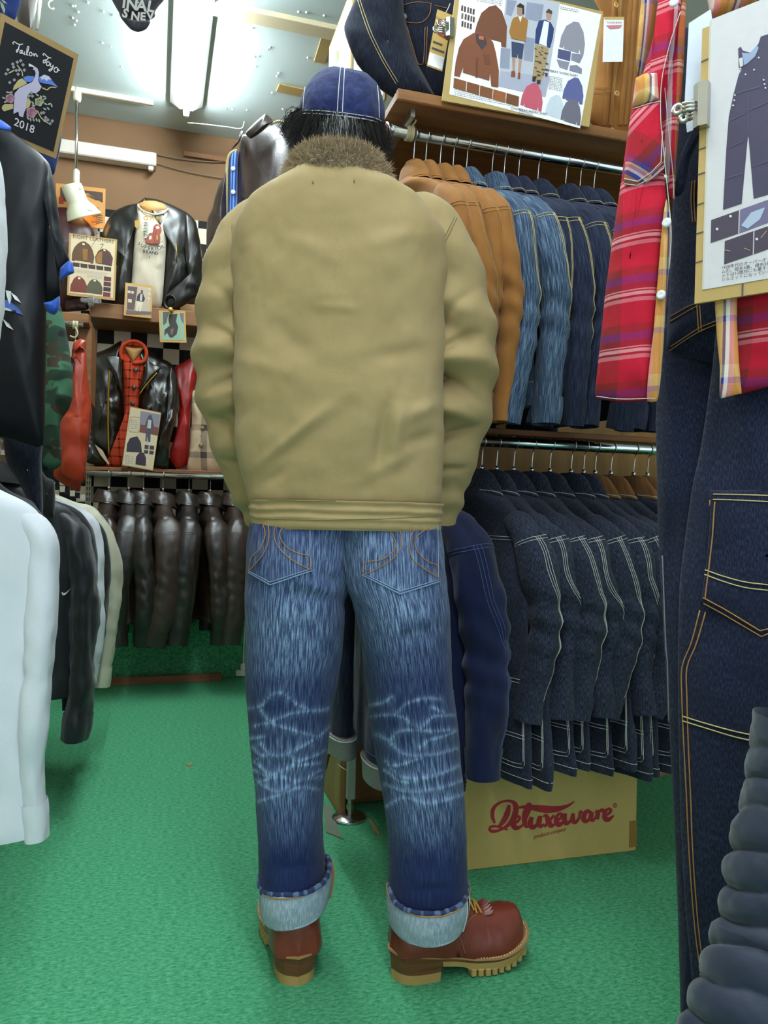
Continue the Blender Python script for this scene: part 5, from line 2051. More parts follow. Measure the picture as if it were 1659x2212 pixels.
X = atY(845, 945, RAILL[0])[0]
hung_top('navy_coat', 'dark navy coat hanging between the legs of the person', 'coat', None, (X - 0.02, RAILL[0] + 0.02, RAILL[1]), -pi / 2 + rad(-6), NAVYC, collar='shirt', thread=plain('thread_navy', '4a5a86', 0.8),
         L=0.70, W=0.24, T=0.05, SL=0.58, SR=0.055, seed=73, wr=0.006, kind='coat', hlabel='black hanger inside the dark navy coat')

# jeans with turned-up selvedge cuffs hanging behind the person
GREYIN = denim('grey_denim_inside', '77787a', 'b4b3ae', 0.4, slub=(300, 200), gain=0.2)
jr = thing('hung_jeans', 'dark jeans with turned-up grey cuffs hanging on the lower rail', 'jeans', tuple(atY(770, 1000, 2.05)))
for (x0, x1, yb, yt, Yp) in ((722, 748, 1580, 1622, 2.02), (806, 838, 1636, 1684, 1.90)):
    pts = [((x0 + x1) / 2 - 2, 1150, Yp + 0.05), ((x0 + x1) / 2, 1350, Yp + 0.02), ((x0 + x1) / 2 + 1, yb, Yp)]
    path = np.array([atY(*p) for p in pts])
    w = (x1 - x0) * 0.62 / FP * 2.2
    s = tube(path, [w * 2.2, w * 1.6, w * 1.3], [0.09, 0.08, 0.075], 60, 40, (1, 0, 0), n=2.2)
    s.push(fbm(s.P[..., 0] * 20, s.P[..., 1] * 20, s.P[..., 2] * 8, 4) * 0.004)
    s.build('trouser_leg', MIDD, jr)
    a, b = atY((x0 + x1) / 2, yb, Yp), atY((x0 + x1) / 2 + 1, yt, Yp)
    w2 = w * 1.62
    c = tube(np.array([b + [0, 0, 0.004], b, (a + b) / 2, a, a + [0, 0, -0.012]]), [w2 * 0.93, w2 * 0.98, w2, w2 * 1.02, w2 * 0.9], [0.088, 0.09, 0.092, 0.092, 0.085], 30, 40, (1, 0, 0), n=2.2)
    co = c.build('turned_cuff', GREYIN, jr)
    ring = np.concatenate([c.P[22], c.P[22][:1]])
    wires('cuff_stitching', [ring * 1.0 + (ring - ring.mean(0)) * 0.02], 0.0016, STW, co)
# pale hem corner sticking out of the navy coat
LB = thing('leather_belt', 'brown woven leather belt end hanging behind the jeans', 'belt', tuple(atY(708, 1640, 2.3)))
wires('belt_strap', [np.array([atY(712, 1620, 2.25), atY(764, 915, 2.2)])], 0.008, leather('belt_leather', '7a4a22', 0.5), LB, 6)
for k in range(5):
    p = np.array([atY(712 - 2 * k, 1622 + 8 * k, 2.25), atY(706 - 2 * k, 1634 + 8 * k, 2.24)])
    wires('braid_strand', [p], 0.006, leather('belt_leather', '7a4a22', 0.5), LB, 6)

# ---------------------------------------------------------------- cardboard carton
BXF = 1.90
bl, br_ = atZ(1010, 1887, 0.0), atZ(1380, 1842, 0.0)
ztop = atY(1200, 1656, BXF)[2]
KBOX = plain('carton_board', 'b79f5e', 0.8)
cb = thing('carton', 'tan cardboard carton with red script lettering under the chore coats', 'box', ((bl[0] + br_[0]) / 2, 2.08, 0))
x0, x1 = bl[0] - 0.10, br_[0]
y0, y1 = BXF, 2.26
V, F = box_geo(((x0 + x1) / 2, (y0 + y1) / 2, ztop / 2), (x1 - x0, y1 - y0, ztop), bev=0.003)
mesh('carton_body', V, F, KBOX, cb, smooth=False)
box('flap', ((x0 + x1) / 2, y0 + 0.089, ztop + 0.002), (x1 - x0 - 0.004, 0.174, 0.004), KBOX, cb)
box('flap', ((x0 + x1) / 2, y1 - 0.089, ztop + 0.002), (x1 - x0 - 0.004, 0.174, 0.004), KBOX, cb)
box('tape', (x1 - 0.012, y0 - 0.0008, 0.05), (0.024, 0.001, 0.075), plain('carton_tape', '8d6a33', 0.4), cb)
pf = Plane((x0, y0 - 0.0006, ztop), (x1 - x0, 0, 0), (0, 0, -ztop))


def bp(zx, zy):
    """zoomed crop pixel -> carton face share"""
    px_, py_ = 940 + zx / 3.072, 1400 + zy / 3.072
    p = atY(px_, py_, y0)
    return (p[0] - x0) / (x1 - x0), (ztop - p[2]) / ztop


RED = plain('carton_red', '9c1f2b', 0.7)
sw = lambda pts, w=1.0: ([bp(*p) for p in pts], w)
letters = [
    # D: loop, stem, bowl
    sw([(395, 1160), (380, 1120), (385, 1065), (420, 1030), (470, 1013), (515, 1020), (535, 1050), (530, 1100), (505, 1150), (460, 1190), (410, 1212), (365, 1212), (360, 1190), (390, 1180), (440, 1190), (480, 1205)], [0.6, 1.0, 1.1, 0.7, 0.5, 0.8, 1.5, 1.7, 1.5, 1.0, 0.6, 0.8, 0.8, 0.6, 0.6, 0.5]),
    sw([(490, 1040), (480, 1090), (450, 1150), (415, 1190)], [0.9, 1.6, 1.5, 0.6]),
    # crossing wave from D over the word
    sw([(535, 1060), (600, 1052), (680, 1062), (760, 1070), (830, 1062), (890, 1040), (922, 1015)], [0.5, 0.9, 1.6, 2.0, 1.7, 1.0, 0.3]),
    # e
    sw([(510, 1165), (545, 1150), (560, 1125), (545, 1115), (525, 1135), (518, 1170), (535, 1192), (565, 1185), (590, 1160)], [0.5, 0.7, 0.9, 0.7, 1.2, 1.5, 1.2, 0.7, 0.5]),
    # l
    sw([(590, 1160), (620, 1090), (635, 1045), (622, 1030), (605, 1060), (592, 1130), (600, 1180), (625, 1180), (645, 1155)], [0.5, 0.6, 0.8, 0.6, 1.2, 1.7, 1.4, 0.7, 0.5]),
    # u
    sw([(640, 1120), (630, 1165), (645, 1188), (675, 1170), (695, 1120)], [1.2, 1.6, 1.2, 0.7, 1.0]), sw([(697, 1112), (688, 1160), (700, 1182), (722, 1165)], [1.2, 1.6, 1.1, 0.5]),
    # x
    sw([(715, 1115), (735, 1110), (750, 1145), (770, 1178), (795, 1165)], [0.5, 1.2, 1.6, 1.3, 0.5]), sw([(790, 1108), (760, 1140), (725, 1185)], [0.8, 0.8, 0.8]),
    # e
    sw([(795, 1150), (830, 1128), (840, 1105), (822, 1098), (805, 1120), (802, 1155), (825, 1170), (862, 1145)], [0.5, 0.7, 0.9, 0.7, 1.2, 1.5, 1.1, 0.5]),
    # w
    sw([(862, 1095), (858, 1140), (872, 1162), (900, 1140), (915, 1095)], [1.0, 1.5, 1.1, 0.7, 0.9]), sw([(915, 1095), (912, 1140), (928, 1155), (955, 1125), (962, 1085), (980, 1092)], [0.9, 1.5, 1.1, 0.8, 0.8, 0.5]),
    # a
    sw([(1035, 1092), (1010, 1080), (988, 1105), (985, 1138), (1005, 1148), (1030, 1120), (1040, 1085)], [0.7, 1.0, 1.5, 1.4, 0.9, 0.7, 0.9]), sw([(1042, 1085), (1032, 1125), (1045, 1142), (1065, 1122)], [1.1, 1.5, 1.0, 0.5]),
    # r
    sw([(1062, 1080), (1078, 1090), (1070, 1135)], [0.8, 1.4, 1.5]), sw([(1075, 1105), (1095, 1078), (1115, 1078), (1112, 1092)], [0.6, 0.8, 1.1, 0.9]),
    # e
    sw([(1110, 1110), (1150, 1098), (1165, 1075), (1150, 1065), (1128, 1085), (1122, 1118), (1145, 1138), (1185, 1110)], [0.5, 0.7, 0.9, 0.7, 1.2, 1.5, 1.1, 0.4]),
    # registered mark ring
    sw([(1193, 1030), (1203, 1036), (1203, 1050), (1193, 1056), (1184, 1050), (1184, 1036), (1193, 1030)], 0.2),
]
pf.brush('script_lettering', letters, RED, cb, 0.0008, w=0.0165, n=40)
a_, b_ = bp(760, 1225)
dd = np.array(bp(920, 1205)) - np.array(bp(600, 1250))
tx = pf.text('small_lettering', 'products company', a_, b_, 0.0155, RED, cb, 0.0009, rot=0.135, sx=0.86)
tx.data.shear = 0.35
a_, b_ = bp(1193, 1044)
pf.text('registered_mark', 'R', a_, b_, 0.007, RED, cb, 0.0009)

# ================================================================== boards, displays, back wall
def board(name, label, cat, pl, back=KRAFT, paper=PAPER, margin=0.04, th=0.006, group=None):
    c = pl.pt(0.5, 1.0)
    r = thing(name, label, cat, c, group=group)
    pl.slab('backing', back, r, th)
    if margin is not None:
        pl.slab('paper', paper, r, 0.0008, margin, margin, 1 - margin, 1 - margin, 0.0010)
    return r


def quad_plane(TL, TR, BL, place):
    o, a, b = place(*TL, 0.0), place(*TR, 0.0), place(*BL, 0.0)
    return Plane(o, a - o, b - o)


INK = plain('print_ink', '4a4a52', 0.7)
INKL = plain('print_ink_light', '9a98a0', 0.7)
cP = lambda h, n=None: plain('print_' + h, h, 0.65)


def text_lines(pl, r, z, x0, y0, x1, n, dy, h, mat=INKL, ragged=7, dirv=(0, 1)):
    """rows of unreadably small print as thin dashes"""
    rng = random.Random(int(x0 * 7 + y0))
    ps = []
    for i in range(n):
        x = x0
        while x < x1:
            w = rng.uniform(8, 26)
            e = min(x + w, x1)
            sl_ = 0.20
            ps.append(z([(x, y0 + i * dy + (x - x0) * sl_), (e, y0 + i * dy + (e - x0) * sl_), (e, y0 + i * dy + h + (e - x0) * sl_), (x, y0 + i * dy + h + (x - x0) * sl_)]))
            x = e + rng.uniform(3, 9)
    o = pl.polys('small_print', ps, mat, r, 0.0013)
    o['kind'] = 'stuff'
    return o


# ---------------------------------------------------------------- display shelf on the right unit
ZT = ZSH + 0.025
pl = quad_plane((989, -47), (1303, 25), (955, 217), onY(1.872))
r = board('catalogue_board', 'catalogue spread on kraft board showing brown jackets and two standing models', 'poster', pl, margin=None)
z = pl.zab(950, 0, 4.1475)
pl.poly('paper', z([(195, -190), (1445, 130), (1255, 1150), (85, 845)]), PAPER, r, 0.0008)
ph = z([(592, -60), (1075, 25), (945, 872), (522, 775)])
pl.poly('photo_panel', ph, cP('b9bcc8'), r, 0.0012)
pl.poly('photo_ground', z([(545, 640), (985, 690), (945, 872), (522, 775)]), cP('a9abc0'), r, 0.0014)
for q in ([(600, 0), (690, 10), (640, 150), (590, 130)], [(780, 20), (930, 45), (905, 200), (760, 170)], [(545, 430), (630, 440), (620, 620), (535, 610)], [(760, 330), (850, 350), (830, 560), (750, 540)]):
    pl.poly('photo_window', z(q), cP('8d93a8'), r, 0.0014)
BJ = [(300, 300), (345, 292), (430, 330), (475, 385), (500, 480), (527, 640), (520, 785), (458, 775), (447, 650), (440, 725), (205, 652), (210, 600), (175, 692), (126, 680), (140, 560), (170, 430), (210, 355)]
pl.poly('printed_jacket', z([(440, 62), (500, 50), (555, 105), (600, 240), (592, 428), (550, 420), (546, 380), (420, 345), (310, 300), (330, 220), (370, 120)]), cP('6d3f28'), r, 0.0018)
pl.poly('printed_jacket', z(BJ), cP('7a452a'), r, 0.0024)
pl.poly('printed_collar', z([(320, 310), (400, 320), (420, 400), (375, 450), (325, 380)]), cP('3f3038'), r, 0.0030)
pl.poly('printed_label', z([(346, 325), (392, 330), (388, 365), (344, 358)]), cP('b4623c'), r, 0.0036)
pl.poly('printed_pocket', z([(385, 490), (450, 500), (445, 580), (400, 580)]), cP('6b3a22'), r, 0.0030)
for q, c_ in (([(320, 520), (340, 525), (335, 700), (318, 696)], '643620'),):
    pl.poly('printed_placket', z(q), cP(c_), r, 0.0030)
# two models
pl.poly('model_head', z([(690, 50), (720, 35), (750, 60), (745, 130), (715, 150), (690, 130)]), cP('a9826f'), r, 0.0022)
pl.poly('model_hair', z([(685, 60), (715, 32), (752, 55), (752, 130), (738, 135), (735, 75), (700, 70)]), cP('241c1c'), r, 0.0026)
pl.poly('model_jacket', z([(655, 165), (700, 150), (735, 150), (787, 185), (765, 375), (640, 350), (618, 290), (640, 200)]), cP('9a6a2e'), r, 0.0024)
pl.poly('model_shirt', z([(700, 152), (735, 152), (718, 205)]), cP('e2dcd6'), r, 0.0028)
pl.poly('model_shorts', z([(640, 375), (752, 398), (735, 532), (700, 525), (695, 470), (688, 522), (642, 512)]), cP('33405e'), r, 0.0024)
for q in ([(645, 515), (675, 520), (668, 640), (650, 640)], [(705, 528), (732, 533), (718, 650), (700, 648)]):
    pl.poly('model_leg', z(q), cP('b08a76'), r, 0.0022)
for q in ([(640, 640), (672, 645), (672, 695), (634, 690)], [(700, 652), (718, 655), (716, 710), (695, 712)]):
    pl.poly('model_shoe', z(q), cP('8a4522'), r, 0.0024)
pl.poly('model_head', z([(950, 100), (980, 90), (1003, 125), (990, 180), (955, 175)]), cP('b58c78'), r, 0.0022)
pl.poly('model_cap', z([(945, 115), (970, 82), (1003, 105), (1002, 130)]), cP('3a3c48'), r, 0.0026)
pl.poly('model_jacket', z([(885, 190), (940, 180), (990, 205), (1020, 260), (1010, 340), (985, 432), (960, 425), (945, 300), (930, 410), (850, 390), (858, 270)]), cP('24386a'), r, 0.0022)
pl.poly('model_shirt', z([(930, 190), (975, 205), (950, 420), (885, 395)]), cP('e8e8ee'), r, 0.0026)
pl.poly('model_trousers', z([(852, 402), (972, 432), (945, 600), (905, 735), (825, 705), (845, 560)]), cP('a48d68'), r, 0.0024)
rng = random.Random(5)
for k in range(26):
    x, y = rng.uniform(845, 945), rng.uniform(420, 690)
    w = rng.uniform(14, 30)
    pl.poly('camo_patch', z([(x, y), (x + w, y + 8), (x + w + 4, y + 17), (x + 3, y + 12)]), cP('4a3a2c'), r, 0.0028)
for q in ([(828, 690), (862, 690), (850, 735), (825, 730)], [(868, 720), (898, 722), (895, 760), (865, 752)]):
    pl.poly('model_shoe', z(q), cP('2c2422'), r, 0.0032)
SHIRT = [(1200, 195), (1245, 205), (1285, 290), (1298, 400), (1285, 492), (1255, 485), (1252, 440), (1240, 480), (1110, 440), (1112, 405), (1100, 432), (1068, 422), (1085, 330), (1130, 235)]


def shift(P, dx, dy, s_=1.0, c=(1190, 340)):
    return [((x - c[0]) * s_ + c[0] + dx, (y - c[1]) * s_ + c[1] + dy) for x, y in P]


pl.poly('printed_shirt', z(SHIRT), cP('8f8c9a'), r, 0.0016)
pl.poly('printed_shirt', z(shift(SHIRT, -365, 530, 0.87)), cP('c0566a'), r, 0.0018)
pl.poly('printed_shirt', z(shift(SHIRT, -160, 620, 0.75)), cP('c9d2df'), r, 0.0016)
pl.poly('printed_shirt', z(shift(SHIRT, 5, 475, 0.82)), cP('5a5f93'), r, 0.0020)
pl.poly('printed_shirt', z(shift(SHIRT, -15, 665, 0.80)), cP('6b6878'), r, 0.0024)
for q, c_ in (([(1060, 440), (1172, 465), (1165, 550), (1052, 520)], '50507a'), ([(1180, 478), (1285, 495), (1250, 570), (1175, 540)], '85849a'), ([(1045, 535), (1160, 560), (1140, 630), (1070, 605)], '8b8a9c'), ([(1165, 590), (1225, 585), (1272, 620), (1268, 665), (1158, 635)], '85849a')):
    pl.poly('printed_swatch', z(q), cP(c_), r, 0.0016)
for i in range(5):
    x = 125 + i * 118
    y = 700 + i * 34
    pl.poly('printed_swatch', z([(x, y), (x + 112, y + 32), (x + 105, y + 122), (x - 6, y + 90)]), cP(('7d4a26', '74431f', '7a4824', '94552c', '6e421f')[i]), r, 0.0018)
rngv = random.Random(4)
for i in range(14):
    x, y = 195 + (i % 5) * 26 + rngv.uniform(-4, 4), 50 + (i // 5) * 70 + (i % 5) * 8
    pl.poly('printed_thumbnail', z([(x, y), (x + 16, y + 4), (x + 12, y + 52), (x - 4, y + 48)]), cP(('5a3a30', '3c3038', '6d5a4c')[i % 3]), r, 0.0016)
text_lines(pl, r, z, 130, 800, 680, 4, 15, 6)
text_lines(pl, r, z, 330, -40, 560, 4, 15, 6)
text_lines(pl, r, z, 975, 680, 1095, 9, 14, 6)
text_lines(pl, r, z, 1078, 60, 1240, 2, 16, 8)
text_lines(pl, r, z, 708, 980, 830, 4, 13, 6)
a_, b_ = pl.ab(950 + 1075 / 4.1475, 655 / 4.1475)
pl.text('print_title', 'CHAMBRAY WORK SHIRT', a_, b_, 0.0095, INK, r, 0.0016, rot=0.0)
a_, b_ = pl.ab(950 + 800 / 4.1475, 1000 / 4.1475)
pl.text('print_title', 'CHAMBRAY WORK SHIRT', a_, b_, 0.0095, INK, r, 0.0016, rot=0.0)


def bulldog(name, label, p, dirv, up, s=1.0, mat=STEEL, group=None, jaw=0.022):
    """spring clip: folded spine, two ring handles"""
    p = np.asarray(p, float)
    d = np.asarray(dirv, float)
    d /= np.linalg.norm(d)
    u = np.asarray(up, float)
    u -= d * (u @ d)
    u /= np.linalg.norm(u)
    n = np.cross(d, u)
    if n @ (CAMP - p) < 0:
        n = -n
    r = thing(name, label, 'clip', p, group=group)
    L = jaw * s
    prof = [(-0.002, 0.006), (0.010, 0.008), (0.018, 0.003), (0.018, -0.008), (0.010, -0.013), (-0.002, -0.011)]
    V = [p + d * a * s * -1 + n * b * s + u * L * k for k in (-1, 1) for a, b in prof]
    m_ = len(prof)
    F = [(i, (i + 1) % m_, m_ + (i + 1) % m_, m_ + i) for i in range(m_)] + [tuple(range(m_)), tuple(range(2 * m_ - 1, m_ - 1, -1))]
    mesh('jaw', V, F, mat, r, smooth=False)
    for sg in (0.008, -0.012):
        arm = [p - d * 0.014 * s + n * sg * s, p - d * 0.030 * s + n * sg * 1.3 * s]
        V, F = join([wire_geo(np.array([arm[0] + u * k * 0.005 * s, arm[1] + u * k * 0.005 * s]), 0.003 * s, 6) for k in (-1, 0, 1)])
        h = mesh('handle', V, F, mat, r)
        V, F = rev_geo([(0.0035 * s, -0.0015 * s), (0.0085 * s, -0.0015 * s), (0.009 * s, 0.001 * s), (0.0035 * s, 0.002 * s), (0.0035 * s, -0.0015 * s)], 20, p - d * 0.036 * s + n * sg * 1.3 * s, n)
        mesh('ring', V, F, mat, h)
    return r


e = pl.ab(968, 62)
bulldog('bulldog_clip', 'steel bulldog clip gripping the catalogue board edge beside the yellow tag', pl.pt(0.005, e[1], 0.004), pl.u, pl.v, 1.1)
ACR = plain('clear_acrylic', 'dfe6ea', 0.08)
ACR.node_tree.nodes['Principled BSDF'].inputs['Transmission Weight'].default_value = 0.85
e = pl.pt(0.99, 0.97, 0.004)
r = thing('clear_clip', 'clear plastic clip holding the catalogue board on the shelf edge', 'clip', e)
box('clip_body', e + np.array([0.0, -0.004, 0.02]), (0.03, 0.012, 0.085), ACR, r, bev=0.003)
box('clip_base', e + np.array([0.0, 0.008, -0.022]), (0.05, 0.04, 0.010), ACR, r, bev=0.003)
rev('clip_knob', [(1e-4, 0), (0.014, 0.002), (0.016, 0.014), (0.010, 0.022), (1e-4, 0.024)], ACR, r, 14, e + np.array([0.014, -0.004, 0.012]), (1, -0.3, 0))

# dark denim jacket lying over the shelf
r = thing('display_denim_jacket', 'dark denim jacket with chest pocket displayed on the shelf behind the catalogue', 'jacket', tuple(atY(880, 222, 2.05)))
r_dj = r
pY = lambda Yv: (lambda x, y, off: atY(x, y, Yv - off))
puff('jacket_front', [(850, -80), (868, 30), (886, 100), (912, 160), (935, 214), (990, 218), (1030, 210), (1040, -80)], pY(2.16), 0.05, RAWD, r, seed=3, wr=0.006)
puff('sleeve', [(800, -90), (766, 0), (743, 58), (752, 95), (772, 140), (812, 186), (850, 212), (900, 222), (944, 220), (928, 186), (900, 132), (884, 80), (872, 20), (866, -90)], pY(2.04), 0.055, RAWD, r, seed=6, wr=0.008, center=(838, 90))


def on_px(obj):
    me = obj.data
    off = Vector(obj.parent['wbase']) if obj.parent is not None and False else Vector((0, 0, 0))
    return BVHTree.FromPolygons([v.co for v in me.vertices], [tuple(p.vertices) for p in me.polygons])


def trace(obj, name, lines, r_, mat, off=0.0012, smooth=True, n=40):
    bv = on_px(obj)
    ps = [q for q in (drape(bv, l, off, n, smooth) for l in lines) if len(q) > 3]
    if ps:
        o = wires(name, ps, r_, mat, None, 4)
        o.parent = obj
        o.matrix_parent_inverse = Matrix.Identity(4)
        return o


sl_ = [c for c in r.children if c.name.startswith('sleeve')][0]
jf_ = [c for c in r.children if c.name.startswith('jacket_front')][0]
trace(sl_, 'sleeve_stitching', [[(773, 0), (785, 40), (800, 80), (825, 130), (856, 182)], [(778, 0), (790, 38), (805, 78), (830, 128), (860, 178)]], 0.0010, STY)
trace(jf_, 'front_stitching', [[(865, 46), (900, 50), (915, 46), (928, 30), (931, 8)], [(868, 12), (900, 5), (931, 8)], [(880, 58), (895, 110), (905, 138), (914, 138), (918, 60)], [(923, 58), (920, 138)], [(938, 12), (965, 18)]], 0.0010, STO)
b_ = atY(874, 35, 2.10)
rev('button', [(1e-4, 0.004), (0.007, 0.003), (0.008, 0.0)], STEEL, r, 14, b_, (0, -1, 0))


def paper_tag(name, label, pts, Y, c1, r2=None, parts=()):
    P = [atY(x, y, Y) for x, y in pts]
    pl_ = Plane(P[0], P[1] - P[0], P[3] - P[0])
    r = thing(name, label, 'tag', P[0])
    pl_.slab('tag_card', c1, r, 0.0012)
    return pl_, r


p2, r = paper_tag('price_tag', 'yellow hang tag with white label beside the catalogue board', [(945, 20), (978, 33), (957, 157), (922, 142)], 1.94, plain('tag_yellow', 'c9a75e', 0.7))
p2.poly('white_label', [(0.03, 0.76), (0.97, 0.76), (0.97, 0.98), (0.03, 0.98)], PAPER, r, 0.0012)
p2.poly('emblem', [(0.1, 0.24), (0.5, 0.20), (0.95, 0.30), (0.8, 0.44), (0.3, 0.42)], cP('a83a34'), r, 0.0012)
p2.text('tag_title', 'TOUGH JEANS', 0.5, 0.15, 0.0072, cP('8d2f2c'), r, 0.0014)
p2.poly('small_block', [(0.1, 0.55), (0.7, 0.55), (0.7, 0.58), (0.1, 0.58)], INK, r, 0.0012)
p2.poly('small_block', [(0.1, 0.66), (0.9, 0.66), (0.9, 0.69), (0.1, 0.69)], INK, r, 0.0012)
wires('string', [smooth_line([p2.pt(0.5, 0.04, 0.002), atY(968, 18, 1.98), atY(972, 8, 2.02)], 8)], 0.001, STW, r)
p2, r = paper_tag('price_tag', 'white hang tag with yellow top and red lettering on the pleated jacket', [(1305, 37), (1348, 37), (1347, 135), (1302, 134)], 1.99, PAPER)
p2.poly('yellow_edge', [(0.0, 0.0), (1.0, 0.0), (1.0, 0.05), (0.0, 0.05)], plain('tag_yellow', 'c9a75e', 0.7), r, 0.0012)
p2.text('tag_title', 'TOUGH JEANS', 0.5, 0.13, 0.0078, cP('b05a5a'), r, 0.0014)
p2.poly('emblem', [(0.1, 0.19), (0.9, 0.18), (0.8, 0.25), (0.3, 0.27)], cP('cf7f86'), r, 0.0012)

# brown pleated work jacket on the shelf
r = thing('pleated_jacket', 'brown duck jacket with front pleats and ring buttons on the display shelf', 'jacket', tuple(atY(1350, 300, 2.08)))
o = puff('jacket_front', [(1255, -60), (1300, 30), (1288, 130), (1272, 262), (1345, 300), (1372, 268), (1392, 190), (1410, 90), (1432, -60)], pY(2.10), 0.06, CAMEL, r, seed=8, wr=0.006, stretch=(3, 1, 0.6), center=(1345, 110))
PLT = cloth('camel_pleat', '8a5a28', weave=800)
for k, xx in enumerate((1318, 1331, 1352, 1362, 1372)):
    bvv = on_px(o)
    q = drape(bvv, [(xx + 12, -20), (xx + 6, 60), (xx - 2, 160), (xx - 12, 270)], 0.0, 40)
    if len(q) > 4:
        s = tube(q, 0.0095, 0.006, 60, 10, (1, 0, 0))
        s.build('pleat', CAMEL, r)
trace(o, 'pleat_stitching', [[(1340, -10), (1336, 90), (1326, 180), (1318, 280)], [(1378, 40), (1385, 60), (1382, 120)], [(1284, 190), (1316, 191)], [(1284, 200), (1316, 201)]], 0.0009, plain('thread_camel', 'a87a45', 0.8), 0.008)
for px_, py_ in ((1331, 12), (1332, 203), (1322, 283)):
    c = atY(px_, py_, 2.02)
    V, F = rev_geo([(0.003, 0.0), (0.0085, 0.0), (0.009, 0.003), (0.003, 0.004), (0.003, 0.0)], 18, c, (0, -1, 0))
    mesh('ring_button', V, F, plain('horn_button', 'b58e55', 0.4), r)

# catalogue boards on the end of the unit
for k, (Ya, Yb_, za, zb, lab) in enumerate(((2.50, 2.86, 2.20, 2.72, 'white catalogue board with grey pictures hung on the end of the right unit'), (2.08, 2.46, 2.12, 2.80, 'second white catalogue board on the unit end, beside the denim sleeve'))):
    Xb = XU + 0.02
    pl = Plane((Xb, Yb_, zb), (0, Ya - Yb_, 0), (0, 0, za - zb))
    r = board('catalogue_board', lab, 'poster', pl, margin=0.03, group='catalogue boards on the unit end')
    rng = random.Random(20 + k)
    for i in range(9):
        a, b = 0.08 + 0.28 * (i % 3), 0.1 + 0.3 * (i // 3)
        pl.poly('printed_picture', [(a, b), (a + 0.2, b), (a + 0.2, b + rng.uniform(0.1, 0.2)), (a + 0.05, b + 0.2)], cP(('8f979c', 'b8b48a', '9fa9ae')[i % 3]), r, 0.0016)
    pl.text('board_title', 'JACKET' if False else '', 0.5, 0.05, 0.03, INK, r) if False else None

# ---------------------------------------------------------------- brown leather jacket with striped shirt, hung high at the unit end
r = thing('leather_jacket', 'glossy brown leather jacket over a blue striped shirt hung high by the ceiling', 'jacket', tuple(atz(560, 500, 2.6)))
BRL = leather('brown_horsehide', '33211c', 0.30, 0.7, '1d1210', 0.5)
zz_ = lambda pts, ox=440, oy=240, sc=6.9125: [(ox + x / sc, oy + y / sc) for x, y in pts]
o1 = puff('right_front', zz_([(540, 480), (560, 370), (640, 330), (780, 260), (920, 210), (1150, 150), (1300, 210), (1480, 330), (1600, 700), (1600, 2400), (1000, 2550), (500, 2450), (505, 1200), (510, 700)]), onz(2.60), 0.09, BRL, r, seed=12, wr=0.010, sc=7, stretch=(1.6, 1.6, 0.6), center=zz_([(950, 1150)])[0])
puff('collar', zz_([(625, 345), (640, 300), (720, 215), (820, 120), (925, 42), (990, 90), (1045, 150), (980, 215), (870, 310), (770, 380), (695, 412)]), onz(2.50), 0.03, BRL, r, seed=13, wr=0.003)
puff('left_collar', zz_([(520, 480), (600, 300), (560, 300), (470, 520), (378, 612)]), onz(2.55), 0.015, BRL, r, seed=14, wr=0.002)
puff('left_sleeve', zz_([(330, 900), (290, 1000), (220, 1110), (170, 1270), (130, 1450), (60, 1600), (40, 1850), (60, 2100), (330, 2100), (340, 1500), (335, 1100)]), onz(2.60), 0.06, BRL, r, seed=15, wr=0.009, sc=9)
puff('left_front', zz_([(500, 590), (400, 640), (350, 760), (330, 1000), (280, 1100), (280, 1800), (345, 2450), (420, 2450), (420, 1000)]), onz(2.63), 0.03, BRL, r, seed=16, wr=0.005)
m, nt, bs = newmat('blue_striped_cotton')
wv_ = N(nt, 'ShaderNodeTexWave')
wv_.inputs['Scale'].default_value = 32.0
wv_.inputs['Distortion'].default_value = 0.4
nt.links.new(coords(nt, 'UV', (1, 0.02, 1)), wv_.inputs['Vector'])
nt.links.new(mixc(nt, ramp(nt, wv_.outputs[0], 0.3, 0.7), lin('1f4aa8'), lin('7fa6e6')), bs.inputs['Base Color'])
bs.inputs['Roughness'].default_value = 0.85
puff('striped_shirt', zz_([(500, 590), (440, 615), (405, 680), (390, 800), (380, 1200), (365, 1900), (500, 1900), (502, 1200), (505, 800)]), onz(2.585), 0.02, m, r, seed=17, wr=0.004)
for (x, y) in zz_([(438, 860), (440, 1210), (450, 1550)]):
    V, F = rev_geo([(1e-4, 0.002), (0.006, 0.003), (0.008, 0.001), (0.008, 0.0)], 14, atz(x, y, 2.562), -FW)
    mesh('shirt_button', V, F, plain('pearl_button', 'e8ebf0', 0.25), r)
L = np.array([atz(x, y, 2.60) for x, y in zz_([(500, 588), (420, 620), (370, 700), (350, 850), (345, 1100), (332, 1900)])])
wires('zip_tape', [smooth_line(L, 40)], 0.006, plain('zip_tape', 'b9aa82', 0.6), r)
wires('pocket_zip', [np.array([atz(x, y, 2.512) for x, y in zz_([(815, 1180), (835, 1360)])])], 0.005, STEEL, r)
L = np.array([atz(x, y, 2.515) for x, y in zz_([(990, 200), (1130, 148), (1260, 200)])])
c_ = atz(600, 330, 2.72)
V, F = cyl_between(c_, (XU + 0.01, c_[1], c_[2]), 0.012, 14)
mesh('support_arm', V, F, STEEL, r)
box('support_plate', (XU + 0.01, c_[1], 1.75), (0.02, 0.05, c_[2] - 0.5), STEEL, r)
wires('collar_piping', [smooth_line(L, 20)], 0.004, plain('zip_tape', 'b9aa82', 0.6), r)

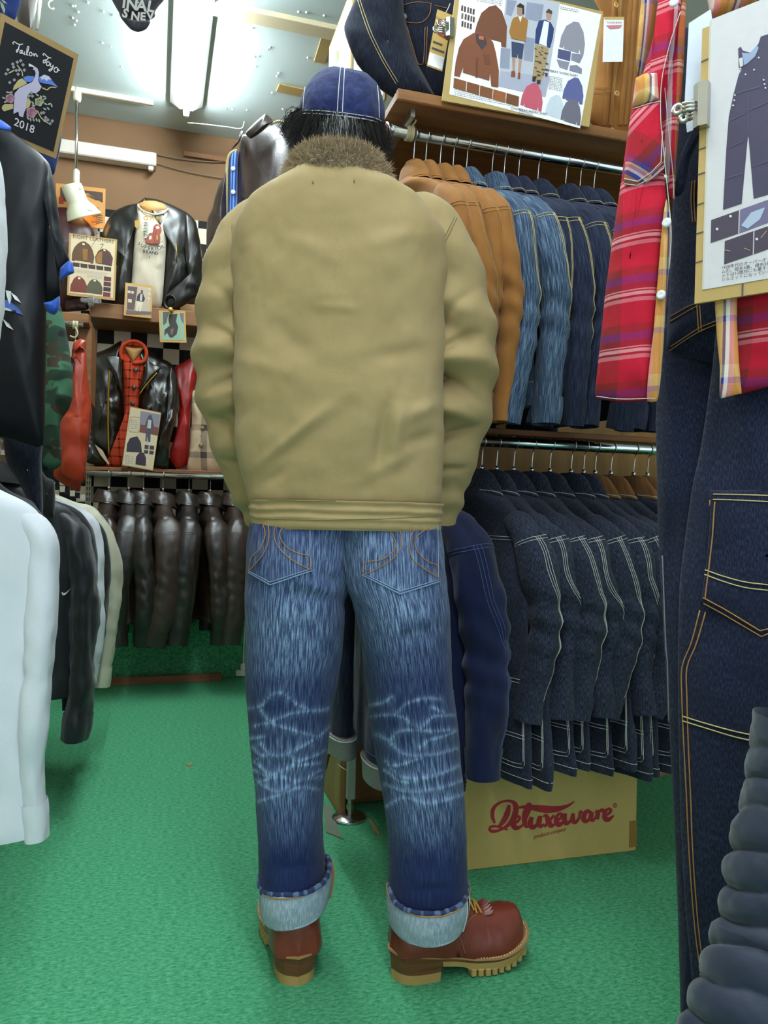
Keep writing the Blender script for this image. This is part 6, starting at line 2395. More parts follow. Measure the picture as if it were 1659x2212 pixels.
# ---------------------------------------------------------------- back wall displays
BLK = leather('black_leather', '16130f', 0.38, 0.55, '0b0908', 0.5)
BLKG = leather('black_glossy_leather', '1a140d', 0.27, 0.75, '0b0806', 0.5)
MAROON = leather('maroon_leather', '3a1417', 0.45, 0.4, '240b0d', 0.5)
REDL = leather('red_leather', 'b03a1e', 0.35, 0.5, '8e2814', 0.6)
REDLB = leather('bright_red_leather', 'a81a14', 0.33, 0.5, '7d120e', 0.5)
FORMW = wood('wooden_form', 'b98a4c', '9a6e38', (4, 4, 1))
B = lambda pts: [(100 + x / 3.318, 360 + y / 3.318) for x, y in pts]
Cc = lambda pts: [(80 + x / 3.318, 700 + y / 3.318) for x, y in pts]
# maroon jacket behind the catalogue card
r = thing('maroon_jacket', 'dark maroon leather jacket standing behind the catalogue card on the side shelf', 'jacket', tuple(atY(150, 665, 4.38)))
puff('jacket_front', B([(60, 300), (180, 300), (300, 400), (345, 480), (330, 700), (310, 950), (290, 1020), (60, 1030), (20, 700)]), onY(4.38), 0.08, MAROON, r, seed=21, wr=0.01)
puff('cuff', B([(140, 960), (290, 950), (300, 1025), (140, 1030)]), onY(4.30), 0.03, MAROON, r, seed=22, wr=0.006)
# wooden sign with mountain picture
pl = quad_plane(B([(70, 118)])[0], B([(425, 158)])[0], B([(65, 410)])[0], onY(4.44))
r = board('picture_sign', 'tan picture sign of snowy mountains in dark brown behind the spot lamp', 'sign', pl, back=plain('sign_tan', 'b8813f', 0.6), margin=None)
z = pl.zab(100, 360, 3.318)
pl.poly('dark_sky', z([(100, 150), (405, 185), (405, 260), (340, 220), (300, 190), (275, 195), (250, 230), (180, 260), (100, 240)]), cP('3f2a22'), r, 0.001)
pl.poly('red_mark', z([(250, 195), (268, 200), (270, 245), (252, 250)]), cP('9c2a1c'), r, 0.0014)
pl.poly('red_mark', z([(90, 215), (120, 225), (125, 265), (90, 265)]), cP('9c2a1c'), r, 0.0014)
for k in range(5):
    pl.brush('ground_stroke', [([(350, 350 + k * 16), (380, 340 + k * 14), (405, 342 + k * 14)], 1.0)] and [(z([(352, 362 + k * 13), (380, 350 + k * 13), (408, 352 + k * 12)]), [0.3, 1, 0.4])], cP('3f2a22'), r, 0.0014, 0.02)
pl.brush('branch_stroke', [(z([(290, 205), (330, 225), (370, 240), (405, 232)]), [0.5, 1, 0.5]), (z([(300, 200), (345, 228), (400, 245)]), [0.6, 1, 0.3])], cP('2c1c18'), r, 0.0018, 0.016)
a_, b_ = z([(335, 295)])[0]
pl.text('sign_lettering', 'R Co', a_, b_, 0.028, cP('3f2a22'), r, 0.0016)
# black leather jacket with white printed tee
r = thing('black_leather_jacket', 'open black leather jacket over a white printed tee on the upper back shelf', 'jacket', tuple(atY(330, 660, 4.36)))
puff('left_front', B([(705, 222), (650, 262), (575, 278), (480, 325), (430, 400), (395, 500), (420, 540), (500, 545), (508, 700), (495, 860), (490, 985), (600, 1000), (622, 800), (632, 600), (645, 400), (660, 285)]), onY(4.40), 0.07, BLK, r, seed=31, wr=0.010, center=B([(560, 640)])[0])
puff('right_front', B([(700, 222), (800, 235), (900, 275), (1010, 330), (1075, 400), (1085, 550), (1040, 800), (960, 960), (830, 1005), (835, 900), (850, 700), (862, 500), (878, 350), (868, 300), (800, 250)]), onY(4.40), 0.07, BLK, r, seed=32, wr=0.010, center=B([(950, 640)])[0])
puff('right_sleeve', B([(1000, 340), (1065, 390), (1100, 520), (1122, 700), (1120, 850), (1095, 920), (1040, 960), (970, 1005), (900, 1025), (850, 1010), (838, 965), (870, 910), (960, 895), (1005, 850), (1015, 780), (990, 560)]), onY(4.32), 0.045, BLK, r, seed=33, wr=0.008, center=B([(1040, 760)])[0])
c = atY(*B([(885, 972)])[0], 4.27)
V, F = rev_geo([(0.030, 0.02), (0.040, 0.0), (0.036, -0.003), (0.028, 0.012), (0.024, 0.03), (1e-4, 0.05)], 24, c, (0.55, 0.83, 0.1))
mesh('sleeve_opening', V, F, BLK, r)
TEE = cloth('white_jersey', 'd8cdb8', 'c9bda6', weave=900, big=4)
puff('tee', B([(655, 262), (640, 420), (625, 600), (612, 800), (606, 900), (700, 1000), (760, 1012), (822, 1014), (845, 800), (858, 600), (868, 420), (876, 300), (840, 335), (770, 345), (700, 320)]), onY(4.375), 0.06, TEE, r, seed=34, wr=0.006, center=B([(740, 650)])[0])
puff('display_form', B([(650, 275), (700, 245), (780, 245), (850, 270), (876, 305), (840, 335), (770, 347), (700, 322)]), onY(4.38), 0.03, FORMW, r, seed=35, wr=0.0)
wires('collar_edge', [smooth_line([atY(x, y, 4.345) for x, y in B([(655, 280), (690, 315), (770, 342), (840, 332), (876, 302)])], 20)], 0.006, TEE, r)
pk_ = atY(*B([(930, 545)])[0], 4.325)
wires('zip_pull', [np.array([pk_, pk_ + np.array([0.006, 0.0, -0.11])])], 0.004, BRASS, r)
pl = quad_plane(B([(640, 350)])[0], B([(860, 365)])[0], B([(632, 640)])[0], onY(4.305))
z = pl.zab(250, 430, 8.295)
pr = thing('tee_print', 'x', 'x', tuple(pl.pt(0.5, 1)))
for k in ('label', 'category'):
    del pr[k]
pr.parent = r
pr.matrix_parent_inverse = Matrix.Translation(-Vector(r['wbase']))
CR, CW, CK, CG = cP('8c3a22'), cP('d9d2bf'), cP('22242c'), cP('a9822e')
pl.poly('headdress', z([(520, 400), (600, 385), (660, 420), (680, 470), (650, 540), (660, 600), (600, 610), (570, 690), (510, 700), (530, 620), (500, 560), (510, 480)]), CW, pr, 0.001)
pl.brush('feather_tips', [(z([(500 + 14 * (k % 2), 430 + 26 * k), (545 + 8 * (k % 3), 420 + 27 * k), (590, 440 + 22 * k)]), [1.2, 1.0, 0.2]) for k in range(10)], CK, pr, 0.0016, 0.022)
pl.poly('face', z([(680, 490), (720, 450), (780, 460), (815, 510), (820, 580), (790, 640), (800, 700), (790, 800), (620, 800), (530, 770), (560, 680), (620, 630), (660, 600), (670, 540)]), CR, pr, 0.0020)
pl.poly('face_light', z([(715, 500), (760, 480), (790, 520), (740, 545)]), CW, pr, 0.0026)
pl.poly('chest_light', z([(600, 670), (640, 655), (640, 720), (600, 730)]), CW, pr, 0.0026)
pl.brush('braid_stroke', [(z([(690, 520), (680, 620), (690, 720), (700, 800)]), 0.7), (z([(730, 560), (720, 650), (735, 740), (745, 800)]), 0.7), (z([(770, 640), (765, 720), (775, 800)]), 0.6)], cP('4a1c14'), pr, 0.0026, 0.022)
pl.poly('chest_gold', z([(725, 660), (755, 640), (760, 720), (730, 740)]), CG, pr, 0.0028)
pl.brush('scroll_line', [(z([(400, 740), (440, 690), (450, 750), (520, 770), (640, 805), (780, 790), (840, 760), (860, 800)]), 0.5)], CK, pr, 0.0030, 0.012)
t0_, t1_ = z([(400, 790), (850, 860)])
pw = pl.W
for i, ch in enumerate('SUPERIOR'):
    k = i / 7
    a_, b_ = z([(418 + (835 - 418) * k, 800 + 60 * k + 62 * sin(pi * k))])[0]
    pl.text('tee_lettering', ch, a_, b_, 0.027, CK, pr, 0.0016, rot=-0.10 - 0.5 * cos(pi * k), bold=0.0004)
for i, ch in enumerate('BRAND'):
    k = i / 4
    a_, b_ = z([(505 + (735 - 505) * k, 940 + 35 * k)])[0]
    pl.text('tee_lettering', ch, a_, b_, 0.023, CK, pr, 0.0016, rot=-0.12, bold=0.0006)
for i, ch in enumerate('OHM'):
    k = i / 2
    a_, b_ = z([(540 + 230 * k, 350 + 14 * k - 10 * sin(pi * k))])[0]
    pl.text('tee_lettering', ch, a_, b_, 0.032, CG, pr, 0.0016, rot=-0.05 + 0.2 * (0.5 - k), bold=0.0012)
pl.poly('gold_patch', z([(340, 390), (425, 370), (430, 440), (400, 470), (385, 525), (345, 500)]), CG, pr, 0.0016)
# catalogue card with four jackets
pl = quad_plane(B([(165, 475)])[0], B([(508, 522)])[0], B([(148, 920)])[0], onY(4.20))
r = board('catalogue_card', 'catalogue card of four jackets on tan board clipped to the upper back shelf', 'poster', pl, paper=plain('warm_paper', 'd8c6a4', 0.7), back=plain('card_tan', 'b5935a', 0.7))
z = pl.zab(120, 380, 7.375)
JK = [(420, 1045), (470, 1045), (540, 1095), (590, 1180), (618, 1290), (600, 1400), (555, 1395), (555, 1380), (310, 1345), (305, 1360), (258, 1350), (262, 1240), (300, 1140), (360, 1075)]
pl.poly('printed_jacket', z(JK), cP('5a3d22'), r, 0.0016)
pl.poly('printed_jacket_light', z([(430, 1160), (520, 1170), (510, 1350), (440, 1340)]), cP('8a6026'), r, 0.0022)
pl.poly('printed_jacket', z([(750, 1160), (800, 1165), (870, 1220), (915, 1310), (895, 1440), (640, 1390), (632, 1290), (680, 1200)]), cP('4a2a26'), r, 0.0016)
pl.poly('printed_jacket_light', z([(690, 1215), (745, 1200), (735, 1400), (650, 1385), (645, 1290)]), cP('94662a'), r, 0.0022)
pl.poly('printed_jacket', z([(340, 1600), (400, 1605), (460, 1660), (505, 1760), (490, 1865), (230, 1840), (240, 1740), (290, 1640)]), cP('6d2c22'), r, 0.0016)
pl.poly('printed_jacket', z([(590, 1645), (650, 1650), (720, 1710), (750, 1790), (740, 1895), (490, 1860), (500, 1760), (540, 1680)]), cP('4c4a34'), r, 0.0018)
for q in ([(425, 1070), (465, 1075), (465, 1105), (428, 1100)], [(762, 1172), (798, 1178), (795, 1202), (765, 1196)], [(360, 1615), (400, 1618), (395, 1650), (358, 1645)], [(605, 1655), (645, 1660), (640, 1685), (608, 1682)]):
    pl.poly('printed_label', z(q), cP('e6d8c6'), r, 0.0026)
for i in range(5):
    x, y = 268 + 126 * i, 1376 + 17 * i
    pl.poly('printed_swatch', z([(x, y), (x + 115, y + 15), (x + 113, y + 78), (x + 8, y + 66)]), cP('3a2c26'), r, 0.0016)
for i in range(4):
    y = 1600 + 83 * i
    pl.poly('printed_swatch', z([(772 - 4 * i, y), (888 - 4 * i, y + 15), (884 - 4 * i, y + 82), (768 - 4 * i, y + 70)]), cP(('5a2530', '4c2026', '2a1c1c', '6a1a2c')[i]), r, 0.0016)
text_lines(pl, r, lambda P: z([(x, y - 0.08 * (x - 300)) for x, y in P]), 320, 1490, 820, 4, 14, 6)
text_lines(pl, r, lambda P: z([(x, y - 0.08 * (x - 300)) for x, y in P]), 505, 1590, 740, 4, 14, 6)
a_, b_ = z([(605, 1010)])[0]
pl.text('card_title', 'EIGHT LEATHERS', a_, b_, 0.026, INK, r, 0.0016, rot=0.0)
e = pl.pt(0.5, 1.02, 0.0)
r = thing('clear_clip', 'clear plastic clip holding the four-jacket card on the shelf edge', 'clip', e)
box('clip_body', e + np.array([0, -0.006, -0.01]), (0.10, 0.014, 0.02), ACR, r, bev=0.003)
box('clip_base', (e[0], (e[1] + YS) / 2 + 0.01, (e[2] + ZU) / 2 - 0.01), (0.03, YS - e[1] + 0.04, e[2] - ZU + 0.05), ACR, r, bev=0.003)
# photo cards
pl = quad_plane(B([(567, 830)])[0], B([(765, 855)])[0], B([(555, 1065)])[0], onY(4.22))
r = board('photo_card', 'photo card of a man in dark jacket and white trousers on the shelf edge', 'photo', pl, back=plain('card_amber', 'c79a52', 0.6), paper=cP('bfae9a'), margin=0.07)
z = pl.zab(250, 430, 8.295)
pl.poly('photo_door', z([(320, 1570), (390, 1580), (330, 1990), (200, 1980), (215, 1560)]), cP('5d4a48'), r, 0.0016)
pl.poly('photo_ground', z([(190, 1990), (640, 2020), (640, 2074), (180, 2060)]), cP('6d5a5c'), r, 0.0018)
pl.poly('model_head', z([(450, 1640), (470, 1625), (492, 1650), (480, 1690), (452, 1685)]), cP('5a3a30'), r, 0.0020)
pl.poly('model_jacket', z([(410, 1700), (450, 1685), (490, 1695), (525, 1790), (500, 1840), (370, 1825), (385, 1740)]), cP('2c2a33'), r, 0.0020)
pl.poly('model_shirt', z([(445, 1700), (480, 1705), (470, 1830), (430, 1825)]), cP('cfc3b8'), r, 0.0024)
pl.poly('model_trousers', z([(375, 1830), (490, 1845), (445, 2015), (415, 2012), (430, 1900), (395, 2008), (360, 2005)]), cP('ddd0b6'), r, 0.0022)
for q in ([(215, 1640), (270, 1645), (265, 1690), (215, 1685)], [(280, 1650), (325, 1655), (320, 1700), (280, 1692)], [(220, 1790), (290, 1800), (285, 1860), (220, 1850)], [(590, 1600), (625, 1605), (622, 1640), (588, 1635)], [(585, 1680), (622, 1685), (618, 1720), (583, 1715)], [(578, 1760), (615, 1765), (612, 1805), (575, 1800)]):
    pl.poly('photo_note', z(q), cP('d6c8ae'), r, 0.0020)
pl = quad_plane(B([(805, 1030)])[0], B([(996, 1036)])[0], B([(815, 1258)])[0], onY(4.21))
r = board('photo_card', 'photo card of black boots hanging below the upper back shelf edge', 'photo', pl, back=plain('card_amber', 'c79a52', 0.6), paper=cP('8fae94'), margin=0.07)
z = pl.zab(100, 360, 3.318)
pl.poly('photo_corner', z([(835, 1042), (880, 1042), (860, 1120), (838, 1140)]), cP('54504e'), r, 0.0016)
pl.poly('photo_boots', z([(880, 1060), (940, 1055), (930, 1110), (945, 1150), (935, 1200), (905, 1225), (885, 1225), (865, 1190), (845, 1215), (848, 1170), (885, 1140), (875, 1100)]), cP('332b29'), r, 0.0018)
pl.poly('photo_shine', z([(890, 1165), (915, 1160), (905, 1205), (890, 1200)]), cP('6a5a54'), r, 0.0024)
pl.poly('photo_corner', z([(955, 1050), (985, 1050), (985, 1130), (965, 1100)]), cP('6e6a78'), r, 0.0016)
V, F = rev_geo([(1e-4, 0), (0.010, 0.0), (0.008, 0.02), (0.012, 0.03), (1e-4, 0.032)], 14, pl.pt(0.5, 0.0, 0.0), -FW)
tag(mesh('push_pin', V, F, plain('yellow_pin', 'd6a53c', 0.35)), 'yellow pin holding the boot photo card', 'push pin')
# black biker jacket with red plaid shirt on the lower shelf
r = thing('biker_jacket', 'glossy black biker jacket over a red plaid shirt on the lower back shelf', 'jacket', tuple(atY(290, 1008, 4.36)))
puff('left_front', Cc([(605, 118), (520, 168), (440, 200), (380, 212), (345, 290), (352, 420), (385, 600), (392, 850), (440, 930), (520, 968), (575, 960), (600, 800), (622, 640), (612, 480), (598, 300), (592, 190)]), onY(4.38), 0.08, BLKG, r, seed=41, wr=0.014, sc=11, center=Cc([(490, 560)])[0])
puff('right_front', Cc([(700, 120), (750, 140), (800, 190), (880, 240), (960, 280), (1000, 350), (1008, 520), (960, 700), (900, 900), (800, 960), (730, 960), (725, 700), (735, 500), (765, 380), (790, 250)]), onY(4.38), 0.08, BLKG, r, seed=42, wr=0.014, sc=11, center=Cc([(860, 560)])[0])
puff('right_sleeve', Cc([(960, 300), (1005, 380), (1015, 560), (985, 720), (950, 860), (945, 960), (935, 1035), (840, 1030), (822, 1005), (850, 910), (880, 760), (930, 600), (945, 450)]), onY(4.29), 0.05, BLKG, r, seed=43, wr=0.012, sc=12, center=Cc([(930, 700)])[0])
puff('left_cuff', Cc([(355, 840), (410, 870), (460, 940), (485, 1000), (420, 1008), (350, 990), (340, 920)]), onY(4.31), 0.045, BLKG, r, seed=44, wr=0.006)
puff('left_lapel', Cc([(490, 228), (590, 236), (606, 360), (615, 500), (570, 410), (520, 300)]), onY(4.285), 0.016, BLKG, r, seed=45, wr=0.002)
puff('right_lapel', Cc([(790, 258), (840, 290), (890, 312), (820, 400), (735, 498), (765, 360)]), onY(4.285), 0.016, BLKG, r, seed=46, wr=0.002)


def plaid(name, base, rows_, cols_, pv, pu, rot=0.0, mixf=0.5, ou=0.3):
    """tartan from two constant ramps: along v (rows_) and along u (cols_), period pv / pu metres"""
    m, nt, bs = newmat(name)
    mp = coords(nt, 'UV', (1, 1, 1), (ou, 0.3, 0), (0, 0, rot))
    sep = N(nt, 'ShaderNodeSeparateXYZ')
    nt.links.new(mp, sep.inputs[0])

    def band(sock, per, stops):
        d = N(nt, 'ShaderNodeMath', operation='DIVIDE')
        nt.links.new(sock, d.inputs[0])
        d.inputs[1].default_value = per
        f = N(nt, 'ShaderNodeMath', operation='FRACT')
        nt.links.new(d.outputs[0], f.inputs[0])
        rp = N(nt, 'ShaderNodeValToRGB')
        rp.color_ramp.interpolation = 'CONSTANT'
        el = rp.color_ramp.elements
        el[0].position, el[0].color = stops[0][0], lin(stops[0][1])
        el[1].position, el[1].color = stops[1][0], lin(stops[1][1])
        for p_, c_ in stops[2:]:
            e_ = el.new(p_)
            e_.color = lin(c_)
        nt.links.new(f.outputs[0], rp.inputs[0])
        return rp.outputs[0]
    a = band(sep.outputs[1], pv, rows_)
    b = band(sep.outputs[0], pu, cols_)
    c = mixc(nt, mixf, a, b)
    w = noise(nt, coords(nt, 'UV', (900, 500, 1)), 1.0, 2.0)
    nt.links.new(mixc(nt, 1.0, c, mixc(nt, w, (0.75, 0.75, 0.75, 1), (1.2, 1.2, 1.2, 1)), 'MULTIPLY'), bs.inputs['Base Color'])
    bs.inputs['Roughness'].default_value = 0.9
    bs.inputs['Specular IOR Level'].default_value = 0.15
    bump(nt, bs, w, 0.3, 0.001)
    return m


REDPL = plaid('red_windowpane', 'b03a26', [(0, 'c0452a'), (0.70, '200a08'), (0.88, 'c0452a')], [(0, 'c0452a'), (0.70, '200a08'), (0.88, 'c0452a')], 0.046, 0.046)
puff('plaid_shirt', Cc([(598, 180), (605, 140), (660, 112), (740, 128), (790, 205), (785, 280), (760, 400), (735, 500), (728, 620), (650, 900), (600, 1022), (485, 1020), (555, 940), (605, 780), (622, 620), (612, 400)]), onY(4.37), 0.075, REDPL, r, seed=47, wr=0.006, center=Cc([(680, 520)])[0])
puff('display_form', Cc([(628, 165), (700, 172), (762, 172), (740, 210), (690, 272), (660, 230)]), onY(4.315), 0.02, FORMW, r, seed=48, wr=0)
ring = smooth_line([atY(x, y, 4.30) for x, y in Cc([(612, 260), (600, 200), (620, 150), (690, 122), (760, 150), (785, 210), (765, 265), (700, 280), (690, 272)])], 40)
wires('shirt_collar', [ring], 0.010, REDPL, r, 8)
for x, y in Cc([(706, 330), (694, 455), (684, 570)]):
    V, F = rev_geo([(1e-4, 0.002), (0.011, 0.003), (0.013, 0.0)], 12, atY(x, y, 4.285), (0, -1, 0))
    mesh('shirt_button', V, F, plain('brown_button', '40241c', 0.4), r)
wires('front_zip', [smooth_line([atY(x, y, 4.295) for x, y in Cc([(522, 330), (512, 500), (510, 700), (515, 940)])], 30)], 0.006, BRASS, r)
wires('lapel_zip', [smooth_line([atY(x, y, 4.27) for x, y in Cc([(860, 350), (780, 440), (735, 505)])], 20)], 0.005, BRASS, r)
# red leather jacket over a checked flannel, half hidden by the person
r = thing('red_leather_jacket', 'bright red leather jacket over a beige checked flannel on the lower back shelf', 'jacket', tuple(atY(420, 1015, 4.38)))
puff('jacket_front', Cc([(985, 312), (1040, 280), (1130, 235), (1150, 400), (1115, 480), (1100, 700), (1095, 900), (1075, 1012), (1000, 1038), (950, 960), (965, 880), (1005, 740), (1022, 560)]), onY(4.42), 0.06, REDLB, r, seed=51, wr=0.012, sc=12, center=Cc([(1060, 640)])[0])
FLAN = plaid('beige_flannel', 'c9ae8c', [(0, 'cdb394'), (0.5, '5d4c4e'), (0.72, 'cdb394')], [(0, 'd0b696'), (0.5, '4c3f46'), (0.75, 'd0b696')], 0.15, 0.13, mixf=0.5)
puff('flannel_shirt', Cc([(1112, 480), (1160, 470), (1230, 700), (1300, 950), (1350, 1000), (1335, 1062), (1200, 1060), (1080, 1045), (1090, 930), (1108, 700)]), onY(4.38), 0.05, FLAN, r, seed=52, wr=0.010, center=Cc([(1175, 800)])[0])
for x, y in Cc([(1185, 745), (1176, 868)]):
    V, F = rev_geo([(1e-4, 0.002), (0.010, 0.003), (0.012, 0.0)], 12, atY(x, y, 4.325), (0, -1, 0))
    mesh('shirt_button', V, F, plain('tan_button', '8d7250', 0.4), r)
# card on the biker jacket
pl = quad_plane(Cc([(668, 590)])[0], Cc([(890, 635)])[0], Cc([(608, 1012)])[0], onY(4.22))
r = board('catalogue_card', 'catalogue card with a man and two black jackets leaning on the biker jacket', 'poster', pl, paper=plain('warm_paper', 'd8c6a4', 0.7), back=plain('card_tan', 'b5935a', 0.7), margin=0.015)
z = pl.zab(80, 700, 3.318)
pl.poly('photo_panel', z([(742, 622), (884, 648), (868, 760), (735, 740)]), cP('8d8592'), r, 0.0016)
pl.poly('photo_band', z([(738, 720), (872, 742), (868, 800), (734, 775)]), cP('74453a'), r, 0.0018)
pl.poly('model_figure', z([(800, 655), (820, 650), (830, 690), (838, 740), (815, 760), (812, 845), (795, 845), (792, 800), (785, 842), (775, 838), (785, 750), (772, 730), (785, 690)]), cP('4a4a5c'), r, 0.0022)
pl.poly('model_shirt', z([(798, 685), (820, 690), (815, 750), (788, 745)]), cP('c9bfb2'), r, 0.0028)
pl.poly('printed_jacket', z([(690, 810), (720, 805), (745, 850), (752, 920), (640, 915), (645, 860), (665, 820)]), cP('2e2a35'), r, 0.0018)
pl.poly('printed_jacket', z([(735, 920), (765, 922), (782, 960), (780, 1018), (705, 1005), (710, 950)]), cP('352638'), r, 0.0022)
for q in ([(772, 865), (800, 868), (798, 898), (770, 894)], [(808, 870), (840, 874), (838, 902), (806, 899)], [(768, 902), (798, 906), (795, 930), (766, 927)], [(806, 907), (837, 911), (834, 936), (804, 932)]):
    pl.poly('printed_swatch', z(q), cP('3a3440'), r, 0.0018)
pl.brush('label_outline', [(z([(672, 665), (735, 675), (728, 770), (660, 762), (672, 665)]), 1.0)], cP('7d7f72'), r, 0.0018, 0.012)
text_lines(pl, r, lambda P: z([(x, y - 0.1 * (x - 640)) for x, y in P]), 672, 690, 728, 5, 14, 5)
text_lines(pl, r, lambda P: z([(x, y - 0.1 * (x - 640)) for x, y in P]), 632, 940, 690, 5, 13, 5)
# paper hang tag lying by the sleeve
pl = quad_plane(Cc([(415, 862)])[0], Cc([(500, 940)])[0], Cc([(440, 910)])[0], onY(4.24))
V = [atY(x, y, 4.24) for x, y in Cc([(413, 862), (470, 905), (518, 1000), (512, 1008), (455, 940)])]
V = V + [p + np.array([0, 0.002, 0]) for p in V]
tag(mesh('hang_tag', V, [(0, 1, 2, 3, 4), (9, 8, 7, 6, 5)] + [(i, (i + 1) % 5, 5 + (i + 1) % 5, 5 + i) for i in range(5)], plain('tag_cream', 'bfa58a', 0.7), smooth=False), 'cream paper hang tag beside the biker jacket cuff', 'tag')
# lit sliver of a sign behind the jackets
pts = [(447, 535), (456, 545), (446, 610), (440, 655), (430, 652), (438, 600)]
V = [atY(x, y, 4.46) for x, y in pts]
n_ = len(V)
V = V + [p + np.array([0, 0.085, 0]) for p in V]
tag(mesh('lit_sign', V, [tuple(range(n_))] + [(i, n_ + i, n_ + (i + 1) % n_, (i + 1) % n_) for i in range(n_)], plain('lit_sign', 'ffd9a0', 0.5, emit=(1.0, 0.72, 0.36, 1), es=3.0), smooth=False), 'glowing sliver of a lit sign between the jackets on the upper back shelf', 'sign')

# red leather jacket on the rail stub
E8 = lambda pts: [(x / 3.686, 560 + y / 3.686) for x, y in pts]
r = thing('red_jacket', 'worn red leather jacket hanging sideways from the rail stub', 'jacket', tuple(atY(165, 735, 3.66)))
o = puff('sleeve', E8([(590, 700), (574, 760), (572, 900), (580, 1090), (550, 1200), (492, 1255), (472, 1420), (484, 1640), (492, 1710), (590, 1760), (668, 1780), (690, 1600), (722, 1360), (730, 1190), (712, 1060), (692, 900), (686, 740), (670, 700), (630, 690)]), onY(3.64), 0.05, REDL, r, seed=61, wr=0.010, sc=14, center=E8([(620, 1250)])[0])
puff('collar', E8([(575, 720), (590, 660), (640, 632), (682, 650), (684, 715), (650, 690), (600, 740)]), onY(3.62), 0.03, REDL, r, seed=62, wr=0.003)
puff('jacket_body', E8([(620, 800), (560, 1000), (470, 1300), (440, 1640), (425, 1725), (500, 1790), (635, 1850), (660, 1500), (680, 1000)]), onY(3.74), 0.05, REDL, r, seed=63, wr=0.008)
trace(o, 'sleeve_seam', [[(x, y) for x, y in E8([(720, 1180), (715, 1350), (680, 1580), (660, 1770)])], [(x, y) for x, y in E8([(572, 800), (610, 780), (645, 830)])]], 0.0022, plain('dark_red_seam', '6e2014', 0.5))
hk = atY(*E8([(597, 600)])[0], 3.66)
hanger((hk[0], YQ - 0.06, atY(160, 702, YQ - 0.06)[2]), -pi / 2, 'hanger on the rail stub carrying the red leather jacket', None)

# ---------------------------------------------------------------- row of dark leather jackets on the back rail
HB = [236, 279, 311, 353, 409, 455, 508]
LTH = [leather('hung_leather_%s' % n_, c_, rg_, 0.6, c2_, 0.5) for n_, c_, c2_, rg_ in (('espresso', '2a1c15', '140d0a', 0.34), ('black_brown', '1c1512', '0d0a09', 0.36), ('dark_brown', '33231b', '1a110d', 0.38))]
WOODH = wood('hanger_wood', 'a8743a', '8a5a2a', (3, 20, 20))
for i, hx_ in enumerate(HB):
    X = atY(hx_, 1026, RAILB[0])[0]
    lab = 'dark %s leather jacket, %s from the red leather jacket along the back rail' % (('espresso', 'black brown', 'glossy', 'espresso', 'black brown', 'espresso', 'brown')[i], ordn[i])
    hung_top('hung_leather_jacket', lab, 'jacket', 'leather jackets on the back rail', (X, RAILB[0], RAILB[1]), -pi / 2 + rad((-4, 3, -3, 5, -2, 4, 0)[i]), LTH[(0, 1, 1, 2, 1, 0, 2)[i]], collar='shirt',
             L=0.62, W=0.225, T=0.060, SL=0.635, SR=(0.064, 0.068, 0.058, 0.080, 0.066, 0.07, 0.07)[i], sa=0.8, thread=plain('leather_seam', '4d3c30', 0.5), yoke=False, seed=80 + i, wr=0.0036, ridge=0.5, elbow=(0.03, -0.02, 0.02, 0.03, 0.0, 0.02, 0.0)[i], swing=(0.03, -0.03, 0.02, -0.04, -0.03, 0.03, -0.02)[i],
             hlabel='brass-necked hanger inside the %s leather jacket counted from the red one' % ordn[i], hgroup='hangers on the back rail', hmat=WOODH, sl_out=0.025)

# ================================================================== left side
def rail_y(name, label, X, z, ya, yb):
    r = thing(name, label, 'rail', (X, (ya + yb) / 2, z))
    V, F = cyl_between((X, ya, z), (X, yb, z), 0.014, 18)
    mesh('tube', V, F, CHROME, r)
    for y in (ya + 0.05, yb - 0.05):
        box('wall_arm', ((X - 1.40) / 2, y, z), (1.40 + X, 0.012, 0.02), STEEL, r)
    return r


LX, LZ = -0.475, 1.165
rail_y('hanging_rail', 'chrome rail on the left holding the white shirt and dark track jackets', LX, LZ, 1.25, 3.45)
rail_y('hanging_rail', 'high chrome rail on the left holding the black satin shirt', -0.635, 2.02, 1.3, 3.2)

WHT = cloth('white_cotton', 'dde0e8', 'd3d7e0', 0.85, weave=900, big=5, sheen=0.1)
BLKC = cloth('black_cotton', '15161b', '0f1014', 0.8, weave=900)
BLKN = cloth('black_nylon', '14161f', '0e1017', 0.5, weave=1200, spec=0.4)
CHAR = cloth('charcoal_cotton', '2a2f30', '212526', 0.88, weave=900)
CREAMC = cloth('cream_satin', 'c9c6b0', 'b5b29c', 0.5, weave=1200, spec=0.4)
PINK = cloth('pink_cotton', 'c99ac2', weave=900)
NAVYT = cloth('navy_cotton', '1a2340', weave=900)
kw = dict(ridge=0.15, hgroup='hangers on the left rail', collar='crew', swing=0.0)
hung_top('white_shirt', 'white long-sleeved cotton shirt hanging at the front of the left rail', 'shirt', 'garments on the left rail', (LX + 0.02, 1.72, LZ), rad(-8), WHT, L=0.745, W=0.245, T=0.05, SL=0.66, SR=0.040, seed=201, wr=0.0045, sl_out=-0.002, sa=0.62,
         hlabel='hanger inside the white long-sleeved shirt', **kw)
hung_top('pink_shirt', 'pink shirt whose neck shows behind the white long-sleeved shirt', 'shirt', 'garments on the left rail', (LX - 0.02, 1.86, LZ + 0.01), rad(-3), PINK, L=0.60, W=0.17, T=0.035, SL=0.4, SR=0.04, sl_out=-0.02, seed=202, wr=0.005,
         hlabel='hanger inside the pink shirt', **kw)
hung_top('charcoal_shirt', 'charcoal green shirt hanging behind the pink shirt', 'shirt', 'garments on the left rail', (LX, 2.02, LZ + 0.02), rad(2), CHAR, L=0.60, W=0.185, T=0.05, SL=0.35, SR=0.045, sl_out=-0.02, seed=203, wr=0.006,
         hlabel='hanger inside the charcoal green shirt', **kw)
kw['collar'] = 'shirt'
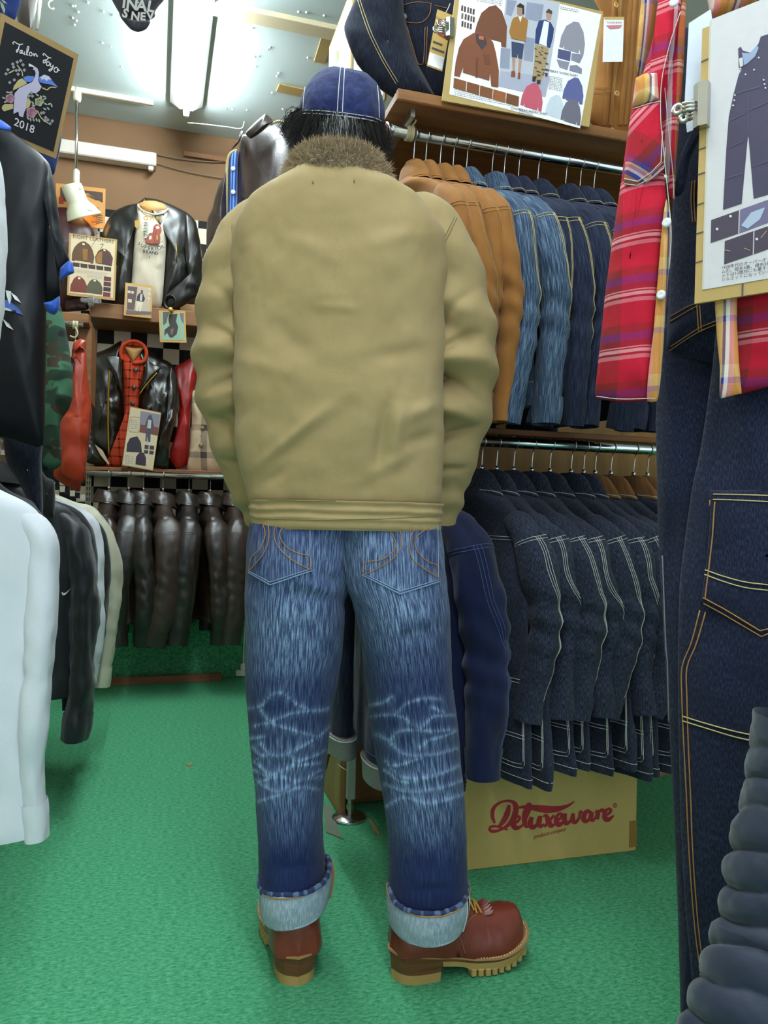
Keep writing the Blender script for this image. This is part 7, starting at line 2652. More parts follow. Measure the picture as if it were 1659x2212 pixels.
tj = hung_top('track_jacket', 'black track jacket with small white swoosh mark on its front', 'jacket', 'garments on the left rail', (LX, 2.56, LZ), rad(-5), BLKN, L=0.66, W=0.245, T=0.06, SL=0.70, SR=0.07, seed=204, wr=0.009, sl_out=0.03, sa=0.8,
              hlabel='hanger inside the black track jacket', **kw)
for i, (Y_, mat, lab, w_) in enumerate(((2.68, BLKC, 'black jacket pressed behind the swoosh-marked track jacket', 0.235), (2.80, NAVYT, 'dark navy jacket between the black and the white jackets', 0.23),
                                        (2.92, WHT, 'white jacket with checkered shoulder tape on the left rail', 0.245), (3.02, BLKC, 'black jacket with pale shoulder piping next to the cream jacket', 0.25), (3.12, CREAMC, 'cream satin jacket at the far end of the left rail', 0.265))):
    hung_top('satin_jacket' if i == 4 else 'hung_jacket', lab, 'jacket', 'garments on the left rail', (LX, Y_, LZ - 0.01 * (i % 2)), rad((-4, -2, -3, -4, -5)[i]), mat, L=(0.66, 0.7, 0.60, 0.60, 0.62)[i], W=w_, T=0.038, SL=(0.62, 0.66, 0.6, 0.58, 0.66)[i], SR=0.05, seed=210 + i, wr=0.006,
             sl_out=(0.02, 0.0, 0.02, 0.025, 0.05)[i], hlabel='hanger inside the ' + lab.split(' jacket')[0] + ' jacket, ' + ordn[i + 1] + ' jacket of the left rail', trim=CREAMC if i == 4 else None, **kw)
    if i == 2:
        # checkered tape over the shoulder
        for k in range(12):
            x = 0.05 + 0.0165 * k
            zt_ = -0.105 - 0.42 * max(0.0, x - 0.05)
            V, F = box_geo((LX + x, Y_ - 0.040, LZ + zt_), (0.016, 0.012, 0.02))
            tp = mesh('checker_square', V, F, (BLKC, TEE)[k % 2], None, smooth=False)
            rt = [o_ for o_ in bpy.data.objects if o_.get('label') == lab][0]
            tp.parent = rt
            tp.matrix_parent_inverse = (Matrix.Translation(rt.location) @ Matrix.Rotation(rt.rotation_euler[2], 4, 'Z')).inverted()
# swoosh emblem on the track jacket
sw_px = [(133, 1279), (136, 1274), (141, 1279), (152, 1272), (140, 1287), (135, 1287)]
d_ = [atz(*p, 2.42) for p in sw_px]
bb = [o_ for o_ in tj.children if o_.name.startswith('garment_body') or o_.name.startswith('sleeve')]
Mw = Matrix.Translation(tj.location) @ Matrix.Rotation(tj.rotation_euler[2], 4, 'Z')
vs, fs = [], []
for o_ in bb:
    b0 = len(vs)
    vs += [Mw @ v.co for v in o_.data.vertices]
    fs += [tuple(i + b0 for i in p.vertices) for p in o_.data.polygons]
bvt = BVHTree.FromPolygons(vs, fs)
top_ = [(134, 1278), (137, 1281), (142, 1280), (147, 1276), (152, 1271)]
bot_ = [(133, 1281), (136, 1286), (141, 1285), (147, 1279), (152, 1271.5)]
hits = []
for seq in (top_, bot_):
    row = []
    for x, y in straight_line(seq, 16):
        loc, nor, i_, ds = bvt.ray_cast(Vector(CAMP), Vector(ray(x, y)).normalized())
        row.append(np.array(loc) + np.array([0, -0.003, 0]) if loc is not None else atz(x, y, 2.42))
    hits.append(row)
so = Surf(np.array(hits), False).build('swoosh_mark', plain('white_thread_mark', 'eceadd', 0.6))
so.parent = tj
so.matrix_parent_inverse = Mw.inverted()

# ---------------------------------------------------------------- hanging high on the left
# upper white sleeve at the frame edge
hung_top('white_tee', 'long-sleeved white tee hanging on the high rail beside the black satin shirt', 'shirt', None, (-0.635, 1.66, 2.02), rad(-4), WHT, L=0.74, W=0.235, T=0.05, SL=0.74, SR=0.045, seed=301, wr=0.005, sl_out=0.085,
         collar='crew', swing=0.0, ridge=0.15, sa=0.62, hlabel='hanger on the high rail inside the long-sleeved white tee')
# black satin shirt with blue cuffs and crane embroidery
SATIN = cloth('black_satin', '0e1018', '0a0c12', 0.5, weave=1500, spec=0.3, sheen=0.0)
BLUES = cloth('blue_satin', '1f58c4', '174bb0', 0.45, weave=1500, spec=0.4)
r = thing('satin_shirt', 'black satin short-sleeved shirt with bright blue cuffs and crane embroidery', 'shirt', tuple(atz(50, 960, 1.9)))
o = puff('shirt_body', [(-130, 250), (-20, 262), (22, 283), (75, 322), (102, 352), (106, 470), (100, 580), (100, 720), (98, 850), (92, 966), (55, 958), (20, 946), (-130, 930)], onz(1.90), 0.07, SATIN, r, seed=302, wr=0.012, sc=10, stretch=(1.4, 1.4, 0.6), center=(0, 640))
puff('sleeve', [(72, 322), (105, 352), (118, 400), (128, 470), (140, 530), (152, 572), (131, 602), (129, 642), (96, 656), (92, 520), (88, 400)], onz(1.92), 0.05, SATIN, r, seed=303, wr=0.008)
puff('cuff', [(131, 578), (152, 562), (161, 588), (146, 596), (130, 606), (129, 590)], onz(1.875), 0.02, BLUES, r, seed=304, wr=0.001)
puff('cuff', [(94, 655), (112, 650), (129, 640), (128, 668), (118, 680), (104, 675)], onz(1.865), 0.025, BLUES, r, seed=305, wr=0.001)
puff('collar', [(-80, 240), (0, 258), (24, 275), (22, 283), (0, 280), (-80, 280)], onz(1.84), 0.02, BLUES, r, seed=306, wr=0.001)
bvs = on_px(o)
WEMB = plain('embroidery_white', 'd8d8d4', 0.6)
BEMB = plain('embroidery_blue', '4a64b0', 0.6)
for pts, mt in (([(2, 620), (12, 628), (5, 634), (-8, 630)], WEMB), ([(14, 628), (24, 630), (25, 645), (22, 658), (16, 640)], WEMB), ([(24, 632), (36, 640), (46, 655), (34, 648)], WEMB), ([(4, 650), (18, 648), (40, 665), (50, 681), (30, 674), (8, 666)], BEMB), ([(8, 690), (20, 700), (29, 713), (16, 706)], WEMB), ([(6, 664), (22, 668), (26, 673), (8, 670)], WEMB)):
    V = []
    for x, y in pts:
        loc, nor, i_, ds = bvs.ray_cast(Vector(CAMP), Vector(ray(x, y)).normalized())
        V.append((np.array(loc) if loc is not None else atz(x, y, 1.83)) - FW * 0.004)
    n_ = len(V)
    V = V + [p + FW * 0.004 for p in V]
    mesh('embroidered_petal', V, [tuple(range(n_))] + [(i, n_ + i, n_ + (i + 1) % n_, (i + 1) % n_) for i in range(n_)], mt, r, smooth=False)
# camouflage jacket
m, nt, bs = newmat('camouflage_ripstop')
v1 = noise(nt, coords(nt, 'UV', (1, 1.3, 1)), 8.0, 2.0)
v2 = noise(nt, coords(nt, 'UV', (1.2, 1.6, 1), (4, 2, 0)), 10.0, 2.0)
v3 = noise(nt, coords(nt, 'UV', (1.5, 1.2, 1), (7, 9, 0)), 12.0, 2.0)
c1 = mixc(nt, ramp(nt, v1, 0.50, 0.52), lin('3d6b50'), lin('1f3a2c'))
c2 = mixc(nt, ramp(nt, v2, 0.55, 0.57), c1, lin('3a3222'))
c3 = mixc(nt, ramp(nt, v3, 0.60, 0.62), c2, lin('14181c'))
nt.links.new(c3, bs.inputs['Base Color'])
bs.inputs['Roughness'].default_value = 0.85
r = thing('camouflage_jacket', 'green camouflage jacket hanging between the satin shirt and red leather jacket', 'jacket', tuple(atz(120, 1015, 2.5)))
puff('sleeve', [(92, 640), (128, 655), (138, 690), (148, 740), (156, 800), (157, 855), (148, 885), (130, 912), (132, 960), (132, 1005), (112, 1018), (88, 1012), (84, 900), (86, 760)], onz(2.45), 0.07, m, r, seed=311, wr=0.014, sc=12)
puff('jacket_body', [(40, 600), (110, 620), (130, 700), (128, 900), (120, 1010), (60, 1015), (30, 1000)], onz(2.56), 0.06, m, r, seed=312, wr=0.008)
# dark jeans hanging under the satin shirt
r = thing('dark_jeans', 'dark denim trouser leg hanging below the satin shirt hem', 'jeans', tuple(atz(60, 1120, 2.05)))
puff('trouser_leg', [(8, 930), (50, 935), (89, 945), (90, 1000), (92, 1060), (91, 1122), (76, 1115), (40, 1040), (14, 1000)], onz(2.04), 0.04, RAWD, r, seed=313, wr=0.005)
puff('trouser_leg', [(85, 1010), (100, 1030), (118, 1040), (116, 1118), (92, 1112), (88, 1050)], onz(2.25), 0.03, BLKC, r, seed=314, wr=0.003)
# dark garments at the top-left corner
PAT = plaid('navy_leaf_print', '1c2c5c', [(0, '1a2a58'), (0.6, '1a2a58')], [(0, '1c2c5c'), (0.8, '26386c')], 0.2, 0.15)
r = thing('navy_print_shirt', 'navy shirt with pale leaf print above the framed sign', 'shirt', tuple(atz(10, 60, 2.1)))
puff('shirt_body', [(-80, -90), (48, -90), (46, 0), (36, 36), (20, 60), (-20, 80), (-80, 80)], onz(2.12), 0.05, PAT, r, seed=321, wr=0.006)
for pts in ([(0, 2), (6, 8), (10, 20), (8, 28), (2, 14)], [(0, -4), (10, 2), (16, 8), (8, 6)]):
    V = [atz(x, y, 2.06) for x, y in pts]
    V = V + [p + FW * 0.003 for p in V]
    n_ = len(pts)
    mesh('printed_leaf', V, [tuple(range(n_))] + [(i, n_ + i, n_ + (i + 1) % n_, (i + 1) % n_) for i in range(n_)], plain('leaf_print', '8d906c', 0.8), r, smooth=False)
r = thing('grey_garment', 'grey-brown garment hanging behind the framed sign by the ceiling', 'shirt', tuple(atz(60, 60, 2.3)))
puff('garment_body', [(46, -90), (84, -90), (78, 0), (70, 40), (64, 66), (40, 50), (36, 20)], onz(2.3), 0.05, cloth('grey_brown_cloth', '6d6660', weave=700), r, seed=322, wr=0.006)
r = thing('white_bracket', 'two thin white rods running up to the ceiling beside the grey garment', 'bracket', tuple(atz(78, 62, 2.35)))
wires('rod', [np.array([atz(67, 60, 2.35), atz(80, -20, 2.35)])], 0.006, WHITEPL, r, 10)
wires('rod', [np.array([atz(80, 64, 2.35), atz(89, -20, 2.35)])], 0.005, WHITEPL, r, 10)
hkp = [(113, -14), (112, 0), (106, 4), (105, 12), (108, 18), (114, 20), (116, 17)]
tag(wires('ceiling_hook', [smooth_line([atz(x, y, 2.9) for x, y in hkp], 24)], 0.004, WHITEPL), 'small white open hook hanging from the ceiling', 'hook')
r = thing('navy_cloth', 'navy garment edge hanging below the framed sign', 'shirt', tuple(atz(120, 420, 2.4)))
puff('garment_body', [(70, 120), (120, 150), (134, 288), (130, 320), (122, 360), (115, 378), (90, 370)], onz(2.4), 0.03, cloth('deep_navy', '1e2c5e', weave=900), r, seed=323, wr=0.003)
wires('hanging_loop', [np.array([atz(100, 140, 2.4), (-0.635, 2.6, 2.03)])], 0.003, HOOKM, r)

# framed embroidery sign
pl = rect_px((3, 28), (170, 118), (121, 343), 2.02, 1.32)
r = board('framed_sign', 'black embroidered sign with white bird, flowers and script in a tan frame', 'sign', pl, back=plain('frame_tan', 'a08253', 0.7), paper=cloth('black_board', '15161c', '1b1c22', 0.8), margin=0.055, th=0.012)
z = pl.zab(0, 0, 6.1444)
WS = plain('sign_white', 'd9d3da', 0.6)
ZW = lambda l, w=1.0: (z(l), w)
script = [ZW([(175, 590), (165, 570), (185, 555), (225, 580), (270, 590), (298, 582)]), ZW([(255, 590), (240, 640), (225, 690), (212, 690), (215, 665), (250, 650)]),
          ZW([(285, 665), (260, 680), (265, 710), (285, 690), (292, 665), (290, 705), (305, 712)]), ZW([(322, 685), (312, 720), (328, 722)]), ZW([(340, 725), (365, 680), (378, 620), (362, 615), (350, 680), (352, 730), (370, 730)]),
          ZW([(400, 690), (382, 715), (395, 740), (420, 730), (415, 700), (395, 692)]), ZW([(440, 705), (448, 745), (455, 720), (475, 715), (480, 745), (498, 740)]),
          ZW([(575, 740), (565, 722), (580, 710), (615, 745), (650, 765), (675, 768)]), ZW([(640, 765), (610, 800), (585, 835), (568, 830), (575, 800), (610, 795)]),
          ZW([(640, 815), (612, 830), (615, 865), (645, 865), (655, 835), (635, 818)]), ZW([(670, 840), (662, 880), (690, 885), (702, 860), (690, 910), (655, 945), (640, 930), (690, 905)]),
          ZW([(745, 890), (715, 910), (718, 950), (750, 955), (768, 920), (745, 892)]), ZW([(750, 925), (790, 935)])]
pl.brush('script_lettering', script, WS, r, 0.0022, w=0.011, n=24)
a_, b_ = z([(318, 1672)])[0]
pl.text('year_lettering', '2018', a_, b_, 0.027, WS, r, 0.0024, bold=0.0002)
LV, LB2, GLD, PNK, GRY = cP('b9b2cc'), cP('5a7ad0'), cP('b5a878'), cP('a87c8e'), cP('8d8f98')
pl.poly('bird_body', z([(455, 885), (490, 905), (512, 960), (508, 1010), (500, 1060), (520, 1110), (548, 1150), (520, 1200), (470, 1240), (400, 1220), (360, 1260), (350, 1420), (320, 1480), (300, 1555), (250, 1540), (240, 1480), (175, 1510), (180, 1380), (190, 1240), (250, 1170), (330, 1130), (420, 1090), (450, 1040), (470, 980), (460, 935), (430, 920)]), LV, r, 0.0022)
pl.poly('bird_wing', z([(300, 1030), (360, 1005), (440, 1010), (450, 1040), (400, 1090), (340, 1085)]), LB2, r, 0.0028)
pl.poly('gold_wing', z([(290, 1040), (340, 1085), (350, 1110), (270, 1150), (165, 1200), (180, 1140), (240, 1060)]), GLD, r, 0.0026)
pl.poly('mountain', z([(505, 1030), (580, 990), (640, 1010), (700, 1085), (768, 1160), (680, 1125), (590, 1110), (520, 1090)]), LB2, r, 0.0022)
pl.poly('mountain_snow', z([(530, 1025), (580, 990), (640, 1010), (680, 1060), (640, 1050), (610, 1075), (580, 1045), (550, 1060)]), cP('c4c4dc'), r, 0.0028)
pl.brush('crest', [ZW([(375, 860), (415, 872), (455, 895)], [1.5, 1.0, 0.6])], WS, r, 0.0028, 0.022)
pl.brush('branch', [ZW([(220, 860), (250, 900), (285, 950), (295, 1010)]), ZW([(110, 970), (150, 950), (185, 930)]), ZW([(490, 1465), (540, 1560), (640, 1640)]), ZW([(555, 1165), (620, 1190), (660, 1160), (740, 1160)])], GLD, r, 0.0024, 0.014)
pl.poly('log', z([(25, 1410), (60, 1380), (170, 1378), (170, 1440), (50, 1478), (20, 1445)]), GLD, r, 0.0022)
pl.poly('log', z([(345, 1360), (370, 1290), (405, 1350), (385, 1420), (340, 1440)]), GLD, r, 0.0026)


def rosette(cx, cy, rr, mat, mat2, nm='flower'):
    pl.poly(nm, z([(cx + rr * cos(t) * (1 + 0.12 * cos(5 * t)), cy + rr * sin(t) * (1 + 0.12 * cos(5 * t))) for t in np.linspace(0, 2 * pi, 22, endpoint=False)]), mat, r, 0.0026)
    pl.brush(nm + '_petal_line', [ZW([(cx + rr * k * cos(t), cy + rr * k * sin(t)) for t in np.linspace(0.3 * k * 9, 0.3 * k * 9 + 4.8, 12)]) for k in (0.3, 0.6)], mat2, r, 0.0032, 0.009)


rosette(130, 1305, 62, PNK, cP('7d4a60'))
rosette(415, 1490, 72, PNK, cP('7d4a60'))
rosette(515, 1350, 58, cP('a8a684'), cP('6d6a50'))
for (cx, cy) in ((270, 805), (225, 825), (165, 850), (175, 890), (300, 860), (100, 925), (210, 935), (250, 930), (318, 930), (75, 980), (235, 985), (185, 1060), (125, 1095), (410, 1230), (380, 1270), (425, 1275), (545, 1500), (575, 1495), (600, 1560), (590, 1600), (660, 1640), (690, 1605), (630, 1590)):
    rr = 20
    pl.poly('blossom', z([(cx + rr * cos(t) * (1 + 0.2 * cos(4 * t)), cy + rr * sin(t) * (1 + 0.2 * cos(4 * t))) for t in np.linspace(0, 2 * pi, 12, endpoint=False)]), GRY, r, 0.0024)
for (cx, cy, an) in ((45, 1300, 0.4), (70, 1350, -0.6), (100, 1225, 0.2), (140, 1225, -0.3), (490, 1260, 0.6), (540, 1290, 1.2), (580, 1280, 0.2), (590, 1310, -0.6), (430, 1365, 1.0), (440, 1400, 0.2), (600, 1380, 0.5), (650, 1380, -0.4), (680, 1400, 1.3), (590, 1445, 0.6), (635, 1440, 0.9), (365, 1565, 1.0), (400, 1585, 1.4), (440, 1590, 1.2), (480, 1590, 1.2), (515, 1600, 1.3)):
    ca, sa = cos(an), sin(an)
    pl.poly('leaf', z([(cx + ca * a - sa * b, cy + sa * a + ca * b) for a, b in ((-28, 0), (-10, 11), (14, 9), (28, 0), (14, -9), (-10, -11))]), cP('9aa89c'), r, 0.0024)

# baseball cap hanging under the ceiling
Wz = lambda pts: [(230 + x / 11.06, y / 11.06) for x, y in pts]
DKC = cloth('charcoal_twill', '3a3742', '302e38', 0.85, weave=800)
r = thing('baseball_cap', 'charcoal cap with grey block lettering hung upside down under the ceiling', 'cap', tuple(atz(310, 60, 2.1)))
puff('crown', Wz([(40, -420), (90, -160), (130, 0), (210, 150), (300, 300), (430, 430), (780, 505), (1000, 505), (1165, 400), (1155, 290), (1250, 150), (1380, 0), (1460, -200), (1480, -420), (760, -560)]), onz(2.12), 0.07, DKC, r, seed=331, wr=0.005, center=Wz([(760, 60)])[0])
puff('visor', Wz([(300, 290), (430, 420), (780, 490), (1045, 505), (1020, 600), (950, 700), (860, 745), (740, 768), (590, 712), (450, 565), (340, 420)]), onz(2.07), 0.018, DKC, r, seed=332, wr=0.001)
GL = plain('cap_lettering', '9c9a94', 0.7)
pl = Plane(atz(*Wz([(0, -100)])[0], 2.042), RT * (150 / FP * 2.042), -UP * (80 / FP * 2.042))
z = pl.zab(230, 0, 11.06)
for ch, x, y, sz, rt in (('I', 420, 70, 250, -0.12), ('N', 610, 115, 250, -0.12), ('A', 840, 145, 250, -0.10), ('L', 1060, 165, 250, -0.18), ('S', 450, 325, 200, -0.30), ('N', 690, 395, 190, -0.12), ('E', 870, 400, 180, -0.06), ('V', 1050, 385, 190, 0.05)):
    a_, b_ = z([(x, y)])[0]
    pl.text('cap_lettering', ch, a_, b_, sz / 11.06 / FP * 2.042 * 1.45, GL, r, 0.0, rot=rt, bold=0.0012)

# ================================================================== near right: overalls, plaid shirt, card, quilted sleeve
UO = np.array([0.54, -0.8417, 0.0])
NO = np.cross(UO, UPZ)
P0 = atz(1470, 1500, 1.30)
if NO @ (CAMP - P0) < 0:
    NO = -NO


def onO(d):
    def f(x, y, off):
        rr = ray(x, y)
        q = P0 + NO * d
        t = ((q - CAMP) @ NO) / (rr @ NO)
        return CAMP + rr * t + NO * off
    return f


def puffO(name, pts, d, th, mat, parent, **kw):
    return puff(name, pts, onO(d), th, mat, parent, **kw)


OVD = denim('overall_denim', '10152a', '3c4668', 0.40, slub=(700, 120), big=10)
r = thing('overalls', 'dark indigo denim overalls with ochre seams hanging full length', 'overalls', tuple(onO(0)(1560, 2290, 0)))
kwo = dict(n=140, K=18)
lb_ = puffO('trouser_leg', [(1436, 700), (1424, 800), (1418, 900), (1421, 1020), (1424, 1150), (1438, 1400), (1450, 1600), (1460, 1800), (1468, 2000), (1472, 2150), (1476, 2330), (1640, 2330), (1640, 700)], -0.03, 0.045, OVD, r, seed=401, wr=0.007, sc=9, stretch=(1.6, 1.6, 0.5), smooth=False, **kwo)
la_ = puffO('trouser_leg', [(1548, 700), (1540, 790), (1528, 880), (1515, 966), (1497, 1045), (1481, 1155), (1469, 1258), (1465, 1400), (1466, 1550), (1470, 1750), (1480, 1950), (1494, 2100), (1510, 2330), (2150, 2330), (2150, 700)], 0.025, 0.04, OVD, r, seed=402, wr=0.008, sc=9, stretch=(1.4, 1.4, 0.5), smooth=False, center=(1800, 1500), n=160, K=24)
bb_ = puffO('bib', [(1478, 60), (1462, 250), (1455, 420), (1447, 600), (1440, 760), (1560, 790), (1900, 800), (1900, 60)], 0.0, 0.035, OVD, r, seed=403, wr=0.007, sc=9, smooth=False, center=(1680, 450), **kwo)
st_ = puffO('strap', [(1455, 420), (1475, 330), (1500, 280), (1512, 290), (1490, 345), (1478, 410), (1466, 425)], 0.055, 0.012, OVD, r, seed=404, wr=0.002)


def trace2(obj, name, lines, rr, mat, off=0.0012, smooth=True):
    return trace(obj, name, lines, rr, mat, off, smooth, 50)


pkp = puffO('leg_pocket', [(1534, 1060), (1534, 1120), (1526, 1215), (1514, 1300), (1560, 1325), (1645, 1378), (1800, 1320), (1800, 1055)], 0.060, 0.010, OVD, r, seed=405, wr=0.004, sc=9, smooth=False, center=(1660, 1200))
for q_ in ([[(1541, 1068), (1600, 1069), (1659, 1071)], [(1541, 1079), (1600, 1081), (1659, 1084)], [(1519, 1229), (1560, 1244), (1610, 1257), (1659, 1263)], [(1518, 1239), (1560, 1255), (1610, 1269), (1659, 1275)]]):
    trace2(pkp, 'pocket_yellow_stitching', [q_], 0.0010, STY)
trace2(pkp, 'pocket_ochre_stitching', [[(1535, 1080), (1530, 1160), (1524, 1215), (1512, 1295)], [(1545, 1084), (1540, 1160), (1533, 1220), (1524, 1292)], [(1512, 1298), (1560, 1324), (1645, 1374), (1659, 1368)], [(1520, 1291), (1565, 1315), (1642, 1362), (1659, 1358)]], 0.0010, STO, smooth=False)
trace2(la_, 'seam_stitching', [[(1513, 1318), (1494, 1390), (1475, 1438), (1474, 1500), (1478, 1600), (1484, 1720), (1489, 1830), (1498, 1960), (1506, 2040), (1516, 2108)],
                               [(1525, 1322), (1505, 1392), (1485, 1442), (1485, 1505), (1488, 1605), (1493, 1722), (1497, 1830), (1506, 1960), (1514, 2040), (1524, 2104)], [(1512, 2104), (1540, 2122), (1570, 2142)], [(1516, 2114), (1540, 2130), (1565, 2148)]], 0.0011, STO)
trace2(la_, 'knee_stitching', [[(1475, 1547), (1520, 1561), (1590, 1580), (1659, 1594)], [(1475, 1557), (1520, 1571), (1590, 1592), (1659, 1607)]], 0.0011, STY)
trace2(lb_, 'edge_stitching', [[(1432, 1200), (1440, 1400), (1443, 1430), (1446, 1560)]], 0.0012, STD)
trace2(bb_, 'waist_stitching', [[(1447, 757), (1480, 735), (1512, 716), (1550, 700)], [(1450, 748), (1482, 727), (1512, 708), (1550, 692)], [(1448, 695), (1480, 676), (1505, 662)], [(1449, 684), (1480, 666), (1505, 655)], [(1512, 660), (1516, 716)], [(1506, 660), (1510, 718)]], 0.0010, STO)
trace2(bb_, 'bib_stitching', [[(1502, 390), (1500, 430), (1503, 480)], [(1496, 392), (1494, 430), (1497, 480)]], 0.0010, STO)

ROWS = [(0.0, 'e9b9bf'), (0.055, '8e1f30'), (0.10, 'd98a98'), (0.17, 'b81f35'), (0.56, '7a2a2a'), (0.70, '4a3076'), (0.84, '7a2632'), (0.95, 'e0a5ae'), (0.975, '9a2034')]
COLS = [(0.0, '6a2e50'), (0.05, '8a2a2c'), (0.26, 'c21f38'), (0.66, 'e8d4da'), (0.70, 'b8203a'), (0.74, 'c98a4a'), (0.84, '1f4fa8'), (0.88, 'e8e4ea'), (0.91, 'd08aa0'), (0.94, 'd8c88a'), (0.96, '2c4a9c')]
PLD = plaid('red_madras_plaid', 'b81f35', ROWS, COLS, 0.0925, 0.155, 0.0, 0.5, 0.275)
PLDB = plaid('red_madras_bias', 'b81f35', ROWS, COLS, 0.0925, 0.128, rad(45), 0.5)
PLDI = plaid('red_madras_edge', 'b81f35', [(0.0, 'c98a4a'), (0.5, 'd8c88a'), (0.7, '1f4fa8'), (0.8, 'c98a4a')], [(0, 'd9848e'), (0.2, 'c98a4a'), (0.55, 'd8b070'), (0.75, '3a2f7a'), (0.85, 'e8e4ea')], 0.0925, 0.030, 0.0, 0.7)
r = thing('plaid_shirt', 'red madras plaid shirt hanging open over the dark overalls', 'shirt', tuple(onO(0.08)(1360, 870, 0)))
fl = puffO('left_front', [(1436, -80), (1424, 40), (1404, 110), (1378, 205), (1356, 300), (1342, 400), (1324, 520), (1308, 640), (1298, 740), (1285, 862), (1340, 869), (1402, 866), (1412, 760), (1420, 650), (1430, 540), (1440, 430), (1430, 330), (1424, 250), (1428, 170), (1448, 90), (1468, 30), (1480, -80)], 0.085, 0.02, PLD, r, seed=411, wr=0.004, sc=16, n=160, K=16, center=(1372, 560), smooth=False)
puffO('placket', [(1440, 430), (1450, 480), (1446, 560), (1440, 650), (1432, 760), (1420, 866), (1398, 867), (1410, 760), (1419, 650), (1428, 540), (1434, 470)], 0.096, 0.012, PLDI, r, seed=412, wr=0.002, sc=18)
puffO('inside_placket', [(1468, 30), (1482, -40), (1478, 120), (1470, 230), (1462, 330), (1456, 432), (1448, 430), (1436, 330), (1430, 250), (1434, 170), (1450, 90)], 0.066, 0.012, PLD, r, seed=413, wr=0.002)
puffO('left_sleeve', [(1436, -60), (1418, 40), (1396, 130), (1380, 170), (1384, 100), (1405, -60)], 0.06, 0.03, PLDI, r, seed=414, wr=0.003)
pc = puffO('chest_pocket', [(1366, 232), (1400, 222), (1426, 216), (1432, 280), (1438, 345), (1430, 372), (1402, 392), (1376, 404), (1348, 398), (1352, 330), (1358, 280)], 0.100, 0.012, PLDB, r, seed=415, wr=0.003, sc=16, smooth=False)
puffO('pocket_band', [(1374, 170), (1392, 160), (1420, 158), (1424, 216), (1400, 222), (1366, 232)], 0.104, 0.012, PLDI, r, seed=416, wr=0.002, smooth=False)
trace2(pc, 'pocket_stitching', [[(1430, 285), (1428, 350), (1408, 372), (1378, 392), (1350, 386)], [(1436, 300), (1434, 362), (1408, 384), (1376, 400), (1350, 396)], [(1368, 236), (1400, 226), (1426, 220)]], 0.0010, STW, smooth=False)
wires('edge_stitching', [smooth_line([onO(0.107)(x, y, 0.0) for x, y in [(1470, 25), (1448, 92), (1430, 170), (1427, 250), (1434, 330), (1444, 430), (1450, 500), (1446, 580)]], 50),
                         smooth_line([onO(0.085)(x, y, 0.0) for x, y in [(1436, 190), (1446, 300), (1454, 380), (1456, 430)]], 30)], 0.0007, STW, r)
wires('hem_stitching', [smooth_line([onO(0.108)(x, y, 0.0) for x, y in [(1288, 856), (1340, 862), (1416, 860)]], 30)], 0.0007, STW, r)
for x, y in ((1440, 481), (1428, 637), (1456, 5)):
    c = onO(0.110)(x, y, 0.0)
    rev('button', [(1e-4, 0.002), (0.003, 0.002), (0.0062, 0.0032), (0.0078, 0.0), (0.007, -0.002)], plain('pearl_button', 'e8ebf0', 0.25), r, 18, c, NO)
fr_ = puffO('right_front', [(1548, 560), (1546, 660), (1549, 720), (1558, 800), (1556, 860), (1600, 852), (1660, 836), (1900, 760), (1900, 400), (1560, 400)], 0.075, 0.03, PLD, r, seed=421, wr=0.006, sc=14, smooth=False, center=(1700, 660))
puffO('right_placket', [(1546, 560), (1545, 660), (1549, 730), (1556, 800), (1555, 862), (1602, 850), (1596, 780), (1592, 700), (1592, 560)], 0.108, 0.010, PLDI, r, seed=422, wr=0.002, smooth=False)
puffO('right_shoulder', [(1530, -80), (1535, 40), (1556, 48), (1640, 10), (1760, -80)], 0.04, 0.03, PLDI, r, seed=423, wr=0.003)
r = thing('coat_hanger', 'black hanger tip showing at the plaid shirt shoulder', 'hanger', tuple(onO(0.03)(1440, -10, 0)))
s = tube(np.array([onO(0.03)(x, y, 0) for x, y in ((1408, 48), (1412, 20), (1425, -15), (1470, -60), (1540, -100))]), [0.006, 0.012, 0.013, 0.012, 0.010], [0.012, 0.020, 0.020, 0.016, 0.012], 30, 16, (0, 0, 1))
s.build('hanger_arm', BLACKPL, r)

# product card on kraft board with a steel clip
d0 = 0.135
o = onO(d0)(1517, 62, 0)
bl_ = onO(d0)(1500, 656, 0)
vv = bl_ - o
W_ = 0.27
pl = Plane(o, UO * W_, vv)
r = board('product_card', 'product card picturing dark overalls on kraft board in front of the overalls', 'poster', pl, back=plain('kraft_grid_board', 'b89a60', 0.8), margin=None)
z = pl.zab(1480, 80, 3.687)
pl.poly('paper', [(0.05, -0.02), (1.0, -0.02), (1.0, 0.955), (0.05, 0.955)], plain('card_paper', 'cfcbd0', 0.6), r, 0.001)
pl.poly('laminate_edge', [(0.04, -0.01), (0.05, -0.02), (0.05, 0.955), (0.04, 0.955)], plain('card_laminate', 'c9c2b4', 0.3), r, 0.001)
DKO, DKL = cP('3d3550'), cP('55496c')
pl.poly('printed_overalls', z([(425, 95), (445, 80), (460, 110), (520, 130), (585, 60), (605, 0), (700, -30), (760, 300), (760, 1230), (548, 1290), (508, 800), (502, 790), (452, 1330), (304, 1378), (330, 900), (350, 640), (385, 470), (430, 300), (455, 260), (430, 245)]), DKO, r, 0.0016)
pl.poly('printed_straps', z([(455, 130), (520, 135), (575, 70), (590, 90), (560, 160), (500, 215), (470, 230), (468, 190)]), cP('93a2c4'), r, 0.0022)
pl.poly('strap_gap', z([(432, 178), (462, 168), (465, 235), (440, 245)]), cP('cfcbd0'), r, 0.0026)
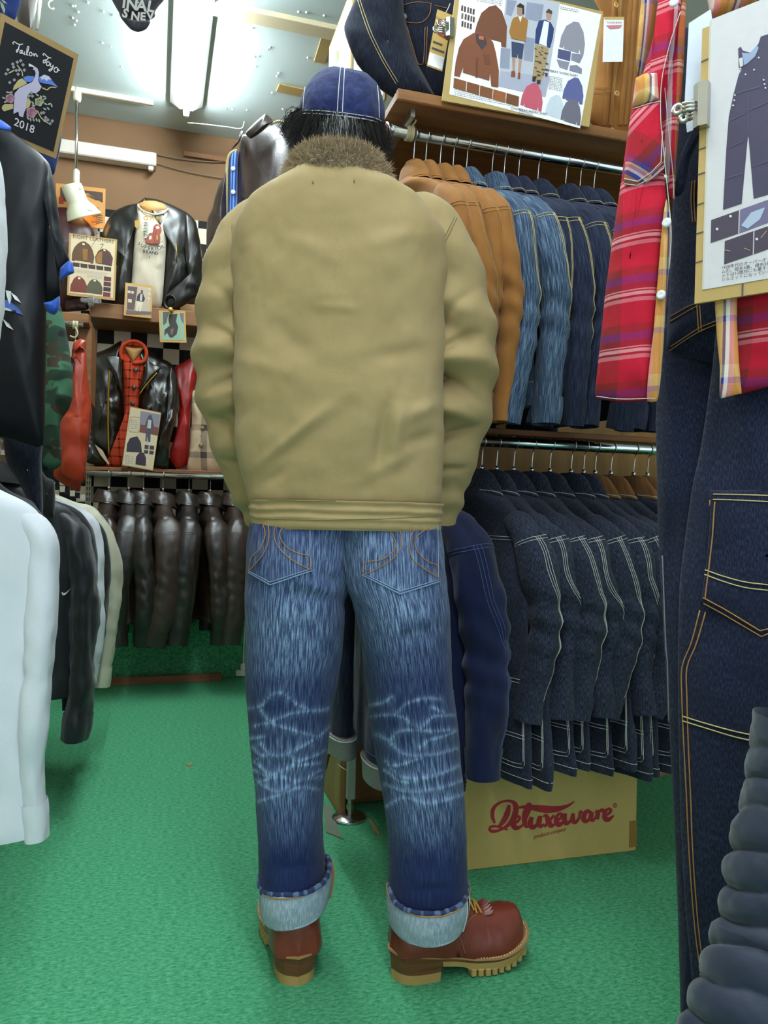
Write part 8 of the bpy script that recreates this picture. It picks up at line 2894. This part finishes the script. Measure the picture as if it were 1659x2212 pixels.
pl.polys('printed_seam', [z(q) for q in ([(395, 455), (600, 395), (602, 401), (396, 461)], [(365, 665), (475, 610), (476, 616), (366, 671)], [(350, 885), (470, 828), (471, 834), (350, 891)], [(325, 1130), (460, 1085), (460, 1091), (325, 1136)], [(520, 580), (660, 520), (660, 526), (520, 587)], [(540, 1030), (700, 975), (700, 981), (540, 1037)], [(500, 460), (506, 460), (512, 790), (506, 790)])], DKL, r, 0.0024)
for x, y in ((400, 468), (395, 510), (386, 550), (629, 347), (636, 380), (643, 410), (445, 256), (590, 170), (485, 303), (553, 267)):
    pl.poly('printed_button', z([(x + 7 * cos(t), y + 7 * sin(t)) for t in np.linspace(0, 2 * pi, 10, endpoint=False)]), cP('d6d2de'), r, 0.0026)
for q, c_ in (([(210, 1460), (430, 1382), (424, 1568), (206, 1642)], '43384a'), ([(440, 1378), (700, 1285), (690, 1470), (434, 1566)], '6d6488'), ([(318, 1628), (545, 1548), (540, 1735), (313, 1812)], '3f3548'), ([(555, 1546), (760, 1475), (750, 1660), (550, 1732)], '43384a')):
    pl.poly('printed_swatch', z(q), cP(c_), r, 0.0016)
pl.poly('swatch_patch', z([(450, 1505), (530, 1400), (640, 1360), (600, 1455), (500, 1530)]), cP('a8b6cc'), r, 0.0022)
for x, y in ((258, 1532), (365, 1430), (574, 1612)):
    pl.poly('printed_button', z([(x + 11 * cos(t), y + 11 * sin(t)) for t in np.linspace(0, 2 * pi, 10, endpoint=False)]), cP('d6d2de'), r, 0.0022)
pl.polys('swatch_stitch', [z(q) for q in ([(320, 1695), (365, 1705), (364, 1711), (319, 1701)], [(470, 1680), (520, 1700), (519, 1706), (469, 1686)], [(605, 1600), (650, 1545), (655, 1549), (610, 1604)])], cP('b98f62'), r, 0.0022)
GRD = cP('4c4a5e')
for q_ in ([[(0.0, b), (0.04, b - 0.003), (0.04, b + 0.0), (0.0, b + 0.003)] for b in (0.12, 0.32, 0.44, 0.53, 0.64, 0.745, 0.85)] + [[(a, 0.957), (a + 0.008, 0.957), (a + 0.008, 1.0), (a, 1.0)] for a in (0.25, 0.5, 0.56, 0.75)]):
    pl.poly('kraft_grid_line', q_, GRD, r, 0.0012)
jp = ['1920年代のオーバーオールは10oz相当の', 'ムだ。縦糸5番、緯糸5番手のムラ糸を旧式', 'ットは12箇所にも量する。シルエットはゆっ', 'シルエットになっている。縫製糸は強度と縮']
for i, t_ in enumerate(jp):
    a_, b_ = z([(290, 1842 + i * 32)])[0]
    pl.text('japanese_lettering', t_, a_, b_, 0.0062, INK, r, 0.0014, align='LEFT')
e = pl.pt(0.05, 0.292, 0.008)
bulldog('bulldog_clip', 'large steel bulldog clip on the overalls product card', e, UO, -UPZ, 1.1, jaw=0.03)
# white card clipped behind
o2 = onO(0.10)
V = [o2(x, y, 0) for x, y in ((1488, 50), (1535, 20), (1560, 180), (1560, 255), (1484, 286), (1478, 236))]
V = V + [p - NO * 0.0015 for p in V]
tag(mesh('white_card', V, [tuple(range(6))] + [(i, 6 + i, 6 + (i + 1) % 6, (i + 1) % 6) for i in range(6)], plain('white_card', 'd5dcf0', 0.5), smooth=False), 'blank white card tucked behind the overalls product card', 'card')

# quilted navy sleeve at the frame corner
QN = cloth('navy_quilted_shell', '18243c', '111a2e', 0.55, weave=1400, spec=0.35, sheen=0.3)
path = [atz(1745, 1560, 0.93), atz(1722, 1700, 0.93), atz(1700, 1800, 0.92), atz(1680, 1920, 0.91), atz(1655, 2040, 0.90), atz(1625, 2150, 0.88), atz(1580, 2300, 0.87)]
s = tube(np.array(path), [0.060, 0.056, 0.056, 0.058, 0.055, 0.058, 0.060], [0.06] * 7, 220, 60, RT, n=2.0)
U, V = s.uvgrid()
ph_ = V + 0.012 * fbm(U * 9, V * 4, 0, 3) + 0.01 * np.sin(U / s.len_u * 2 * pi)
rb2 = np.abs(np.sin(ph_ * pi / 0.040)) ** 0.6
s.push((rb2 - 0.6) * 0.010 * (0.7 + 0.6 * vn(U * 5, V * 12, 0, 4)) + fbm(s.P[..., 0] * 40, s.P[..., 1] * 40, s.P[..., 2] * 40, 8) * 0.002)
r = thing('quilted_jacket', 'navy ribbed quilted sleeve hanging next to the overalls', 'jacket', tuple(path[-1]))
s.build('sleeve', QN, r)
puff('jacket_body', [(1700, 1500), (1760, 1500), (1900, 1600), (1950, 2300), (1650, 2300), (1690, 1900)], onz(0.99), 0.05, QN, r, seed=431, wr=0.01)

# ================================================================== text to meshes, in one pass
bpy.context.view_layer.update()
dg = bpy.context.evaluated_depsgraph_get()
for o in [x for x in bpy.data.objects if x.type == 'FONT']:
    me = bpy.data.meshes.new_from_object(o.evaluated_get(dg))
    if len(me.materials) == 0:
        me.materials.append(o.data.materials[0])
    nm, par, mpi, mb_ = o.name, o.parent, o.matrix_parent_inverse.copy(), o.matrix_basis.copy()
    bpy.data.objects.remove(o)
    q = bpy.data.objects.new(nm, me)
    COL.objects.link(q)
    if par is not None:
        q.parent = par
        q.matrix_parent_inverse = mpi
    q.matrix_basis = mb_
for o in bpy.data.objects:
    if 'wbase' in o:
        del o['wbase']
